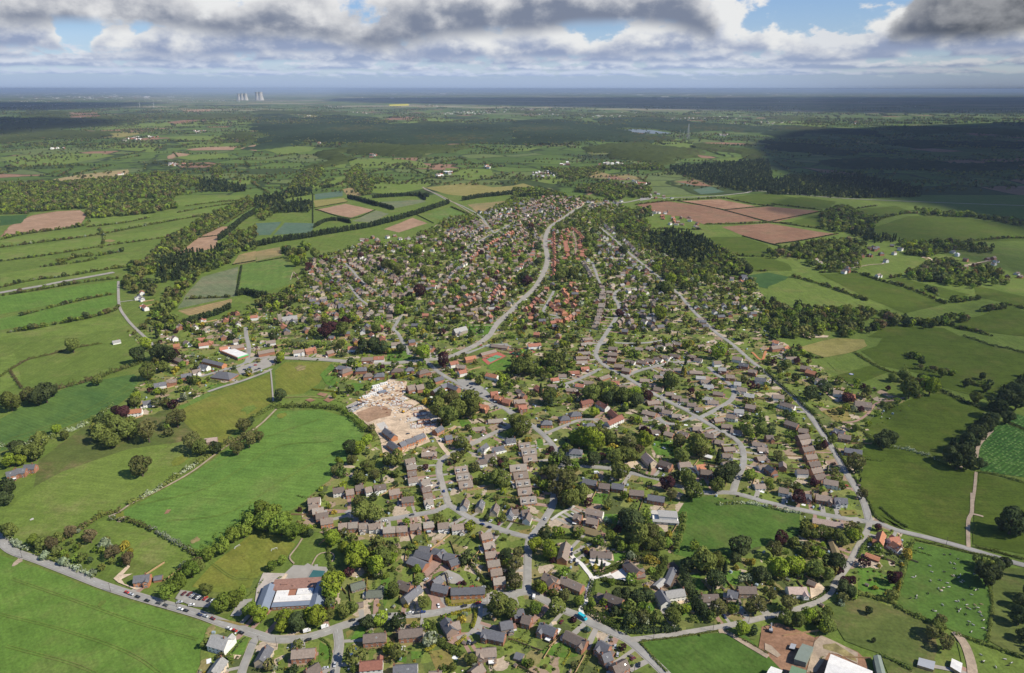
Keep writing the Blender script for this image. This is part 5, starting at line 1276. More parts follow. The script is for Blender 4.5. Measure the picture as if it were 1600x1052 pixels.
# far landmarks: cooling towers, masts, turbines
def cooling_tower(px, py, h, i):
    p = at(px, py); o = thing('cooling_tower', f'{["leftmost", "second from left", "third from left", "fourth from left", "second from right", "rightmost"][i]} pale cooling tower on the far horizon', 'cooling tower', (p.x, p.y, 0), 0, 'distant power station cooling towers')
    n = 24; m_ = MB(); prof = [(0, 1.0), (.25, .84), (.5, .71), (.75, .65), (.88, .66), (1, .71)]; R0 = h * .38
    for (z0, r0), (z1, r1) in zip(prof, prof[1:]):
        for k in range(n):
            a, b = 2 * math.pi * k / n, 2 * math.pi * (k + 1) / n
            m_.face([(R0 * r0 * math.cos(a), R0 * r0 * math.sin(a), h * z0), (R0 * r0 * math.cos(b), R0 * r0 * math.sin(b), h * z0), (R0 * r1 * math.cos(b), R0 * r1 * math.sin(b), h * z1), (R0 * r1 * math.cos(a), R0 * r1 * math.sin(a), h * z1)])
    m_.obj('tower_shell', 'pale_concrete', o)
for i, px in enumerate((374, 379, 384.5, 403, 408)): cooling_tower(px, 157, 215. if i < 3 else 270., i if i < 4 else 5)
def mast(px, py, h, lattice, label):
    p = at(px, py); o = thing('radio_mast', label, 'mast', (p.x, p.y, 0), .4, 'hilltop radio masts'); m_ = MB()
    if lattice:
        w0, w1 = h * .09, h * .012
        for sx in (-1, 1):
            for sy in (-1, 1): m_.tube((sx * w0, sy * w0, 0), (sx * w1, sy * w1, h), h * .008, h * .004, 4)
        for k in range(7):
            z0, z1 = h * k / 7, h * (k + 1) / 7; a0 = w0 + (w1 - w0) * k / 7; a1 = w0 + (w1 - w0) * (k + 1) / 7
            for sx, sy, tx, ty in ((-1, -1, 1, -1), (1, -1, 1, 1), (1, 1, -1, 1), (-1, 1, -1, -1)): m_.tube((sx * a0, sy * a0, z0), (tx * a1, ty * a1, z1), h * .004, h * .004, 4)
    else: m_.tube((0, 0, 0), (0, 0, h), h * .014, h * .008, 6)
    for k in (.8, .9): m_.box(-h * .03, h * .03, -h * .03, h * .03, h * k, h * k + h * .03)
    m_.obj('lattice', 'metal_grey', o)
mast(1074.5, 217, 112, True, 'tall lattice radio mast on the green hilltop'); mast(1062, 218, 70, False, 'slim radio mast left of the lattice mast'); mast(1068, 219, 68, False, 'slim radio mast next to the lattice mast')
for px in (218.5, 240.5):
    p = at(px, 168); o = thing('wind_turbine', f'white wind turbine far off, {"left" if px < 230 else "right"} of the pair', 'wind turbine', (p.x, p.y, 0)); m_ = MB(); m_.tube((0, 0, 0), (0, 0, 75), 3, 2); m_.obj('tower', 'frame_white', o); m_ = MB()
    for k in range(3): a = 2.1 * k + .5; m_.tube((0, -3, 75), (math.sin(a) * 38, -3, 75 + math.cos(a) * 38), 2, .7)
    m_.obj('rotor', 'frame_white', o)

# ================================================================== TREES
# sheet | kind | form | x,y of crown centre and radius on the sheet (x,y,r;...)
SINGLES = '''
F|lime|round|480,200,50;560,268,38;625,290,68;612,350,52;742,382,55;488,492,70;468,540,50;20,682,52;175,705,52;160,752,40;375,690,65;775,710,45;1000,400,28;850,330,38;330,680,42
F|oak|round|790,325,58;655,40,62;735,40,58;1520,620,65;1590,640,55;1340,960,40;860,530,45;850,290,45;550,670,40;455,690,32;1050,600,42;600,640,38
F|dark|round|258,725,58;290,740,40;690,725,48;335,172,25;1560,310,40;1590,430,40;1440,80,22;715,745,30
F|fresh|round|50,95,60;150,125,60;228,165,52;30,20,50;110,45,50;290,150,30;185,80,45;100,380,32;160,345,28
F|gold|bush|1360,200,18;1000,240,20;810,235,14;940,630,20;640,385,12
F|copper|bush|1300,490,18;1590,420,30;270,30,18
G|lime|round|138,250,45;240,278,55;185,520,35;1440,770,42;1490,640,30
G|dark|round|752,90,66;700,70,40;845,560,45;720,555,42;790,575,42;1430,250,66;1275,460,55;1560,430,50;1100,370,42;1100,500,42;1180,640,40;650,665,32;660,560,40;1400,330,38
G|oak|round|792,190,66;740,205,42;838,245,38;910,235,48;280,640,52;1215,340,75;1290,340,42;1180,330,45;1010,690,48;900,700,42;160,500,36
G|olive|shaggy|822,700,46;1290,640,58;1530,620,62;880,165,60;40,300,40;20,370,48;20,480,52;330,560,40
G|fresh|round|960,230,38;690,260,34;760,270,34;500,610,30;620,480,26;1380,640,40;150,640,40;420,600,34
G|gold|bush|1490,350,32;975,185,28;515,390,22;1400,395,20;300,575,18;460,280,24;670,215,20;465,355,16
G|copper|bush|990,262,22;380,715,26;470,295,20;660,150,28;310,170,22
G|blue|bush|598,98,28;675,120,18;470,775,24
G|conifer|cone|1332,398,28;1250,560,26;560,380,18;530,350,16
I|copper|round|80,205,44;780,455,38;480,475,26;522,462,30;448,410,26;255,290,24;810,440,26;690,140,22
I|lime|round|68,380,66;172,372,60;545,190,42;1160,30,1;250,690,44;350,760,38
I|dark|round|1380,430,70;1440,360,44;1335,420,42;1530,100,80;1590,110,66;1470,110,48;420,345,60;630,660,24;1580,700,52;1590,600,45;1600,800,45;480,510,45;520,540,36;1340,385,36
I|oak|round|160,222,34;290,400,52;370,430,40;335,172,38;240,172,34;430,190,40;470,230,32;180,712,50;110,700,44;380,760,42;1060,770,50;285,180,32;560,165,32;385,178,32
I|olive|shaggy|40,275,52;130,610,54;1112,850,54;1030,800,44;1080,720,36;15,560,40;90,440,34
I|gold|bush|870,310,36;640,220,16;695,380,16;840,375,18
I|pale|bush|205,236,22;460,615,24;835,355,14
I|gold|column|812,520,26
I|dark|tall|660,845,16
B|dark|round|590,690,46;150,362,36;680,50,60;740,45,50;780,60,40;905,70,30;1320,400,34;110,10,24
B|copper|round|1168,142,42;790,190,18;1528,788,24;1060,815,18;1290,410,22
B|lime|round|1045,95,46;640,690,44;690,640,36;150,130,30;520,780,26
B|oak|round|1135,440,60;1200,490,62;1340,440,56;1290,660,38;1490,880,46;1545,900,46;870,760,50;1160,380,50;1270,450,50;660,880,40;700,800,44;1350,370,44;530,45,28;820,770,38
B|olive|shaggy|1220,395,62;600,760,36;490,835,28;15,625,34;740,860,36;1060,1040,1
B|gold|bush|1102,830,15;1545,812,15;1360,805,12;990,720,14;900,720,14
C|lime|round|510,640,62;445,630,56;830,650,48;520,470,32;1290,90,44;770,350,40;240,730,1;390,640,36
C|oak|round|670,838,60;620,630,40;700,730,46;740,740,40;640,745,46;700,370,48;650,345,40;1000,270,50;500,345,56;1160,680,58;1060,740,48;1100,880,50;1130,955,58;1280,930,42;60,560,58;30,520,46;230,370,48;110,185,58;40,190,46;270,150,46;1470,580,38;1550,575,38;360,1000,60;430,965,48
C|olive|shaggy|738,660,48;1040,650,46;350,905,84;255,860,52;280,950,50;320,1022,40;1000,980,40;1190,720,40;590,600,36
C|copper|round|550,738,20;850,366,30;832,592,34;240,702,25;968,915,44;1120,340,22;1010,80,20;570,740,18
C|dark|round|510,762,44;780,390,42;1340,850,66;1380,830,44;1300,870,40;1020,870,36;940,575,24;600,380,36;980,265,36
C|conifer|cone|180,340,24;240,400,30;860,820,18;1290,760,30
C|gold|column|1080,232,18;460,990,16
D|dark|round|350,310,44;270,352,40;762,620,52;705,640,40;730,660,38;1150,740,50;1190,780,46;1230,720,54;1260,660,54;1300,610,52;1350,560,52;1395,520,46;1330,790,34;1250,790,40;1440,450,52;1490,390,54;1540,340,52;1590,300,50;1560,400,50;1495,500,40;1340,245,22;890,125,14;960,155,20;1240,290,22;1360,320,26
D|oak|round|890,325,62;780,255,26;620,350,28;990,755,1;860,240,36;1090,225,26;1300,380,34;120,170,30;400,640,30;550,570,24
D|lime|round|1020,305,50;980,270,34
D|olive|shaggy|950,300,40;550,780,58;60,740,32;330,40,1;590,980,34
D|copper|round|500,378,34;190,1005,42;288,910,28;350,678,26;180,150,20;750,320,16
A|olive|round|880,805,60
A|oak|round|640,600,54;720,560,62;790,580,54;690,640,50;840,400,36;60,400,58;920,220,46;450,50,42;250,645,48;400,612,30;210,720,50;135,720,46;1010,180,36;600,270,32;1250,690,46
A|dark|round|860,112,46;280,350,60;230,380,44;990,95,50;1050,110,46;1350,690,38;40,935,52;30,1000,46;100,690,44;320,330,40;1560,530,26
A|copper|round|765,478,42;740,470,36;1080,100,34
A|olive|shaggy|920,590,62;1100,500,60;1200,650,58;170,360,46;1480,690,44;1550,640,50;1520,560,44;60,330,1
A|lime|round|50,765,46;130,770,32;350,575,30;850,370,30;910,40,34
E|oak|round|1230,380,44;1290,520,40;270,240,42;350,205,38;60,160,40
E|bronze|shaggy|320,240,42;560,190,44;1230,370,40;800,335,40;700,290,46;440,160,40
E|fresh|round|1420,580,48;1380,620,50;1470,590,52;1550,100,50;1450,190,44;1390,260,44;1310,300,40;1190,400,50;1110,480,52;1050,540,46;1560,650,44;1520,160,44;200,225,34;1510,540,34
E|pale|bush|270,315,36;400,350,34;575,425,28;640,240,44;690,260,30;110,245,26;490,160,20;1140,370,26
E|gold|bush|770,255,36;805,290,24
Q|copper|round|1022,768,46;430,1012,48;478,980,34;562,962,30;330,605,22;655,545,18
Q|lime|round|850,595,62;900,880,34;245,580,28;1010,505,48
Q|oak|round|810,600,44;890,630,40;1060,640,34;700,690,36;280,520,46;370,530,46;540,1000,40;750,990,36
Q|gold|bush|1435,705,26;270,555,24;1055,1030,30
R|copper|round|100,695,54;350,380,1;1040,1035,1;120,360,18;670,900,24
R|lime|round|1000,680,44;930,900,50;900,620,26
R|oak|round|300,360,30;340,650,40;300,660,34;390,650,34;1220,690,44;980,740,42;470,440,28
R|dark|round|70,690,34;160,490,24;160,580,22;1480,630,34;700,510,26
'''
DESC = {'lime': 'bright lime-green', 'oak': 'mid-green', 'dark': 'dark green', 'olive': 'olive-green', 'copper': 'purple-leaved', 'gold': 'golden', 'pale': 'pale blossom-flecked', 'conifer': 'dark', 'fresh': 'fresh green', 'bronze': 'brownish', 'blue': 'blue-green'}
FORM = {'round': 'round tree', 'spread': 'spreading tree', 'tall': 'slim tree', 'shaggy': 'ragged tree', 'bush': 'shrub', 'cone': 'conifer', 'column': 'columnar tree'}
LAND = [(q[0], q[1], f'the {q[2]}') for q in HOUSES]
for px, py, s in [(1325, 880, 'the narrow lane to the lower right'), (1440, 900, 'the cattle pasture'), (1370, 985, 'the rough brown field'), (1240, 1000, 'the farmyard'), (60, 1000, 'the large bottom-left field'), (430, 740, 'the big central green field'),
                  (400, 860, 'the school playing field'), (120, 780, 'the meadow left of the diagonal path'), (100, 650, 'the dark striped crop field'), (350, 640, 'the yellowish meadow'), (1560, 700, 'the speckled vegetable field'), (1440, 650, 'the square pasture'),
                  (1400, 750, 'the pasture above the junction'), (1150, 820, 'the dark field by the old trees'), (1450, 580, 'the long rough pasture'), (1560, 800, 'the corner meadow with the track'), (220, 850, 'the hedged triangle meadow'), (475, 865, 'the wildlife corner by the school'),
                  (60, 560, 'the small left-hand fields'), (1560, 920, 'the weedy strip'), (130, 895, 'the scrubby bank above the bottom road'), (1100, 1020, 'the field below the bottom road'), (640, 660, 'the building site'), (480, 590, 'the play area meadow'), (1300, 540, 'the yellowed paddock')]:
    p = at(px, py); LAND.append((p.x, p.y, s))
LX = np.array([q[0] for q in LAND]); LY = np.array([q[1] for q in LAND])
TL = set()
def place_label(p, r, base):
    d = np.hypot(LX - p.x, LY - p.y) - np.where(np.arange(len(LX)) >= len(HOUSES), 25, 0); order = np.argsort(d)[:10]
    for j in order:
        q = LAND[j]; ax, ay = p.x - q[0], p.y - q[1]
        rel = ('right of' if ax > 0 else 'left of') if abs(ax) > abs(ay) * 1.1 else ('behind' if ay > 0 else 'in front of')
        for sz in (('tall ' if r > 6 else 'small ' if r < 3.2 else ''), ('very large ' if r > 6 else 'very small ' if r < 3.2 else 'medium ')):
            l = f'{sz}{base} {rel} {q[2]}'
            if l not in TL and len(l.split()) <= 16: TL.add(l); return l
    return f'{base} among the village gardens'
nt_ = 0
for ln in SINGLES.strip().split('\n'):
    tl, kd, fm, data = ln.split('|')
    for q in data.split(';'):
        x, y, r = nums(q)
        if r < 3: continue
        px, py = tz(tl, x, y); p0 = at(px, py); r_m = r / 4. / pxm(p0) * 1.04
        zc = {'bush': .72, 'cone': 1.0, 'column': 1.0}.get(fm, 1.22)
        if fm in ('cone', 'column'): r_m *= 1.3
        r_m = min(r_m, 11.5)
        p = at(px, py, r_m * zc); p.z = 0
        tree(p, r_m, kd, fm, place_label(p, r_m, f'{DESC[kd]} {FORM[fm]}'), 'shrub' if fm == 'bush' else 'tree', 'single trees and shrubs', rng.uniform(.9, 1.12)); nt_ += 1
print('trees', nt_)

# ================================================================== HEDGES
HEDGES = '''
E|700,92 820,110 950,160 1060,220 1160,275 1230,330|white-blossomed hedge between the central field and the triangle meadow|3.2|3.0|olive|.6|blossom,.2
E|760,45 640,70 540,135 450,185 380,235|bushy brown hedge running from the path to the scrubby bank|4.0|3.5|bronze|.6|oak,.2
E|-40,120 0,150 100,250 190,290|flowering roadside hedge at the left end of the bottom road|3.2|3.0|oak|.6|blossom,.8
E|240,310 380,365 500,415 600,455|flowering roadside hedge under the scrubby bank|3.2|3.0|oak|.6|blossom,.3
E|1600,50 1500,160 1400,235 1300,315 1200,395 1120,480 1040,560|tall fresh green tree hedge beside the school playing field|7|6.5|fresh|.7|
A|1400,695 1300,755 1200,820 1100,880 1000,955 800,1055|shrubby hedge along the left side of the diagonal path|4|3.2|oak|.6|blossom,.9
A|1600,600 1520,640 1450,660 1400,690|thick hedge at the upper end of the diagonal path|6|4.5|olive|.6|
A|0,690 120,680 250,655 400,610 560,540 700,440|ragged hedge under the striped crop field|4|3.5|oak|.7|blossom,.8
A|0,440 150,400 300,345 450,310 620,262 700,230 850,180 900,150|bushy hedge above the striped crop field|5|4.5|oak|.7|bronze,.5
A|0,255 60,215 170,150 300,118 480,72 640,45|thin hedge across the small left-hand fields|2.5|2.4|oak|.6|bronze,.4
A|60,210 90,260 140,330|short hedge joining two left-hand field hedges|2.5|2.4|bronze|.6|
B|140,445 300,440 450,450 540,462|dense low hedge above the big central field|6|4.0|oak|.5|
B|540,462 580,495 640,545 690,600|green hedge curving round the building site corner|6|4.5|fresh|.5|
B|352,335 440,345 532,355|clipped yellow-topped hedge by the play area|2.5|2.4|golden|.1|
B|-20,510 60,470 130,430|bushes beside the top of the path|4|3.2|oak|.6|
B|900,265 960,250 1010,215|clipped yellow hedge behind the building site|2.2|2.2|golden|.1|
B|930,370 1000,400 1060,430 1110,480|dark hedge along the wooded edge of the building site|3|3|clipped|.2|
G|460,640 500,680 560,715 620,745 680,780|broad clipped hedge curving above the bottom road|7|3.2|clipped|.1|
G|530,445 620,412 720,352 790,312 860,308 920,318|clipped hedge on the upper side of the gravel fan|4.5|2.8|clipped|.1|
G|945,335 958,370 930,420 890,480|tall clipped hedge right of the gravel fan|5|3.5|clipped|.1|
G|560,468 640,490 780,505|clipped hedge on the lower side of the gravel fan|4.0|2.8|clipped|.1|
G|505,480 498,540 480,600|clipped hedge beside the white drive|4.5|3.0|clipped|.1|
G|250,210 400,215 500,240 640,270|clipped hedge below the straw-coloured bungalow|3.0|2.4|clipped|.1|
G|700,800 850,795 960,790 1050,780|dark evergreen hedge above the bottom road|5|4|conifer|.3|
G|800,862 850,920 900,980 970,1052|low hedge round the left side of the bottom field|1.6|1.6|oak|.2|
G|810,855 1000,835 1290,790|thin hedge along the top of the bottom field|1.2|1.3|oak|.3|
G|1070,430 1100,500 1130,570 1180,660 1230,730|dark tree hedge between the white farmhouse and the lane houses|6|6|dark|.5|
G|1330,790 1450,850 1600,935|thin hedge beside the farm track|1.2|1.2|olive|.4|
G|1020,300 1040,230 1065,140 1075,60|bushy hedge on the left of the dark field|4|3.5|oak|.6|
G|1290,0 1450,-6 1600,15|white-flecked hedge along the top of the dark field|3|2.6|oak|.5|blossom,.3
I|0,20 120,45 200,55|white-flecked hedge above the copper tree|3|2.6|oak|.5|blossom,.2
I|638,0 655,45 690,95 740,120|clipped hedge curving round the junction corner|1.8|1.8|clipped|.1|
I|700,20 780,90 870,145|dark hedge across the corner pasture|2|1.8|clipped|.2|
I|910,222 1000,240 1120,268 1250,300 1400,330|low hedge along the upper side of the cattle pasture|1.6|1.6|oak|.3|
I|1290,265 1400,290 1500,318 1600,345|low hedge along the road past the corner meadow|1.8|1.8|oak|.3|
I|800,640 900,692 960,715 1020,745|hedge between the cattle pasture and the rough field|3|2.6|oak|.4|
I|905,235 870,330 845,420 800,600|straggling hedge on the left of the cattle pasture|2.6|2.4|oak|.5|
I|1170,812 1280,850 1380,885 1480,920 1600,965|low hedge below the cattle pasture|2|2|oak|.4|
I|560,560 680,590 800,625|hedge below the red barn garden|3|2.6|oak|.4|
I|700,945 800,985 900,1040|hedge behind the dark green shed|2|2|clipped|.3|
I|200,620 300,590 360,550 380,520|clipped hedge round the pale house drive|2|1.8|clipped|.1|
I|560,340 590,270 640,215|clipped hedge along the lane by the red houses|2.4|2.2|clipped|.1|
I|1380,500 1400,640 1370,860|thin weedy hedge on the right of the cattle pasture|2|1.6|oak|.5|
D|-20,215 30,260 100,325 170,385|clipped dark hedge, upper stretch beside the straight lane|3.2|3.2|clipped|.1|
D|190,400 240,450 300,500|clipped dark hedge, middle stretch beside the straight lane|4|4|clipped|.1|
D|310,520 350,590 390,640|clipped hedge below the brick drive|2.5|2.5|clipped|.1|
D|420,700 470,780 520,860|dark hedge beside the lower straight lane|2.5|2.6|clipped|.2|
D|540,880 580,950 630,1040|thin hedge above the lane junction|2|2|clipped|.3|
D|540,102 640,165 720,208 800,235 850,255|dark hedge beside the small paddocks|2.6|2.6|oak|.3|
D|850,200 960,210 1050,230|bushes in the long rough pasture|4|3|oak|.8|
D|1070,330 1150,375 1250,420 1370,465|dark hedge above the square pasture|4|3.4|dark|.5|
D|590,590 640,640 700,690 850,705 1000,752 1090,785|bushy hedge below the square pasture|3|2.8|oak|.6|blossom,.9
D|455,660 540,665 600,680|clipped hedge above the lane-side house|2|2|clipped|.1|
D|1310,850 1400,862 1500,888 1620,925|hedge below the vegetable field|2.2|2.2|oak|.3|
D|1480,530 1540,558 1620,592|hedge across the top of the vegetable field|2.2|2.2|dark|.3|
D|1220,0 1300,25 1400,60 1500,78 1620,112|dark hedge along the top of the long pasture|3|2.6|dark|.5|
D|440,540 530,570 600,590|dark hedge right of the ranch house drive|2.5|2.4|clipped|.2|
C|320,690 300,730 340,775 420,800 500,805|clipped hedge round the white villa lawns|3|2.6|clipped|.1|
C|950,505 990,535 1060,545 1110,530|clipped hedge at the estate cul-de-sac|2.4|2.2|clipped|.1|
C|700,830 780,850 860,880 950,890|clipped hedge below the new cream house|2.2|2.2|clipped|.1|
C|1110,470 1170,490 1240,455|low hedge round the estate corner plot|1.4|1.2|clipped|.1|
C|1215,510 1260,550 1310,590|low hedge opposite the estate loop|1.4|1.2|clipped|.1|
F|1100,740 1105,800 1130,850 1200,900 1290,950|broad clipped hedge left of the gravel turning area|5|3|clipped|.1|
F|1220,690 1280,675 1340,660|clipped yellow hedge by the gravel turning area|2.4|2.2|golden|.1|
F|1370,660 1370,720 1350,780|clipped yellow hedge along the short drive|2.2|2.2|golden|.1|
F|1060,920 1090,905 1120,885|short yellow hedge in the lower gardens|2.4|2.2|golden|.1|
F|1200,620 1195,560 1200,630 1300,625 1410,605|yellow hedge in front of the long slate terrace|2|1.8|golden|.1|
F|1300,330 1370,410 1420,480 1470,545|dark garden hedge behind the stepped row|2.4|2.6|clipped|.2|
F|560,440 470,400 430,160 360,140|thin garden hedge behind the turning circle|2|2|oak|.5|
F|1250,880 1290,845 1310,825|short yellow hedge on the gravel turning area|2.4|1.8|golden|.1|
F|400,840 450,870 470,930 465,1000|low hedge round the side road corner|1.4|1.4|clipped|.1|
P|1110,0 1110,1|x|1|1|oak|.1|
'''
for ln in HEDGES.strip().split('\n'):
    tl, s, lb, w_, h_, kd, lump, mx = ln.split('|')
    if lb == 'x': continue
    mix = None
    if mx: a, b = mx.split(','); mix = (a, float(b))
    hedge(tl, s, lb, float(w_), float(h_), kd, lump=float(lump), mix=mix)

# ================================================================== FAR HOUSES (beyond the individually built ones)
VZ = [  # sheet, houses per hectare, roofs, walls, two-storey share, outline
 ('R', 16, 'br br br sl rb', 'bk gb cr', '20,230 240,170 420,195 450,240 330,320 240,360 200,420 170,560 90,640 0,660 0,330'), ('R', 26, 'rd rb rd', 'ob bk', '310,395 400,380 460,470 470,570 330,590 300,480'),
 ('R', 22, 'rd br rb', 'bk wh', '235,390 300,390 295,690 225,690'), ('R', 24, 'br br2', 'bk wh', '430,580 500,570 540,700 500,720 430,620'), ('R', 24, 'br br2 br', 'bk cr', '525,720 640,740 590,1000 490,1040 530,850'),
 ('R', 15, 'rd rd br or sl', 'bk ob', '90,880 230,730 420,720 400,800 420,900 420,980 330,1010 200,1000 60,930'), ('R', 12, 'br sl br dk', 'wh bk', '560,370 660,430 800,570 900,590 870,720 700,740 600,640 530,500'), ('R', 13, 'br sl dk gy', 'bk gb cr', '640,740 860,690 880,800 1050,760 1200,830 1180,900 1050,900 900,1040 700,1040 680,900'),
 ('R', 20, 'br sl', 'wh bk', '470,215 690,205 700,235 480,255'), ('R', 6, 'br sl rd', 'wh bk', '1200,780 1560,830 1590,900 1300,1040 1150,900'), ('R', 7, 'br or sl', 'wh', '1260,680 1480,680 1490,740 1280,730'), ('R', 5, 'rd br br', 'wh bk bk', '840,270 1000,270 1200,350 1190,390 1060,380 900,340'),
 ('R', 3, 'gy br', 'wh bk', '560,60 780,70 900,110 880,150 680,110'), ('R', 8, 'wt gy br', 'wh bk', '120,30 290,10 300,50 150,60'), ('R', 4, 'gy br', 'wh bk', '820,150 1000,170 1010,195 800,200'),
 ('Q', 14, 'br br sl br2', 'gb bk cr', '1170,400 1380,330 1600,300 1600,480 1450,560 1300,580 1290,480 1200,450'), ('Q', 13, 'br br2 br dk', 'bk gb cr gb', '500,560 640,520 900,560 1060,620 1100,720 1000,760 880,830 740,800 600,690 520,640'), ('Q', 13, 'br br2 sl', 'gb bk cr', '350,580 500,560 640,760 740,830 870,880 830,960 560,950 300,860 260,780 340,690'),
 ('Q', 10, 'rd br br sl br2', 'bk gb cr', '1060,690 1260,600 1300,520 1400,560 1600,580 1600,860 1480,980 1240,960 1060,960 1000,840'), ('Q', 10, 'br sl rd br', 'gb bk st wh', '200,880 420,900 660,930 900,960 1060,980 1050,1040 100,1040 100,960'), ('Q', 6, 'br dk', 'bk wh', '650,440 1000,420 1180,450 1200,560 900,540 640,520'), ('Q', 12, 'sl wh' .replace('wh', 'br'), 'wh', '1400,280 1600,250 1600,310 1420,330'),
 ('P', 9, 'rd sl br', 'wh', '860,780 960,800 960,910 880,930'), ('P', 8, 'rd br', 'wh bk', '1110,980 1280,960 1420,900 1600,910 1600,1040 1120,1040'), ('S', 4, 'br sl', 'wh bk', '280,580 500,580 680,480 830,480 840,560 560,640 800,680 780,700 560,670 300,640'), ('S', 3, 'br sl wt', 'wh', '1120,520 1320,530 1330,560 1160,570'), ('S', 4, 'br dk', 'bk wh', '1180,580 1440,570 1600,640 1600,700 1450,680 1200,620'),
 ('B', 9, 'br rd sl', 'bk wh', '380,0 1000,-10 1060,60 830,110 640,110 560,40 400,60'), ('C', 9, 'br', 'bk wh', '1060,20 1300,0 1380,90 1300,130 1200,90'), ('D', 5, 'br or', 'wh bk', '0,0 60,0 140,90 60,110 0,60'), ('C', 7, 'br rd', 'bk', '0,330 180,300 200,400 60,440'), ('C', 6, 'br rd or', 'bk wh', '60,0 330,10 380,120 200,60'),
 ('A', 7, 'br rd', 'wh bk', '1000,0 1600,0 1600,40 1300,70 1000,90'), ('D', 6, 'br dk', 'bk wh', '0,560 160,590 240,800 270,900 100,930 0,900'), ('B', 8, 'rd sl br', 'bk', '1200,180 1400,220 1500,250 1600,330 1440,330 1280,250'),
]
rk = list(ROOF); wk = list(WALL); m_ = MB(); nfar = 0
FARROWS = '''
Q|br br2 br|bk gb cr|1175,425 1290,385 1400,345
Q|br br2 sl|gb bk cr|1205,462 1320,420 1430,375
Q|br br2|gb bk wh|1290,500 1380,455 1475,405
Q|br sl rd|wh bk cr|1400,320 1490,305 1600,290
Q|rd br rd|bk ob|1320,590 1420,510 1520,450 1600,410
Q|br sl br2|gb wh bk|1180,720 1260,640 1320,600
Q|br br2 br|gb bk cr|500,575 600,610 680,660 760,720
Q|br br2 dk|gb bk wh|640,560 760,610 860,680 900,740
Q|br br2 br|gb bk|520,700 600,750 680,800
Q|br dk br2|bk cr|560,660 650,720 740,790
Q|br br2|bk gb cr|300,800 420,850 520,880
Q|br sl br|gb wh|480,880 620,870 700,860
Q|br br2|bk gb|890,820 950,790 1010,750
Q|rb rd br|ob bk|1240,890 1310,860 1380,820
Q|gy br|cr bk|1310,905 1400,900 1480,895
Q|rd rb|ob bk|1440,860 1480,800 1520,750
Q|rd br|wh bk|1060,780 1120,750
Q|br br2|wh gb|330,950 400,960
R|br sl br|wh gb bk|20,340 70,310 130,285
R|br br2|bk gb|20,420 70,390 120,370
R|br br|gb bk wh|80,250 160,215 250,190
R|br sl|gb wh|90,320 170,280 260,250
R|br br2|bk gb|60,290 140,250 230,220
R|rd br rd|bk wh ob|10,660 60,620 120,570 150,470
R|rd rb rd|bk ob|260,400 262,470 265,560 262,640 260,690
R|br2 br|gb cr|445,590 470,630 500,690
R|br br2|bk cr|560,730 565,800 560,870 540,950 520,1010
R|br sl|wh gb|570,350 610,390 650,420
R|br br|gb wh|690,450 730,480 800,560
R|br br2|bk gb wh|660,540 740,580 790,600
R|br gy br|wh gb|690,790 780,770 850,790
R|br br2 sl|gb cr wh|700,980 780,960 860,990 900,1020
R|br|gb bk|640,1000 690,960
R|br sl|gb wh bk|1140,920 1170,960 1210,1000
R|rd|ob|320,410 400,400 430,430
R|rd rb rd|ob bk|420,480 430,520 440,560
R|rd|ob|330,460 340,510 350,560
R|rd rb br|bk ob|100,900 140,840 200,790
R|rd br or|bk ob|220,830 260,880 320,910
R|rd br|ob bk|240,960 320,970 380,930
'''
def far_house(x, y, ang, rf, wl):
    global nfar
    two = rng.random() < .6; L = rng.uniform(8, 12.5); W_ = rng.uniform(7, 8.4); he = 4.8 if two else 2.7; pt = .75
    a = MB(); roof_geo(a, L, W_, he, pt, rng.random() < .2, .35, .2); nr = len(a.f); wall_geo(a, L, W_, he, pt, 0); nw = len(a.f)
    if rng.random() < .5: roof_geo(a, W_ / 2 + 2.5, 4.2, he - .1, .75, 0, .3, .2, rng.choice((-1, 1)) * L * .25, -(W_ / 2 + 2.5) / 2, math.pi / 2); nx = len(a.f); wall_geo(a, W_ / 2 + 2.5, 4.2, he - .1, .75, 0, L * .25 * (1 if a.v[-1][0] > 0 else -1), -(W_ / 2 + 2.5) / 2, math.pi / 2)
    else: nx = nw
    if rng.random() < .7: a.box(L * .35 - .45, L * .35 + .45, -.4, .4, he + 1, he + W_ / 2 * pt + 1.3); nc = len(a.f) - 6
    else: nc = len(a.f)
    ri, wi = rk.index(rng.choice(rf)), len(rk) + wk.index(rng.choice(wl)); b = len(m_.v); ca, sa = math.cos(ang), math.sin(ang)
    m_.v += [(x + vx * ca - vy * sa, y + vx * sa + vy * ca, vz + .4) for vx, vy, vz in a.v]
    for k, f in enumerate(a.f): m_.f.append(tuple(b + q for q in f)); m_.m.append(ri if k < nr else wi if k < nw else ri if k < nx else wi if k < nc else len(rk) + len(wk))
    HOUSEPOS.append((x, y, 5.2)); nfar += 1
for ln in FARROWS.strip().split('\n'):
    tl, rf, wl, s = ln.split('|'); L_ = smooth_line(pts(tl, s), 2.); acc = 0.; off = rng.choice((0, 0, math.pi / 2))
    for a_, b_ in zip(L_, L_[1:]):
        acc += (b_ - a_).length
        if acc > 14.5:
            acc = 0.
            if (seg_dist(np.array([b_.x]), np.array([b_.y]), SEG) > 4.5).all() and rng.random() < .92: far_house(b_.x, b_.y, math.atan2(b_.y - a_.y, b_.x - a_.x) + off + rng.uniform(-.05, .05), rf.split(), wl.split())
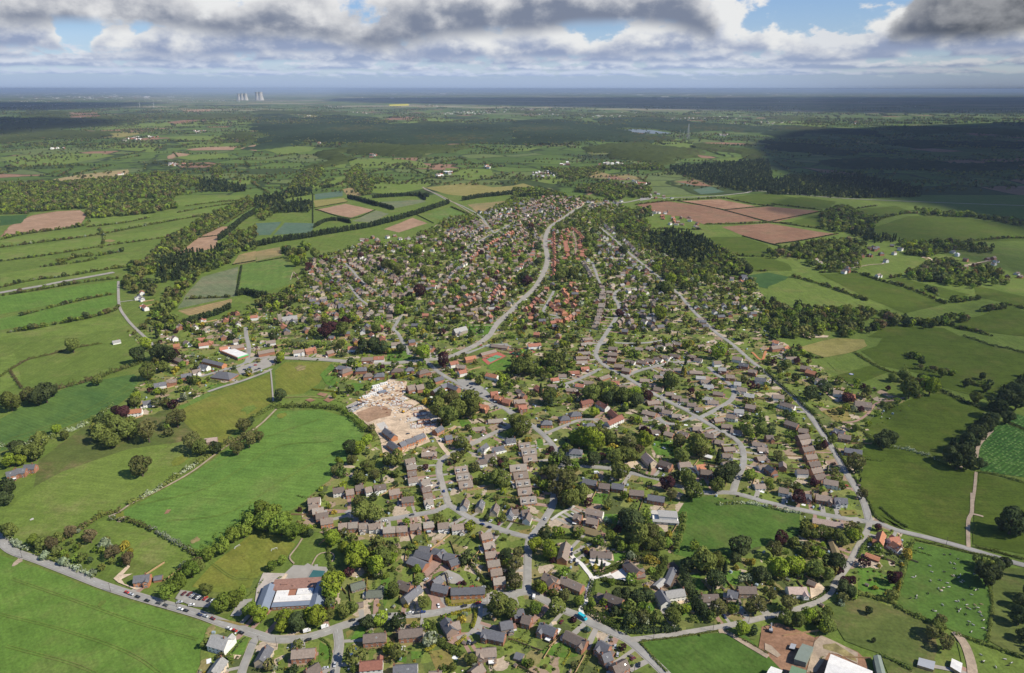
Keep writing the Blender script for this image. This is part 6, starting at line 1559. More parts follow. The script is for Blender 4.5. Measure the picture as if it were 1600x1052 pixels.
for tl, den, rf, wl, s in VZ:
    P = pts(tl, s); rf, wl = rf.split(), wl.split(); X, Y = scatter(P, den * 3.2)
    sd = seg_dist(X, Y, SEG)
    ori = {}
    for i in np.argsort(np.where(sd < 6.5, 1e9, sd)):
        if sd[i] < 7: continue
        x, y = X[i], Y[i]
        if any((hx - x) ** 2 + (hy - y) ** 2 < (r + 8.0) ** 2 for hx, hy, r in HOUSEPOS[-420:] + [q for q in HOUSEPOS[:420] if abs(q[0] - x) < 40 and abs(q[1] - y) < 40]): continue
        if rng.random() > .66: continue
        # face the nearest road
        best = None
        for ax, ay, bx, by, hw in SEG:
            if abs(ax - x) > 90 or abs(ay - y) > 90: continue
            dd = (ax - x) ** 2 + (ay - y) ** 2
            if best is None or dd < best[0]: best = (dd, math.atan2(by - ay, bx - ax))
        ang = (best[1] if best else rng.choice((0.1, .5, -.4, 1.2))) + rng.uniform(-.12, .12) + (math.pi / 2 if rng.random() < .25 else 0)
        far_house(x, y, ang, rf, wl)
o = m_.obj('village_houses', ['roof_' + k for k in rk] + ['wall_' + k for k in wk] + ['chimney_brick'], kind='stuff')
o['label'] = 'brown and red roofed houses crowding the upper village'; o['category'] = 'houses'
print('far houses', nfar)
# driveways to the individually built houses
m_ = MB(); mk = MB()
for x, y, r in HOUSEPOS[:]:
    best = None
    for ax, ay, bx, by, hw in SEG:
        if abs(ax - x) > 45 or abs(ay - y) > 45: continue
        d = math.hypot(ax - x, ay - y)
        if best is None or d < best[0]: best = (d, ax, ay)
    if best and 7 < best[0] < 34 and rng.random() < .8:
        d, bx, by = best; ux, uy = (bx - x) / d, (by - y) / d; w_ = rng.uniform(1.4, 2.6); o_ = rng.uniform(-3.5, 3.5)
        q = (x - uy * o_, y + ux * o_); z = .475 + rng.uniform(0, .003)
        (m_ if rng.random() < .6 else mk).face([(q[0] - uy * w_, q[1] + ux * w_, z), (q[0] + uy * w_, q[1] - ux * w_, z), (q[0] + ux * d + uy * w_ * .8, q[1] + uy * d - ux * w_ * .8, z), (q[0] + ux * d - uy * w_ * .8, q[1] + uy * d + ux * w_ * .8, z)])
m_.obj('driveways', 'pavement', kind='structure'); mk.obj('driveways', 'brick_paving', kind='structure')

# ================================================================== MASSES OF TREES
GK = ['oak', 'fresh', 'lime', 'dark', 'olive', 'conifer', 'copper', 'gold', 'clipped', 'pale']; GW = [5, 4.2, 2.8, 2.8, 2.6, .9, .9, 1.3, 1.6, .7]
gm = Mass(); HP = np.array([(q[0], q[1]) for q in HOUSEPOS])
def clear(X, Y, rd, hs):
    return (seg_dist(X, Y, SEG) > rd) & (house_dist(X, Y) > hs)
KEEPOUT = [pts('B', '545,440 660,380 760,300 830,265 960,280 940,370 1000,395 1085,435 1160,520 1130,600 1095,660 920,740 795,790 760,640 730,590 680,550'), pts('F', '-20,640 0,510 45,420 235,370 460,385 520,500 480,640 300,700 100,690'), pts('F', '1060,340 1210,380 1300,470 1280,510 1130,520 1190,660 1090,665 1040,520'),
           pts('-', '1052,866 1060,800 1075,778 1110,776 1250,802 1250,835 1225,850 1180,856 1120,884'), pts('G', '615,445 690,395 780,470 740,490'), pts('G', '480,340 620,360 600,390 500,390'), pts('B', '1200,100 1600,40 1600,130 1470,190 1400,150'), pts('-', '740,556 810,548 800,580 750,584'), pts('A', '1475,200 1745,140 1690,200 1500,245'), pts('E', '1095,590 1130,535 1200,545 1340,600 1300,645 1210,640'), pts('C', '-30,100 85,60 160,100 30,150'), pts('B', '1240,270 1330,265 1580,450 1500,450'), pts('G', '850,20 1060,40 1060,130 880,130')]
def not_kept(X, Y):
    k = np.ones(len(X), bool)
    for P in KEEPOUT: k &= ~inside(P, X, Y)
    return k
X, Y = scatter(VILLAGE, 42); py = np.array([proj((x, y, 0))[1] for x, y in zip(X, Y)])
Rr = nrg.gamma(5, .52, len(X)) + .7; Rr = np.clip(Rr, 1.2, 6.2)
k = clear(X, Y, 1.8 + Rr * 1.0, .2 + Rr * .62) & not_kept(X, Y); X, Y, Rr, py = X[k], Y[k], Rr[k], py[k]
for lo, hi, lod in ((640, 2000, 2), (440, 640, 1), (0, 440, 1)):
    q = (py >= lo) & (py < hi); gm.add(X[q], Y[q], Rr[q], GK, GW, lod=lod)
X, Y = scatter(VILLAGE, 46); py = np.array([proj((x, y, 0))[1] for x, y in zip(X, Y)]); Rr = nrg.uniform(1.6, 4.6, len(X)); k = (py < 520) & clear(X, Y, 1.2 + Rr * .8, .1 + Rr * .45) & not_kept(X, Y); gm.add(X[k], Y[k], Rr[k], GK, GW, lod=1)
# shrubs round the houses and plots
X, Y = scatter(VILLAGE, 130); py = np.array([proj((x, y, 0))[1] for x, y in zip(X, Y)]); Rr = nrg.uniform(.5, 1.35, len(X)); k = clear(X, Y, .6, .4) & not_kept(X, Y) & (py > 430); X, Y, Rr, py = X[k], Y[k], Rr[k], py[k]
sm = Mass(); q = py > 600
bf = {kk: 'bush' for kk in GK}; SW = [3, 4, 2, 3, 2, 1, .9, 1.2, 4, 1.0]
sm.add(X[q], Y[q], Rr[q], GK, SW, bf, 1); sm.add(X[~q], Y[~q], Rr[~q] * 1.15, GK, SW, bf, 0)
gm.build('garden_foliage', 'trees of many greens filling the village gardens', 'garden trees'); sm.build('shrubbery', 'small shrubs dotted through the village gardens', 'shrubs')
# hedges between the plots: short clipped lines square to the houses
HV = []
g_ = np.random.default_rng(5)
for (x, y, r) in HOUSEPOS:
    if proj((x, y, 0))[1] < 430 or nrg.random() < .30: continue
    best = None
    for ax, ay, bx, by, hw in SEG:
        if abs(ax - x) > 70 or abs(ay - y) > 70: continue
        d = math.hypot(ax - x, ay - y)
        if best is None or d < best[0]: best = (d, math.atan2(ay - y, ax - x))
    a = best[1] if best else 0.; s = nrg.choice((-1, 1)); o_ = (r + 2.2) * s; L = nrg.uniform(14, 26)
    cx, cy_ = x - math.sin(a) * o_, y + math.cos(a) * o_
    A, B = Vector((cx - math.cos(a) * L, cy_ - math.sin(a) * L, .4)), Vector((cx + math.cos(a) * 6, cy_ + math.sin(a) * 6, .4))
    n = 12; S_ = [A.lerp(B, i / n) for i in range(n + 1)]; ok = clear(np.array([q.x for q in S_]), np.array([q.y for q in S_]), .6, .3)
    run = []
    for q, f in zip(S_, ok):
        if f: run.append(q)
        elif len(run) > 1: HV.append(run); run = []
        else: run = []
    if len(run) > 1: HV.append(run)
VV = [hedge_quads(L, 1.3, 1.7, 3.2, .9, g_, .1) for L in HV]
V_ = np.concatenate(VV); T_ = np.repeat(np.concatenate([np.broadcast_to(np.array(LEAF[('clipped', 'clipped', 'oak', 'golden', 'conifer')[g_.integers(5)]]) * g_.uniform(.8, 1.2), (len(v) // 4, 3)) for v in VV]), 4, 0)
o = link('garden_hedges', np_mesh('garden_hedges', V_, np.arange(len(V_)).reshape(-1, 4), ['leaf_mass'], tint=T_), None, kind='stuff'); o['label'] = 'clipped hedges dividing the village gardens'; o['category'] = 'hedges'

# timber fences on other plot lines
m_ = MB()
for (x, y, r) in HOUSEPOS:
    if proj((x, y, 0))[1] < 470 or nrg.random() < .35: continue
    best = None
    for ax, ay, bx, by, hw in SEG:
        if abs(ax - x) > 70 or abs(ay - y) > 70: continue
        d = math.hypot(ax - x, ay - y)
        if best is None or d < best[0]: best = (d, math.atan2(ay - y, ax - x))
    if not best: continue
    a = best[1]; s = nrg.choice((-1, 1)); o_ = (r + 1.4) * s; L = nrg.uniform(14, 30); cx, cy_ = x - math.sin(a) * o_, y + math.cos(a) * o_; k = int(L / 2)
    T_ = np.arange(k + 1) * 2.; okf = clear(cx - math.cos(a) * T_, cy_ - math.sin(a) * T_, .5, .2)
    for i in range(k):
        q0 = (cx - math.cos(a) * i * 2, cy_ - math.sin(a) * i * 2); q1 = (cx - math.cos(a) * (i * 2 + 1.96), cy_ - math.sin(a) * (i * 2 + 1.96))
        if not (okf[i] and okf[i + 1]): break
        nx, ny = -math.sin(a) * .04, math.cos(a) * .04; m_.solid([(q0[0] + nx, q0[1] + ny, .3), (q0[0] - nx, q0[1] - ny, .3), (q1[0] - nx, q1[1] - ny, .3), (q1[0] + nx, q1[1] + ny, .3)], [(q0[0] + nx, q0[1] + ny, 2.0), (q0[0] - nx, q0[1] - ny, 2.0), (q1[0] - nx, q1[1] - ny, 2.0), (q1[0] + nx, q1[1] + ny, 2.0)])
o = m_.obj('garden_fences', 'timber', kind='stuff'); o['label'] = 'timber panel fences between the village gardens'; o['category'] = 'fences'

# woods and copses: sheet | mix | trees per hectare | mean radius | outline
WOODS = '''
-|dec|70|5|-420,520 -300,500 -200,540 -260,610 -400,610
-|dec|70|5|1760,500 1880,490 1930,540 1800,560
-|dec|60|4.5|1740,720 1830,730 1840,790 1740,770
R|con|150|4.2|850,420 1000,400 1180,440 1300,510 1290,560 1180,600 1100,600 980,560 860,500
R|dec|120|4.6|640,330 720,280 860,250 870,300 760,330 860,400 850,480 760,440 660,400
R|dec|110|4.8|1280,500 1400,560 1490,620 1480,660 1400,670 1220,660 1180,600
R|dec|70|4.6|870,590 1180,600 1240,680 1100,680 900,640
R|dec|60|5|960,640 1080,620 1090,760 980,800 900,780
S|dec|130|5.2|330,300 430,245 500,250 560,290 690,330 650,380 540,400 400,400 330,370
S|dec|110|5|0,840 300,890 600,900 780,960 740,1000 560,1052 300,1075 0,1060
S|dec|110|5.5|840,680 1000,600 1150,600 1300,680 1290,760 1180,740 1000,720
S|dec|80|5|200,490 400,450 620,490 560,640 300,640 160,560 0,570 0,520
S|dec|80|5|820,470 1150,470 1400,500 1400,540 1180,520 1000,560 860,540
S|dec|70|5|1290,620 1460,640 1500,730 1310,740
S|con|120|4.5|500,400 640,410 700,440 860,460 640,470 520,420
S|dec|60|5|690,900 980,980 1180,930 1270,960 1000,1010 760,985
P|dec|58|5.2|0,100 380,95 700,70 1000,40 1250,65 1250,110 1050,140 1200,160 1000,205 900,190 560,262 500,258 0,290
P|dec|110|5.5|800,640 930,560 1050,455 1150,400 1250,340 1400,270 1560,190 1600,225 1380,350 1240,432 1090,555 1000,640 900,690
P|con|140|4.6|980,600 1090,560 1300,540 1380,500 1420,540 1260,640 1130,700 1000,720
P|dec|110|5|1380,500 1440,430 1600,380 1600,510 1480,540 1430,610 1260,665 1130,830 1080,900 1000,960 960,900 1060,780 1240,650
P|dec|70|5|760,700 900,690 1000,720 980,800 850,790 780,760
P|dec|50|5|940,900 1100,900 1120,1040 1000,1050
P|con|150|4.2|1250,85 1380,95 1540,130 1530,150 1250,150
P|dec|90|5.5|540,270 700,230 1080,210 1110,250 960,285 560,318
P|dec|70|5|1300,10 1380,0 1400,60 1350,80
Q|dec|130|5|200,150 250,60 380,0 430,0 400,60 350,130 220,185 150,200 100,210
Q|con|140|4.4|0,200 100,190 210,150 350,140 350,165 200,190 140,230 0,280
Q|dec|110|5|560,85 590,20 640,-20 700,60 860,75 740,100 720,165 670,175 600,120
Q|con|120|4.5|100,240 240,220 360,235 330,280 200,280 80,290
Q|dec|80|5|0,200 90,180 100,320 40,330 0,300
Q|dec|60|5|150,520 330,480 330,620 240,600
Q|dec|70|5|0,800 160,800 240,760 240,830 130,900 0,860
R|dec|110|5|0,140 160,130 330,170 370,185 300,175 60,180 0,200
R|dec|110|4.8|400,120 640,90 870,130 860,190 790,190 720,180 640,210 500,160 400,150
R|con|110|4.6|980,0 1600,-40 1640,140 1500,150 1400,140 1250,100 1150,70 1020,30
R|dec|90|5|180,0 330,20 600,-10 900,-20 980,20 800,10 560,10 400,80 300,60
S|con|120|4.6|0,100 130,60 300,110 420,190 330,180 200,170 0,165
S|con|120|4.8|130,60 560,60 960,140 950,180 560,190 430,185 300,110
S|dec|80|5|900,260 1000,270 1300,300 1600,340 1600,370 1280,310 1000,300
B|dec|80|4.6|1090,470 1130,400 1250,380 1400,420 1380,560 1300,520 1240,540 1180,540
A|dec|60|4.5|580,540 700,520 860,540 880,640 700,690 600,680
A|dec|50|4|860,600 1000,540 1130,560 1160,600 960,660
D|dec|90|4.2|780,270 860,260 1060,300 1060,350 940,390 850,380
D|con|150|4.0|1100,760 1180,640 1240,600 1340,500 1400,470 1420,520 1330,600 1300,720 1270,800 1200,800
D|con|150|4.0|1360,440 1440,380 1560,290 1700,200 1720,380 1600,400 1500,470 1440,500
I|dec|110|4.2|180,150 300,150 480,160 600,165 590,200 480,240 300,210
I|dec|80|4.5|230,320 480,290 500,370 440,440 330,450 240,420
I|dec|60|4.2|40,420 180,420 230,480 100,500
I|dec|70|4|60,700 280,640 400,700 420,800 280,780 180,760
I|dec|100|4.6|1290,330 1460,320 1490,380 1400,520 1320,440
I|con|90|4.6|1580,380 1720,380 1720,1000 1590,960 1600,600
E|dec|160|2.6|240,260 420,230 560,170 700,230 860,320 840,360 720,400 600,440 400,350 260,300
E|dec|130|3.4|0,120 60,150 200,260 100,260 20,180
G|dec|90|4.4|680,30 800,20 880,130 960,240 900,270 740,270 700,150
G|dec|80|4.4|1080,270 1250,290 1310,370 1250,430 1090,420 1060,330
G|dec|100|4.2|700,510 870,500 880,600 800,650 1050,660 1060,780 720,780 700,640
G|dec|80|4|1180,650 1330,600 1440,640 1260,730 1100,760
G|dec|70|4|130,560 330,560 420,690 300,740 130,640
C|dec|90|4.4|370,600 560,590 700,630 870,640 840,720 780,790 560,800 490,740 560,680 400,660
C|dec|100|4.6|190,820 300,780 450,900 460,1040 260,1040 220,940
C|dec|80|4.4|960,600 1200,660 1200,760 1080,760 1020,700 930,660
C|dec|80|4.4|0,110 160,130 330,110 380,190 220,290 60,260 0,300
C|dec|70|4.4|420,330 640,330 840,330 830,400 600,420 430,400
F|dec|110|4.4|-20,0 130,20 300,150 270,190 150,170 0,60
F|dec|90|4.2|440,160 620,220 700,240 860,340 860,440 660,420 560,330 440,230
F|dec|80|4.0|30,640 480,620 480,740 300,800 60,800
'''
MIX = {'dec': (['oak', 'fresh', 'olive', 'dark', 'lime', 'bronze'], [6, 3, 2, 3, .9, .6], {}), 'con': (['conifer', 'dark', 'oak'], [6, 3, 1.2], {'conifer': 'cone'})}
wm2 = Mass()
for ln in WOODS.strip().split('\n'):
    tl, mx, den, rad, s = ln.split('|'); P = pts(tl, s); X, Y = scatter(P, float(den)); Rr = np.clip(nrg.normal(float(rad), float(rad) * .25, len(X)), 1.2, 8)
    k = clear(X, Y, 1.5, .5 + Rr * .5); X, Y, Rr = X[k], Y[k], Rr[k]
    tx, ty = np.array([q[0] for q in TREEPOS]), np.array([q[1] for q in TREEPOS]); tr = np.array([q[2] for q in TREEPOS])
    kk = np.array([(np.hypot(tx - x, ty - y) > tr * .8 + 1).all() for x, y in zip(X, Y)], bool)
    X, Y, Rr = X[kk], Y[kk], Rr[kk]; ks, ws, fs = MIX[mx]
    near = sum(q.y for q in P) / len(P) < 900
    wm2.add(X, Y, Rr, ks, ws, fs, 2 if near else 1 if sum(q.y for q in P) / len(P) < 2200 else 0, 1.1 if mx == 'dec' else 1.3)
wm2.build('woodland_trees', 'mixed woods and copses around the village', 'woods')

# shelter belts and field hedges of the middle distance
BELTS = '''
Q|con|3.6|-60,500 0,492 150,462 300,440 500,405 700,372 850,335 1000,292 1100,258 1210,222
Q|con|3.4|575,190 650,205 760,238
Q|con|3.2|730,188 850,180 960,175 1080,180
Q|con|3.2|1020,170 1060,200
Q|con|3.0|770,235 860,262
Q|con|3.4|1290,205 1400,185 1500,175 1620,160
Q|con|2.6|365,372 440,335 520,330 590,345
Q|con|2.8|410,130 490,115
P|con|3.6|1370,452 1440,400 1520,330 1620,270
P|con|2.6|1150,985 1250,950 1350,920 1440,880
P|con|2.8|1480,800 1540,790 1620,810
Q|con|2.4|0,800 70,800
R|con|3.0|0,180 100,178 200,170
P|dec|3.4|0,450 150,415 300,395 510,365 560,340
P|dec|2.0|0,498 300,460 600,420 1050,335 1480,262
P|dec|1.8|0,585 300,545 640,490 1000,440 1090,415
P|dec|3.2|370,600 480,560 640,545 780,520
P|dec|2.0|600,570 500,590 250,620
P|dec|2.4|0,750 200,705 400,680 640,640 780,620
P|dec|2.4|0,800 200,770 500,720 750,690
P|dec|2.0|130,925 300,880 500,830 700,790
P|dec|3.2|40,1030 200,1010 340,980 500,950 700,900 740,870
P|dec|1.8|540,370 760,345 940,310
P|dec|1.6|1150,240 1350,215 1540,200
P|dec|1.6|1110,280 1300,245 1500,215
P|dec|2.6|0,290 180,285
P|dec|2|620,380 650,430 640,500
P|dec|2|1080,550 1240,435 1390,360 1600,232
P|con|1.5|1240,436 1360,422
P|dec|1.8|1160,820 1440,808
P|con|1.8|1478,790 1510,612
P|con|1.5|1450,605 1600,580
Q|con|1.5|370,258 590,315 745,262
Q|con|1.5|355,160 355,345
Q|con|1.3|0,590 160,562
Q|con|1.4|205,218 350,205
Q|con|1.3|360,250 570,212
Q|dec|2|230,690 300,660 330,700
Q|con|1.3|1000,290 1110,345
Q|dec|1.6|1220,245 1400,318
Q|dec|1.6|1050,65 1250,50
Q|dec|2|950,0 1100,55 1190,70
R|dec|2|380,150 520,155 650,215
R|dec|2|770,230 950,210 1250,190 1340,190
R|con|1.6|1030,205 1170,230 1330,265 1600,335 1750,345
R|con|1.5|1330,262 1540,242 1640,236
R|dec|1.6|1200,352 1400,350 1640,340
R|dec|1.6|1340,190 1500,225 1640,240
R|dec|1.8|850,380 1100,385 1190,385
R|con|1.6|1440,425 1600,470 1680,490
R|dec|1.8|1190,440 1280,490 1390,545 1600,555
R|dec|1.6|1440,645 1600,645
S|con|1.6|0,338 340,270
S|dec|1.5|80,345 350,385
S|con|1.6|50,475 200,455 440,410
S|dec|1.6|20,225 220,250 340,262
S|dec|1.6|500,262 680,236
S|dec|2.2|150,680 300,720 450,770 620,832
S|dec|2.0|560,655 700,705 820,735 940,778 1110,850
S|dec|2.4|760,690 820,680
S|dec|2.4|620,890 900,960 1000,985 1180,920 1240,940
S|dec|2.2|1280,455 1500,440 1640,440
S|dec|3.2|960,770 1020,760 1060,800
S|dec|3.4|1130,830 1180,840 1250,830 1330,820
S|dec|3.4|1330,900 1400,890 1480,880
S|dec|2|1100,960 1180,1000 1280,1020 1400,1052
S|dec|1.8|1480,850 1600,880 1700,910
S|dec|2|320,655 480,650 560,655
S|dec|3|690,320 760,305 860,285 930,285
D|dec|2|190,70 250,130 350,135
D|dec|3|860,120 960,150
D|dec|3|940,205 1090,220 1160,250
D|dec|3|1220,285 1300,310 1380,315
-|dec|2.4|-700,620 -400,590 -200,570 -20,560
-|dec|2.4|-700,760 -400,720 -150,690 -10,665
-|dec|2.6|-260,900 -200,780 -150,690 -180,560
-|dec|2.2|-500,480 -250,470 -60,455
-|dec|2.2|-600,400 -300,380 -20,372
-|dec|2.4|1720,420 1900,450 2200,480
-|dec|2.6|1620,545 1800,570 2100,620
-|dec|2.6|1640,640 1800,690 2100,760
-|dec|2.8|1660,765 1850,820 2100,900
-|dec|2.4|1690,905 1850,960 2100,1050
-|dec|2.6|1800,570 1830,690 1870,830
-|dec|2.2|1900,450 1940,590
'''
bm = Mass()
for ln in BELTS.strip().split('\n'):
    tl, mx, r, s = ln.split('|'); r = float(r) * (1.25 if mx == 'con' and float(r) > 2.2 else 1.0); L = smooth_line(pts(tl, s), 3.)
    X, Y = [], []; acc = 0.; st = r * (.62 if mx == 'con' and r > 2.5 else .8)
    for a, b in zip(L, L[1:]):
        acc += (b - a).length
        while acc > st: acc -= st; q = a.lerp(b, rng.random()); X.append(q.x + rng.uniform(-.4, .4) * r); Y.append(q.y + rng.uniform(-.4, .4) * r)
    X, Y = np.array(X), np.array(Y)
    if mx == 'dec': k = nrg.random(len(X)) < .85; X, Y = X[k], Y[k]; Rr = np.clip(nrg.gamma(6, r / 6, len(X)), r * .45, r * 2)
    else: Rr = nrg.uniform(.85, 1.12, len(X)) * r
    far = np.mean(Y) > 1500
    if mx == 'con': bm.add(X, Y, Rr, ['conifer', 'dark'], [6, 2], {'conifer': 'tall' if r > 2.2 else 'round', 'dark': 'tall' if r > 2.2 else 'round'}, 1 if not far or r > 2.2 else 0, 1.5 if r > 2.2 else .8)
    else: bm.add(X, Y, Rr, ['oak', 'dark', 'fresh', 'olive', 'bronze', 'pale'], [5, 3, 2, 2, 1, .35], {'dark': 'round'}, 1 if not far else 0, .95)
bm.build('field_hedgerows', 'hedgerows and dark conifer shelter belts between the fields', 'hedgerows')

# ================================================================== THE FAR COUNTRY
fm = Mass()
def in_any(X, Y): return None
for (px0, px1, py0, py1, n, r0, r1) in ((-60, 1660, 232, 300, 3600, 3.5, 6), (-60, 1660, 196, 232, 6500, 4.5, 7.5), (-60, 1660, 166, 196, 7500, 7, 12)):
    cl = 0
    while cl < n:
        p = at(rng.uniform(px0, px1), rng.uniform(py0, py1)); D = p.length
        if 590 < proj(p)[0] < 1200 and proj(p)[1] > 292: cl += 5; continue
        k = rng.randrange(6, 22); a = rng.choice((0., .15, -.2, .1, 1.2, 1.5, -1.3)) + rng.uniform(-.2, .2) - .15 * (p.x / p.y); wood = rng.random() < .18
        if wood: X = nrg.normal(p.x, 60 + D * .006, k * 2); Y = nrg.normal(p.y, 40 + D * .006, k * 2)
        else: s = np.cumsum(nrg.uniform(8, 20, k) * (1 + D / 9000)); X = p.x + s * math.cos(a); Y = p.y + s * math.sin(a)
        fm.add(X, Y, nrg.uniform(r0, r1, len(X)), ['oak', 'dark', 'olive', 'bronze'], [4, 4, 2, 1], {'dark': 'round'}, 0, .95); cl += k
fm.build('distant_hedgerow_trees', 'hedgerow trees scattered over the distant fields', 'distant trees')
# far woods: rough canopies
CANOPY = '''
X|con|0,722 150,715 300,745 480,722 780,740 700,770 900,785 1300,772 1600,768 1600,905 1200,900 900,915 700,890 500,900 300,880 100,935 0,935 60,860 150,830 0,840
Y|con|0,760 250,745 500,775 640,800 720,835 900,850 1000,870 900,900 700,890 480,880 300,905 0,905
Y|con|520,740 900,740 1160,770 1500,790 1600,800 1600,830 1300,820 1050,830 1000,815 800,800 620,790
W|dec|1600,840 1450,835 1380,850 1500,880 1600,900
W|dec|0,740 300,745 620,740 850,760 700,790 420,800 200,830 0,890
W|dec|200,690 420,700 430,745 250,750 150,720
W|dec|0,850 200,830 420,820 720,830 640,860 420,870 150,890 0,900
W|dec|560,740 800,715 1100,720 1600,715 1600,745 1300,750 1040,750 800,750
X|dec|560,910 800,900 1000,910 1260,925 1300,960 1100,960 1000,985 860,975 640,960
X|dec|400,1000 460,930 560,930 600,980 520,1040 400,1050
Y|dec|400,930 600,915 800,890 1040,930 1190,950 1220,985 1000,1000 900,1050 700,1000 640,960 420,950
Y|dec|1130,900 1350,910 1560,960 1600,1000 1400,960 1200,940
Z|con|0,790 120,790 300,800 560,815 700,830 680,860 500,840 300,830 160,850 0,860
Z|con|0,890 160,905 400,930 560,960 420,980 200,950 0,930
Z|dec|700,790 900,800 1200,800 1600,815 1600,850 1200,830 900,840
Z|con|300,1020 600,1000 900,1010 1200,1030 1600,1020 1600,1052 1200,1070 600,1060
Z|dec|0,730 100,725 300,740 500,752 300,758 0,752
X|dec|1020,760 1280,770 1330,775 1240,785 1000,780
X|dec|0,690 300,700 560,700 560,712 300,715 0,712
Y|dec|0,690 400,705 900,715 1300,735 1300,745 800,728 400,718 0,705
Z|con|700,900 900,880 1200,890 1400,880 1600,900 1600,930 1200,920 900,930'''
def canopy(P, kind, seed):
    D = sum(q.length for q in P) / len(P); st = 9 + D * .0022; g = np.random.default_rng(seed)
    x0, x1, y0, y1 = min(q.x for q in P), max(q.x for q in P), min(q.y for q in P), max(q.y for q in P)
    sx = st; sy = st * 1.6; nx, ny = int((x1 - x0) / sx) + 3, int((y1 - y0) / sy) + 3
    xs = x0 - sx + np.arange(nx) * sx; ys = y0 - sy + np.arange(ny) * sy; X, Y = np.meshgrid(xs, ys)
    X = X + g.uniform(-.35, .35, X.shape) * sx; Y = Y + g.uniform(-.35, .35, Y.shape) * sy
    wx = X + 60 * np.sin(Y * .008 + seed) ; ins = inside(P, wx.ravel(), (Y + 50 * np.sin(X * .006)).ravel()).reshape(X.shape)
    h = (12 if kind == 'con' else 10) + g.uniform(-4, 5, X.shape) + 3 * np.sin(X * .01) * np.cos(Y * .013)
    Z = np.where(ins, h, -.5); V_ = np.stack([X, Y, Z], -1).reshape(-1, 3); idx = np.arange(nx * ny).reshape(ny, nx)
    F_ = np.stack([idx[:-1, :-1], idx[:-1, 1:], idx[1:, 1:], idx[1:, :-1]], -1).reshape(-1, 4); keep = ins.ravel()[F_].any(1); F_ = F_[keep]
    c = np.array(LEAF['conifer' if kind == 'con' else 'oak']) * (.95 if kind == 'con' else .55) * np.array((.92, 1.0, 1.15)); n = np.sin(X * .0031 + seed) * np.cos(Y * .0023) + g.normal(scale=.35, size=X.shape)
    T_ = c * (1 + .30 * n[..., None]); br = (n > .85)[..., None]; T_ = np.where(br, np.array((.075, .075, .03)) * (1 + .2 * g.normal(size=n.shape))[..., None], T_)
    return V_, F_, np.clip(T_, .008, 1).reshape(-1, 3)
AV, AF, AT, off = [], [], [], 0
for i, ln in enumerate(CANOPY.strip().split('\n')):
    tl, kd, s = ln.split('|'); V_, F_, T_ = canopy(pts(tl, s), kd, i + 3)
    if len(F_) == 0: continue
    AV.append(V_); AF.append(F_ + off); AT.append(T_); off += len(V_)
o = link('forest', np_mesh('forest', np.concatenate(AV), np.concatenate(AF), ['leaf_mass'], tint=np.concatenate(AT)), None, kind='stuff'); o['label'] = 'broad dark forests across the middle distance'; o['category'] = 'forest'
# far fields seen between the woods
for tl, mt, s in [('W', 'light', '480,790 860,770 1000,780 900,800 640,815'), ('W', 'olive', '660,835 800,822 900,835 760,860 640,862'), ('W', 'light', '860,775 1150,760 1600,755 1600,770 1200,790 980,795'), ('W', 'light', '1040,860 1200,850 1500,850 1400,880 1160,880'), ('W', 'light', '520,905 900,895 1040,905 960,955 760,940'), ('W', 'mid', '1100,890 1400,880 1500,900 1420,920 1180,925'),
                  ('W', 'light', '0,985 300,965 640,960 720,975 400,1030 100,1045'), ('W', 'rbrown', '1040,765 1160,750 1330,742 1280,755 1080,778'), ('W', 'rbrown', '430,708 600,702 640,730 520,745 440,740'), ('W', 'brown', '1160,935 1300,920 1480,917 1460,938 1200,942'), ('W', 'brown', '1050,975 1100,955 1190,965 1150,985 1050,995'), ('W', 'brown', '1140,690 1330,683 1300,698 1150,703'), ('W', 'brown', '1500,930 1600,905 1600,945'), ('W', 'light', '1080,985 1250,965 1420,960 1440,985 1200,1005'),
                  ('X', 'light', '0,770 200,768 310,792 100,830 0,830'), ('X', 'light', '60,940 250,915 380,920 330,950 160,970'), ('X', 'rbrown', '800,745 900,728 1040,735 960,750 800,752'), ('X', 'light', '960,750 1150,735 1330,765 1180,775 900,775'), ('X', 'rape', '830,655 955,651 955,661 835,663'), ('X', 'rape', '1080,803 1150,800 1160,808 1090,809'), ('X', 'brown', '0,915 40,920 30,935 0,935'), ('X', 'light', '380,1040 560,1005 560,1052'), ('X', 'light', '570,1000 850,990 1040,1015 1100,1052 600,1052'), ('X', 'olive', '290,735 330,720 400,728 410,750 310,750'),
                  ('Y', 'light', '820,855 900,852 1100,880 1190,950 1100,970 1000,930 880,900'), ('Y', 'rape', '1215,609 1270,610 1270,615 1215,615'), ('Y', 'light', '0,930 180,925 100,945 0,950'), ('Y', 'mid', '1250,1000 1400,985 1560,1010 1400,1030'), ('Z', 'light', '0,760 200,755 420,775 300,800 100,800'), ('Z', 'olive', '540,882 640,880 780,893 700,902 600,898'), ('Z', 'rbrown', '1220,835 1350,830 1480,845 1300,850'), ('Z', 'light', '1050,805 1300,800 1400,812 1150,815'), ('Z', 'rbrown', '800,1030 1200,1000 1600,990 1600,1040 1000,1052')]:
    sheet('field', pts(tl, s), 'field_' + mt, amp=6)
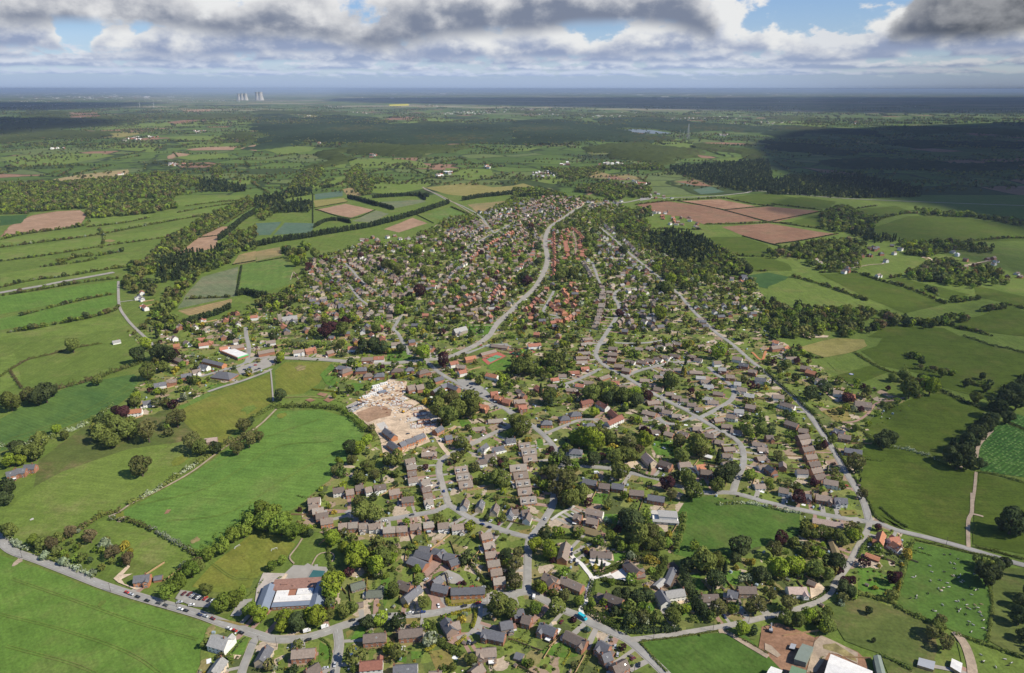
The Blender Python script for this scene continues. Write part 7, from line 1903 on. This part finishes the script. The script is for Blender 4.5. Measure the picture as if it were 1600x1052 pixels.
# far villages and towns: pale boxes with pitched roofs
m_ = MB(); g_ = random.Random(9)
CL = [(60, 158, 90, 40), (160, 152, 160, 70), (250, 156, 150, 70), (340, 158, 90, 50), (200, 149, 60, 12), (460, 147, 60, 12), (700, 146, 70, 40), (520, 168, 26, 14), (670, 165, 40, 16), (720, 177, 60, 40), (760, 175, 50, 40), (840, 172, 60, 40), (900, 178, 70, 60), (960, 182, 60, 40), (1000, 178, 50, 30), (1080, 186, 50, 30), (1120, 184, 40, 24), (1040, 168, 50, 16), (1150, 150, 60, 10), (1420, 146, 50, 20), (1425, 167, 14, 5), (1335, 193, 10, 9), (1130, 212, 10, 8), (1445, 229, 20, 4), (210, 217, 14, 16), (195, 219, 8, 5), (310, 206, 12, 10), (240, 214, 8, 5), (90, 232, 12, 6), (65, 218, 6, 5), (275, 258, 20, 10), (420, 174, 12, 8), (560, 176, 30, 14), (500, 225, 6, 3), (185, 272, 8, 2), (585, 244, 10, 4), (690, 276, 10, 5), (700, 272, 8, 4), (760, 262, 6, 4), (885, 257, 6, 4), (950, 258, 20, 10), (1190, 192, 60, 30), (470, 182, 30, 12), (20, 208, 30, 8), (130, 183, 20, 8), (1005, 290, 14, 4), (80, 147, 200, 40), (300, 146, 200, 40), (560, 146, 160, 24), (860, 145, 200, 30), (1100, 147, 200, 24), (1050, 153, 120, 14), (1300, 149, 160, 14), (1250, 158, 120, 8), (640, 153, 80, 10), (1380, 160, 100, 6), (40, 166, 50, 24), (120, 164, 70, 24)]
for cx, cy_, sw, n in CL:
    for i in range(n):
        p = at(g_.gauss(cx, sw * .45), cy_ + g_.uniform(-1.6, 2.2)); big = cy_ < 160
        L, W_, h = (g_.uniform(60, 420) if cy_ < 154 and g_.random() < .5 else g_.uniform(10, 60) if big and g_.random() < .35 else g_.uniform(10, 22)), (g_.uniform(20, 90) if cy_ < 154 else g_.uniform(9, 18)), g_.uniform(5, 9); a = g_.uniform(-.5, .5); b = MB(); k0 = g_.choice((0, 0, 0, 2)); k1 = g_.choice((1, 1, 3, 0)) if not big else g_.choice((0, 4, 1))
        roof_geo(b, L, W_, h, .45, 0); nr = len(b.f); wall_geo(b, L, W_, h, .45, 0); o0 = len(m_.v)
        m_.v += [(p.x + x * math.cos(a) - y * math.sin(a), p.y + x * math.sin(a) + y * math.cos(a), z) for x, y, z in b.v]
        for k, f in enumerate(b.f): m_.f.append(tuple(o0 + q for q in f)); m_.m.append(k1 if k < nr else k0)
o = m_.obj('distant_settlements', ['wall_wh', 'roof_br', 'wall_bk', 'roof_rd', 'roof_gy'], kind='stuff'); o['label'] = 'pale specks of far villages and towns'; o['category'] = 'distant houses'
# hills along the horizon
m_ = MB(); prev = None
def hh(u): return 175 + 60 * math.sin(u * 1.1 + 1.2) + 42 * math.sin(u * 2.9 + .4) + 22 * math.sin(u * 7) + 9 * math.sin(u * 19)
for i in range(181):
    px = -300 + i * 12.3; u = (px - 800) / F; D = 120000.; x, y = u * D, D
    cur = [(x, y - 20000, 0), (x, y - 11000, hh(u * 3.1) * .35), (x, y, min(hh(u * 3.1) * 1.25, 372)), (x, y + 9000, 0)]
    if prev:
        for a, b, c, d in zip(prev, cur, cur[1:], prev[1:]): m_.face([a, b, c, d])
    prev = cur
m_.obj('hills', 'countryside', kind='structure')

# ================================================================== CARS
def car_meshes():
    prof = [(-2.15, .35), (-2.2, .75), (-2.05, .95), (-1.3, .98), (1.0, .95), (1.95, .80), (2.15, .55), (2.12, .35)]
    m_ = MB(); w_ = .86
    m_.solid([(x, -w_, z) for x, z in prof], [(x, w_, z) for x, z in prof]); 
    roof = [(-1.75, .96), (-1.15, 1.42), (.25, 1.44), (1.05, .95)]
    g = MB(); 
    lo = [(-1.8, -.80, .955), (1.1, -.80, .955), (1.1, .80, .955), (-1.8, .80, .955)]; hi = [(-1.2, -.62, 1.40), (.28, -.62, 1.40), (.28, .62, 1.40), (-1.2, .62, 1.40)]; g.solid(lo, hi)
    m_.box(-1.22, .30, -.64, .64, 1.402, 1.47); m_.box(-2.24, -2.2, -.6, .6, .45, .6); m_.box(2.15, 2.19, -.6, .6, .40, .55)
    body = m_.mesh('body', ['car_silver']); gl = g.mesh('windows', ['glass'])
    wm_ = MB(); wm_.tube((0, -.11, 0), (0, .11, 0), .33, .33, 10); wh = wm_.mesh('wheel', ['tyre'])
    v = MB(); v.solid([(x, -.95, z) for x, z in [(-2.6, .4), (-2.6, 2.3), (1.2, 2.35), (1.9, 1.35), (2.6, 1.15), (2.65, .4)]], [(x, .95, z) for x, z in [(-2.6, .4), (-2.6, 2.3), (1.2, 2.35), (1.9, 1.35), (2.6, 1.15), (2.65, .4)]])
    vb = v.mesh('body', ['car_white']); v = MB(); v.face([(1.26, -.8, 2.3), (1.26, .8, 2.3), (1.87, .8, 1.42), (1.87, -.8, 1.42)][::-1]); v.box(.3, 1.2, -.965, .965, 1.4, 2.05); vg = v.mesh('windows', ['glass'])
    return body, gl, wh, vb, vg
CB, CG, CW, VB, VG = car_meshes()
def car(p, ang, colour, label, group=None, van=False, z=1.0):
    o = thing('van' if van else 'car', label, 'van' if van else 'car', (p.x, p.y, z), ang, group)
    b = link('body', VB if van else CB, o); b.material_slots[0].link = 'OBJECT'; b.material_slots[0].material = MATS['car_' + colour]
    link('windows', VG if van else CG, o)
    for sx in (-1.35, 1.35) if not van else (-1.7, 1.75):
        for sy in (-.8, .8): w_ = link('wheel', CW, o); w_.location = (sx, sy, .33)
    return o
def road_dir(x, y):
    best = (1e9, 0)
    for ax, ay, bx, by, hw in SEG:
        d = (ax - x) ** 2 + (ay - y) ** 2
        if d < best[0]: best = (d, math.atan2(by - ay, bx - ax))
    return best[1]
CARROWS = [
 ('E', 'parked along the bottom road', 'the field gate', 'red 792,546;silver 820,558;black 860,574;black 920,597;dark grey 992,613;dark grey 1035,626;white 1128,650;black 1162,660;dark blue 1248,686;silver 1285,695;maroon 1330,710;white 1432,772;red 1467,785;black 1508,798', None),
 ('E', 'in the small brick-edged car park', 'the left', 'maroon 1150,553;maroon 1185,556;silver 1203,566;black 1220,574;white 1240,578;black 1258,582;red 1284,584;black 1310,592;white 1330,598', 1.15),
 ('E', 'loose in the small car park', 'the left', 'silver 1122,607;white 1197,624', .2),
 ('F', 'on the main road past the courtyard', 'the bend', 'black 328,842;black 603,720;black 655,722;black 826,684;maroon 910,678;white 968,674;dark grey 1003,676;blue 1042,669;black 1302,631;red 1388,612', None),
 ('F', 'in the courtyard', 'the top', 'black 1168,432;silver 1213,462;maroon 1272,488;silver 1064,465;red 1345,515', .7),
 ('F', 'on the curved street', 'the left', 'dark grey 975,62;white 808,100;blue 1415,120;dark blue 1460,138;silver 1420,515', None),
 ('F', 'on the side road', 'the junction', 'silver 493,998;dark grey 482,1046', None),
 ('F', 'by the gravel turning area', 'the left', 'black 1330,862;black 1362,862;blue 610,905;dark grey 1150,830', .6),
 ('G', 'on the white drive', 'the top', 'blue 374,278;black 374,305;silver 372,352;black 392,342;dark grey 408,367;black 578,374', 1.3),
 ('G', 'in the lower gardens', 'the left', 'maroon 590,640;silver 645,885;silver 660,935;black 795,998;silver 210,86', 1.3),
 ('B', 'in the site car park', 'the left', 'black 585,445;white 598,458;silver 612,436;dark blue 625,432;black 640,425;white 650,440;dark blue 660,420;black 672,414;white 690,420;silver 630,455;white 612,468', .6),
 ('B', 'in the car park below shops', 'the left', 'black 1300,340;dark grey 1315,348;black 1325,305;black 1345,315;silver 1290,325;black 1362,328;maroon 1385,295;white 1440,325;dark grey 1410,355;black 1498,435;silver 1520,445', .9),
 ('B', 'along the new street', 'the top', 'dark grey 1143,915;blue 1175,965', None),
 ('A', 'in the village car park', 'the left', 'dark blue 1528,205;silver 1545,198;blue 1560,192;silver 1577,188;dark grey 1600,208;black 1620,200;red 1596,178', .5),
 ('C', 'on the valley road', 'the top', 'black 1310,448;silver 1427,805;black 1340,308', None), ('B', 'by the clubhouse', 'the left', 'red 1405,55;silver 1440,60;dark grey 1470,52;black 1500,55;maroon 1535,62', .4),
 ('D', 'by the lane end houses', 'the top', 'silver 365,828;red 240,320;white 395,970', .6)]
for tl, where, anc, data, ang in CARROWS:
    seen = {}
    items = [q.rsplit(' ', 1) for q in data.split(';')]
    for c, _ in items: seen[c] = seen.get(c, 0) + 1
    cnt = {}
    for i, (c, xy) in enumerate(items):
        x, y = nums(xy); p = at(*tz(tl, x, y), 1.5); cnt[c] = cnt.get(c, 0) + 1
        a = (road_dir(p.x, p.y) if ang is None else ang) + rng.uniform(-.05, .05)
        lb = f'{c} car {where}' if seen[c] == 1 else f'{c} car {where}, {ORD[cnt[c]-1]} {c} one from {anc}'
        car(p, a, c, lb, 'cars ' + where)
for tl, x, y, c, lb, a in [('G', 441, 703, 'turquoise', 'bright turquoise van on the lane below the curved hedge', None), ('G', 137, 575, 'white', 'white van at the end of the left-hand lane', 1.4), ('F', 318, 788, 'white', 'white van parked in front of the school trees', .4), ('F', 430, 762, 'white', 'small white van parked right of the school trees', .5), ('C', 528, 852, 'white', 'white van parked above the slate semis', .1), ('G', 290, 792, 'white', 'white van between the houses on the lower street', 1.1)]:
    p = at(*tz(tl, x, y), 1.5); o = car(p, road_dir(p.x, p.y) if a is None else a, c, lb, None, True)
    if c == 'turquoise': o.scale = (1.45, 1.25, 1.2)
# cars standing on the drives of the individual houses
g_ = random.Random(77); nd = 0
for hx, hy, short in HOUSES:
    if 'house in the' not in short or g_.random() < .62: continue
    best = None
    for ax, ay, bx, by, hw in SEG:
        if abs(ax - hx) > 40 or abs(ay - hy) > 40: continue
        d = math.hypot(ax - hx, ay - hy)
        if best is None or d < best[0]: best = (d, ax, ay)
    if not best or not 11 < best[0] < 32: continue
    d, ax, ay = best; f = g_.uniform(.55, .72); ux, uy = (ax - hx) / d, (ay - hy) / d; o_ = g_.choice((-4, 4)); x, y = hx + ux * d * f - uy * o_, hy + uy * d * f + ux * o_
    if house_dist(np.array([x]), np.array([y]))[0] < 1.5 or seg_dist(np.array([x]), np.array([y]), SEG)[0] < 1.2: continue
    c = g_.choice(('silver', 'silver', 'black', 'white', 'dark grey', 'blue', 'dark blue', 'red', 'maroon')); car(Vector((x, y, 0)), math.atan2(uy, ux) + g_.uniform(-.2, .2), c, f'{c if len(short.split()) < 11 else c.split()[-1]} car by the {short}', 'cars on house drives', z=.5); nd += 1
print('drive cars', nd)
# caravan
p = at(*tz('F', 612, 945), 1.5); o = thing('caravan', 'white touring caravan behind the semis with long back plots', 'caravan', (p.x, p.y, .5), .05); m_ = MB()
m_.solid([(x, -1.1, z) for x, z in [(-3.2, .5), (-3.3, 1.6), (-3.0, 2.6), (2.8, 2.6), (3.3, 1.5), (3.1, .5)]], [(x, 1.1, z) for x, z in [(-3.2, .5), (-3.3, 1.6), (-3.0, 2.6), (2.8, 2.6), (3.3, 1.5), (3.1, .5)]]); m_.obj('body', 'frame_white', o)
for x in (-2, 0, 2): m_ = MB(); m_.box(x - .5, x + .5, -1.12, 1.12, 1.3, 2.0); m_.obj('window', 'glass', o)
for s in (-1, 1): w_ = link('wheel', CW, o); w_.location = (0, s * 1.0, .33)

# ================================================================== CATTLE
def cow_mesh():
    # lofted rings along the body, one continuous skin with legs, neck and head
    bm_ = MB(); rings = [(-1.15, 1.05, .20, .26), (-.95, 1.05, .34, .42), (-.4, 1.0, .40, .46), (.2, 1.0, .40, .48), (.7, 1.05, .34, .44), (1.0, 1.15, .22, .32), (1.25, 1.22, .16, .22), (1.5, 1.18, .13, .16), (1.72, 1.0, .09, .10)]
    n = 8; L = []
    for x, z, a, b in rings:
        L.append([(x, math.cos(2 * math.pi * k / n) * a, z + math.sin(2 * math.pi * k / n) * b) for k in range(n)])
    for A, B in zip(L, L[1:]):
        for k in range(n): bm_.face([A[k], A[(k + 1) % n], B[(k + 1) % n], B[k]])
    bm_.face(L[0]); bm_.face(L[-1][::-1])
    for x, s in ((-.85, 1), (-.85, -1), (.7, 1), (.7, -1)):
        hind = x < 0
        bm_.tube((x, s * .22, .9), (x + (-.10 if hind else .03), s * .22, .48), .14, .075, 6); bm_.tube((x + (-.10 if hind else .03), s * .22, .5), (x, s * .22, 0), .075, .06, 6)
    bm_.tube((-1.18, 0, 1.25), (-1.3, 0, .55), .04, .03, 5)
    for s in (-1, 1): bm_.tube((1.45, s * .12, 1.25), (1.42, s * .34, 1.28), .05, .03, 5)
    return bm_
cm = cow_mesh(); COWM = {k: cm.mesh('cow', [k]) for k in ('hide_white', 'hide_dark', 'hide_tan')}
LYM = {}
COWS = {'the cattle pasture beside the red houses': ('I', 'w905,460 w920,455 w1010,388 w1022,425 w1015,482 d1072,478 d1100,425 d1000,560 t1080,540 w1065,530 t1095,525 w1120,495 w1130,520 w1085,545 w1140,368 w1165,375 d1165,405 d1185,345 d1140,315 w1160,448 t1150,450 w1190,460 w1205,490 w1215,480 w1200,445 d1260,520 w1270,568 w1295,540 d1310,535 d1220,600 w1175,610 w1190,608 w1240,632 t1245,650 w1258,658 w1200,660 w1190,672 d1180,655 t1290,632 w1310,650 t1325,675 t1330,628 d1235,690 d1290,655 w1320,680 w1335,700 w1345,728 w1255,738 w1282,758 d1250,755 w1342,778 d1360,790 w1270,800 d1030,665 w1045,672 w1078,702 d1065,690 w1090,632 d945,275 d965,280 d890,590 w928,575 d925,590 w1290,440 d1100,318'),
        'the lower pasture below the hedge': ('I', 'w1330,945 d1340,990 w1345,985 w1422,1022 w1478,972 w1520,995 d1500,1010')}
CL_ = {'w': ('white cow with dark patches grazing in', 'hide_white'), 'd': ('dark cow grazing in', 'hide_dark'), 't': ('tan cow grazing in', 'hide_tan')}
for where, (tl, s) in COWS.items():
    for q in s.split():
        x, y = nums(q[1:]); p = at(*tz(tl, x, y)); l, mt = CL_[q[0]]
        o = link('cow', COWM[mt]); o.location = (p.x, p.y, .35); o.rotation_euler = (0, 0, rng.uniform(0, 6.28)); o.scale = (.88,) * 3; tag(o, f'{l} {where}', 'cow', 'cattle grazing in ' + where)

# ================================================================== POLES AND SMALL THINGS
def pole(tile, x, y, label, h=8.5):
    p = at(*tz(tile, x, y)); o = thing('utility_pole', label, 'utility pole', (p.x, p.y, .1), rng.uniform(0, 3), 'wooden utility poles'); m_ = MB(); m_.tube((0, 0, -.3), (0, 0, h), .17, .11, 6); m_.obj('post', 'wood_pole', o); m_ = MB(); m_.box(-.9, .9, -.06, .06, h - .5, h - .38); m_.obj('crossarm', 'wood_pole', o)
for q in [('E', 140, 335, 'utility pole at the left end of the bottom road'), ('E', 692, 545, 'utility pole on the field side below the lone brick house'), ('E', 1040, 655, 'utility pole opposite the small car park'), ('E', 1105, 640, 'utility pole beside the small car park entrance'), ('F', 130, 890, 'utility pole by the grey house corner'), ('F', 20, 880, 'utility pole between the two grey corner houses'),
          ('F', 1030, 715, 'utility pole opposite the courtyard mouth'), ('F', 1445, 620, 'utility pole at the end of the long terrace'), ('G', 885, 838, 'utility pole at the corner of the bottom field'), ('G', 1255, 795, 'utility pole on the lane above the bottom field'), ('G', 1478, 740, 'utility pole by the lane houses'), ('G', 765, 1040, 'utility pole beside the lower street'), ('I', 1112, 255, 'utility pole on the road above the pasture'), ('I', 635, 100, 'utility pole at the road junction'), ('I', 290, 860, 'utility pole at the farmyard gate'), ('B', 775, 760, 'utility pole at the building site fence')]: pole(*q)
def goal(tile, x, y, rot, label):
    p = at(*tz(tile, x, y)); o = thing('goal', label, 'goal', (p.x, p.y, .2), rot, 'playing field goals'); m_ = MB()
    m_.tube((-2.4, 0, 0), (-2.4, 0, 2), .09, .09); m_.tube((2.4, 0, 0), (2.4, 0, 2), .09, .09); m_.tube((-2.4, 0, 2), (2.4, 0, 2), .09, .09); m_.obj('frame', 'goal_white', o)
    m_ = MB(); m_.tube((-2.4, 0, 0), (-2.4, 1.6, 0), .07, .07); m_.tube((2.4, 0, 0), (2.4, 1.6, 0), .07, .07); m_.tube((-2.4, 1.6, 0), (2.4, 1.6, 0), .07, .07); m_.tube((-2.4, 1.6, 0), (-2.4, 0, 2), .06, .06); m_.tube((2.4, 1.6, 0), (2.4, 0, 2), .06, .06); m_.obj('net_frame', 'goal_white', o)
goal('F', 115, 285, .6, 'white goal frame on the school playing field'); goal('E', 1485, 268, 1.0, 'white goal frame at the top of the school playing field')
p = at(*tz('D', 520, 238)); o = thing('trampoline', 'blue-rimmed trampoline in the small paddock', 'trampoline', (p.x, p.y, 0)); m_ = MB(); m_.tube((0, 0, .8), (0, 0, .9), 2.8, 2.8, 16); m_.obj('rim', 'tent_blue', o); m_ = MB(); m_.tube((0, 0, .905), (0, 0, .92), 2.1, 2.1, 16); m_.obj('bed', 'pale_concrete', o)
for i in range(4): m_ = MB(); a = 1.57 * i; m_.tube((2.5 * math.cos(a), 2.5 * math.sin(a), 0), (2.5 * math.cos(a), 2.5 * math.sin(a), .8), .06, .06); m_.obj('leg', 'metal_grey', o)
# white posts, sheds, greenhouses and garden clutter nobody could count
m_ = MB(); g_ = random.Random(12); X, Y = scatter(VILLAGE, 26); k = clear(X, Y, 1.5, .6) & not_kept(X, Y)
for x, y in zip(X[k], Y[k]):
    pr = proj((x, y, 0))
    if pr[1] < 400: continue
    t_ = g_.random(); a = g_.uniform(0, 3); b = MB()
    if t_ < .45: s = (g_.uniform(.9, 1.6), g_.uniform(.8, 1.3), g_.uniform(1.6, 2.1)); b.box(-s[0], s[0], -s[1], s[1], .3, s[2], 0); b.solid([(-s[0] - .1, -s[1] - .1, s[2]), (s[0] + .1, -s[1] - .1, s[2]), (s[0] + .1, s[1] + .1, s[2]), (-s[0] - .1, s[1] + .1, s[2])], [(-s[0] - .1, -.05, s[2] + .7), (s[0] + .1, -.05, s[2] + .7), (s[0] + .1, .05, s[2] + .7), (-s[0] - .1, .05, s[2] + .7)], g_.choice((1, 1, 2))); 
    elif t_ < .6: b.box(-1.2, 1.2, -.8, .8, .3, 1.9, 3); b.box(-1.0, 1.0, -.5, .5, 1.9, 2.3, 3)
    elif t_ < .8: b.box(-.5, .5, -.4, .4, .3, .3 + g_.uniform(.3, .9), 4)
    else: b.box(-g_.uniform(1.4, 2.4), 2.0, -1.5, 1.5, .3, .478 + g_.uniform(0, .01), g_.choice((5, 5, 4)))
    o0 = len(m_.v); m_.v += [(x + vx * math.cos(a) - vy * math.sin(a), y + vx * math.sin(a) + vy * math.cos(a), vz) for vx, vy, vz in b.v]
    for f, mi in zip(b.f, b.m): m_.f.append(tuple(o0 + q for q in f)); m_.m.append(mi)
o = m_.obj('garden_clutter', ['timber', 'roof_dk', 'roof_gn', 'pale_glass', 'frame_white', 'sand'], kind='stuff'); o['label'] = 'sheds, greenhouses and garden furniture in the village plots'; o['category'] = 'garden clutter'
# gravestones
m_ = MB()
for i in range(150):
    x, y = g_.uniform(1280, 1450), g_.uniform(-10, 80)
    if g_.random() < .5: x, y = g_.uniform(-40, 60) + 400 - 400 + 240, 0
    p = at(*tz('B', x, y)); a = g_.choice((0, .2)); m_.box(p.x - .4, p.x + .4, p.y - .12, p.y + .12, .3, 1.5)
o = m_.obj('gravestones', 'wall_st', kind='stuff'); o['label'] = 'rows of grey gravestones in the churchyard'; o['category'] = 'gravestones'

# ================================================================== CLOUDS AND AIR
def cloud(px_poly, z0, thick, label, dens, ramp=500., seed=1, grid=46):
    """a cloud out of view high above; its place follows from the ground its shadow covers"""
    k = z0 / math.tan(SUN_EL); ox, oy = math.sin(SUN_AZ) * k, math.cos(SUN_AZ) * k
    P = [Vector((q.x + ox, q.y + oy, 0)) for q in pts('-', px_poly)]
    x0, x1, y0, y1 = min(q.x for q in P), max(q.x for q in P), min(q.y for q in P), max(q.y for q in P)
    nx = grid; ny = grid; X, Y = np.meshgrid(np.linspace(x0 - 10, x1 + 10, nx), np.linspace(y0 - 10, y1 + 10, ny)); xf, yf = X.ravel(), Y.ravel()
    g = np.random.default_rng(seed); wob = sum(np.sin(xf / s + g.uniform(0, 6)) * np.cos(yf / s * .8 + g.uniform(0, 6)) * a for s, a in ((ramp * 1.3, .35), (ramp * .5, .25), (ramp * .22, .15)))
    ins = inside(P, xf, yf); d = np.full(len(xf), 1e9)
    for a, b in zip(P, P[1:] + P[:1]):
        vx, vy = b.x - a.x, b.y - a.y; s = np.clip(((xf - a.x) * vx + (yf - a.y) * vy) / (vx * vx + vy * vy + 1e-9), 0, 1); d = np.minimum(d, np.hypot(xf - a.x - s * vx, yf - a.y - s * vy))
    t = np.where(ins, np.clip(d / ramp + wob * .45 * np.clip(d / ramp, 0, 1), 0, 1.25), 0); t = t * t * (3 - 2 * np.clip(t, 0, 1)) / np.maximum(1, t); t = np.maximum(t, 0) * thick * (1 + .22 * wob) + .5
    top = np.stack([xf, yf, z0 + t], 1); bot = np.stack([xf, yf, z0 - t * .12], 1); V_ = np.concatenate([top, bot]); n = nx * ny
    idx = np.arange(n).reshape(ny, nx); Q = np.stack([idx[:-1, :-1], idx[:-1, 1:], idx[1:, 1:], idx[1:, :-1]], -1).reshape(-1, 4); ring = np.concatenate([idx[0, :], idx[1:, -1], idx[-1, -2::-1], idx[-2:0:-1, 0]])
    S_ = np.stack([ring, np.roll(ring, -1), np.roll(ring, -1) + n, ring + n], 1)[:, ::-1]; F_ = np.concatenate([Q, Q[:, ::-1] + n, S_])
    key = f'cloud_{dens}'
    if key not in MATS:
        m, t_ = new_mat(key); v = t_.node('ShaderNodeVolumePrincipled'); v.inputs['Color'].default_value = (1, 1, 1, 1); v.inputs['Density'].default_value = dens; v.inputs['Anisotropy'].default_value = .3
        o_ = t_.node('ShaderNodeOutputMaterial'); t_.l.new(v.outputs[0], o_.inputs['Volume'])
    o = link('cloud', np_mesh('cloud', V_, F_, [key]), None, kind='stuff'); o['label'] = label; o['category'] = 'cloud'; return o
cloud('1165,255 1250,292 1330,312 1430,326 1600,372 1950,420 2300,300 2100,192 1600,190 1350,198 1220,205 1150,225', 1500, 420, 'deep grey cloud casting its shadow over the far right countryside', .018, 800, 3, 80)
cloud('1180,330 1400,380 1700,470 2300,900 2300,380 1950,420 1600,372 1430,326 1250,300', 1500, 260, 'thin unseen cloud added to dim the sun over the right-hand fields', .0028, 300, 5)  # added out of view to weaken the sun on the right
cloud('1330,480 1420,640 1500,860 1700,1150 2300,1100 2300,560 1700,440', 1500, 200, 'thin unseen cloud added to dim the lower right pastures', .0009, 160, 8)  # second added veil, unseen, slightly dims the lower right
cloud('-260,186 60,184 215,188 210,196 110,203 40,212 -260,222', 2000, 420, 'grey cloud shading the left-hand woods', .0050, 420, 4)
cloud('-400,159 280,160 230,167 120,172 -400,178', 4200, 700, 'far cloud shading the plain to the left', .0040, 900, 6)
cloud('600,152.5 2100,151.5 2100,179 1500,179 1200,175 900,168 640,162 500,158 520,154', 5600, 900, 'broad far cloud shading the plain along the horizon', .0026, 1200, 7, 60)
m, t = new_mat('haze_air'); v = t.node('ShaderNodeVolumePrincipled'); v.inputs['Color'].default_value = (.60, .76, 1.0, 1); v.inputs['Density'].default_value = 2.6e-5; v.inputs['Anisotropy'].default_value = .1
o_ = t.node('ShaderNodeOutputMaterial'); t.l.new(v.outputs[0], o_.inputs['Volume'])
m_ = MB(); m_.box(-134000, 134000, -5000, 156000, -6, 386); m_.obj('haze', 'haze_air', kind='stuff')
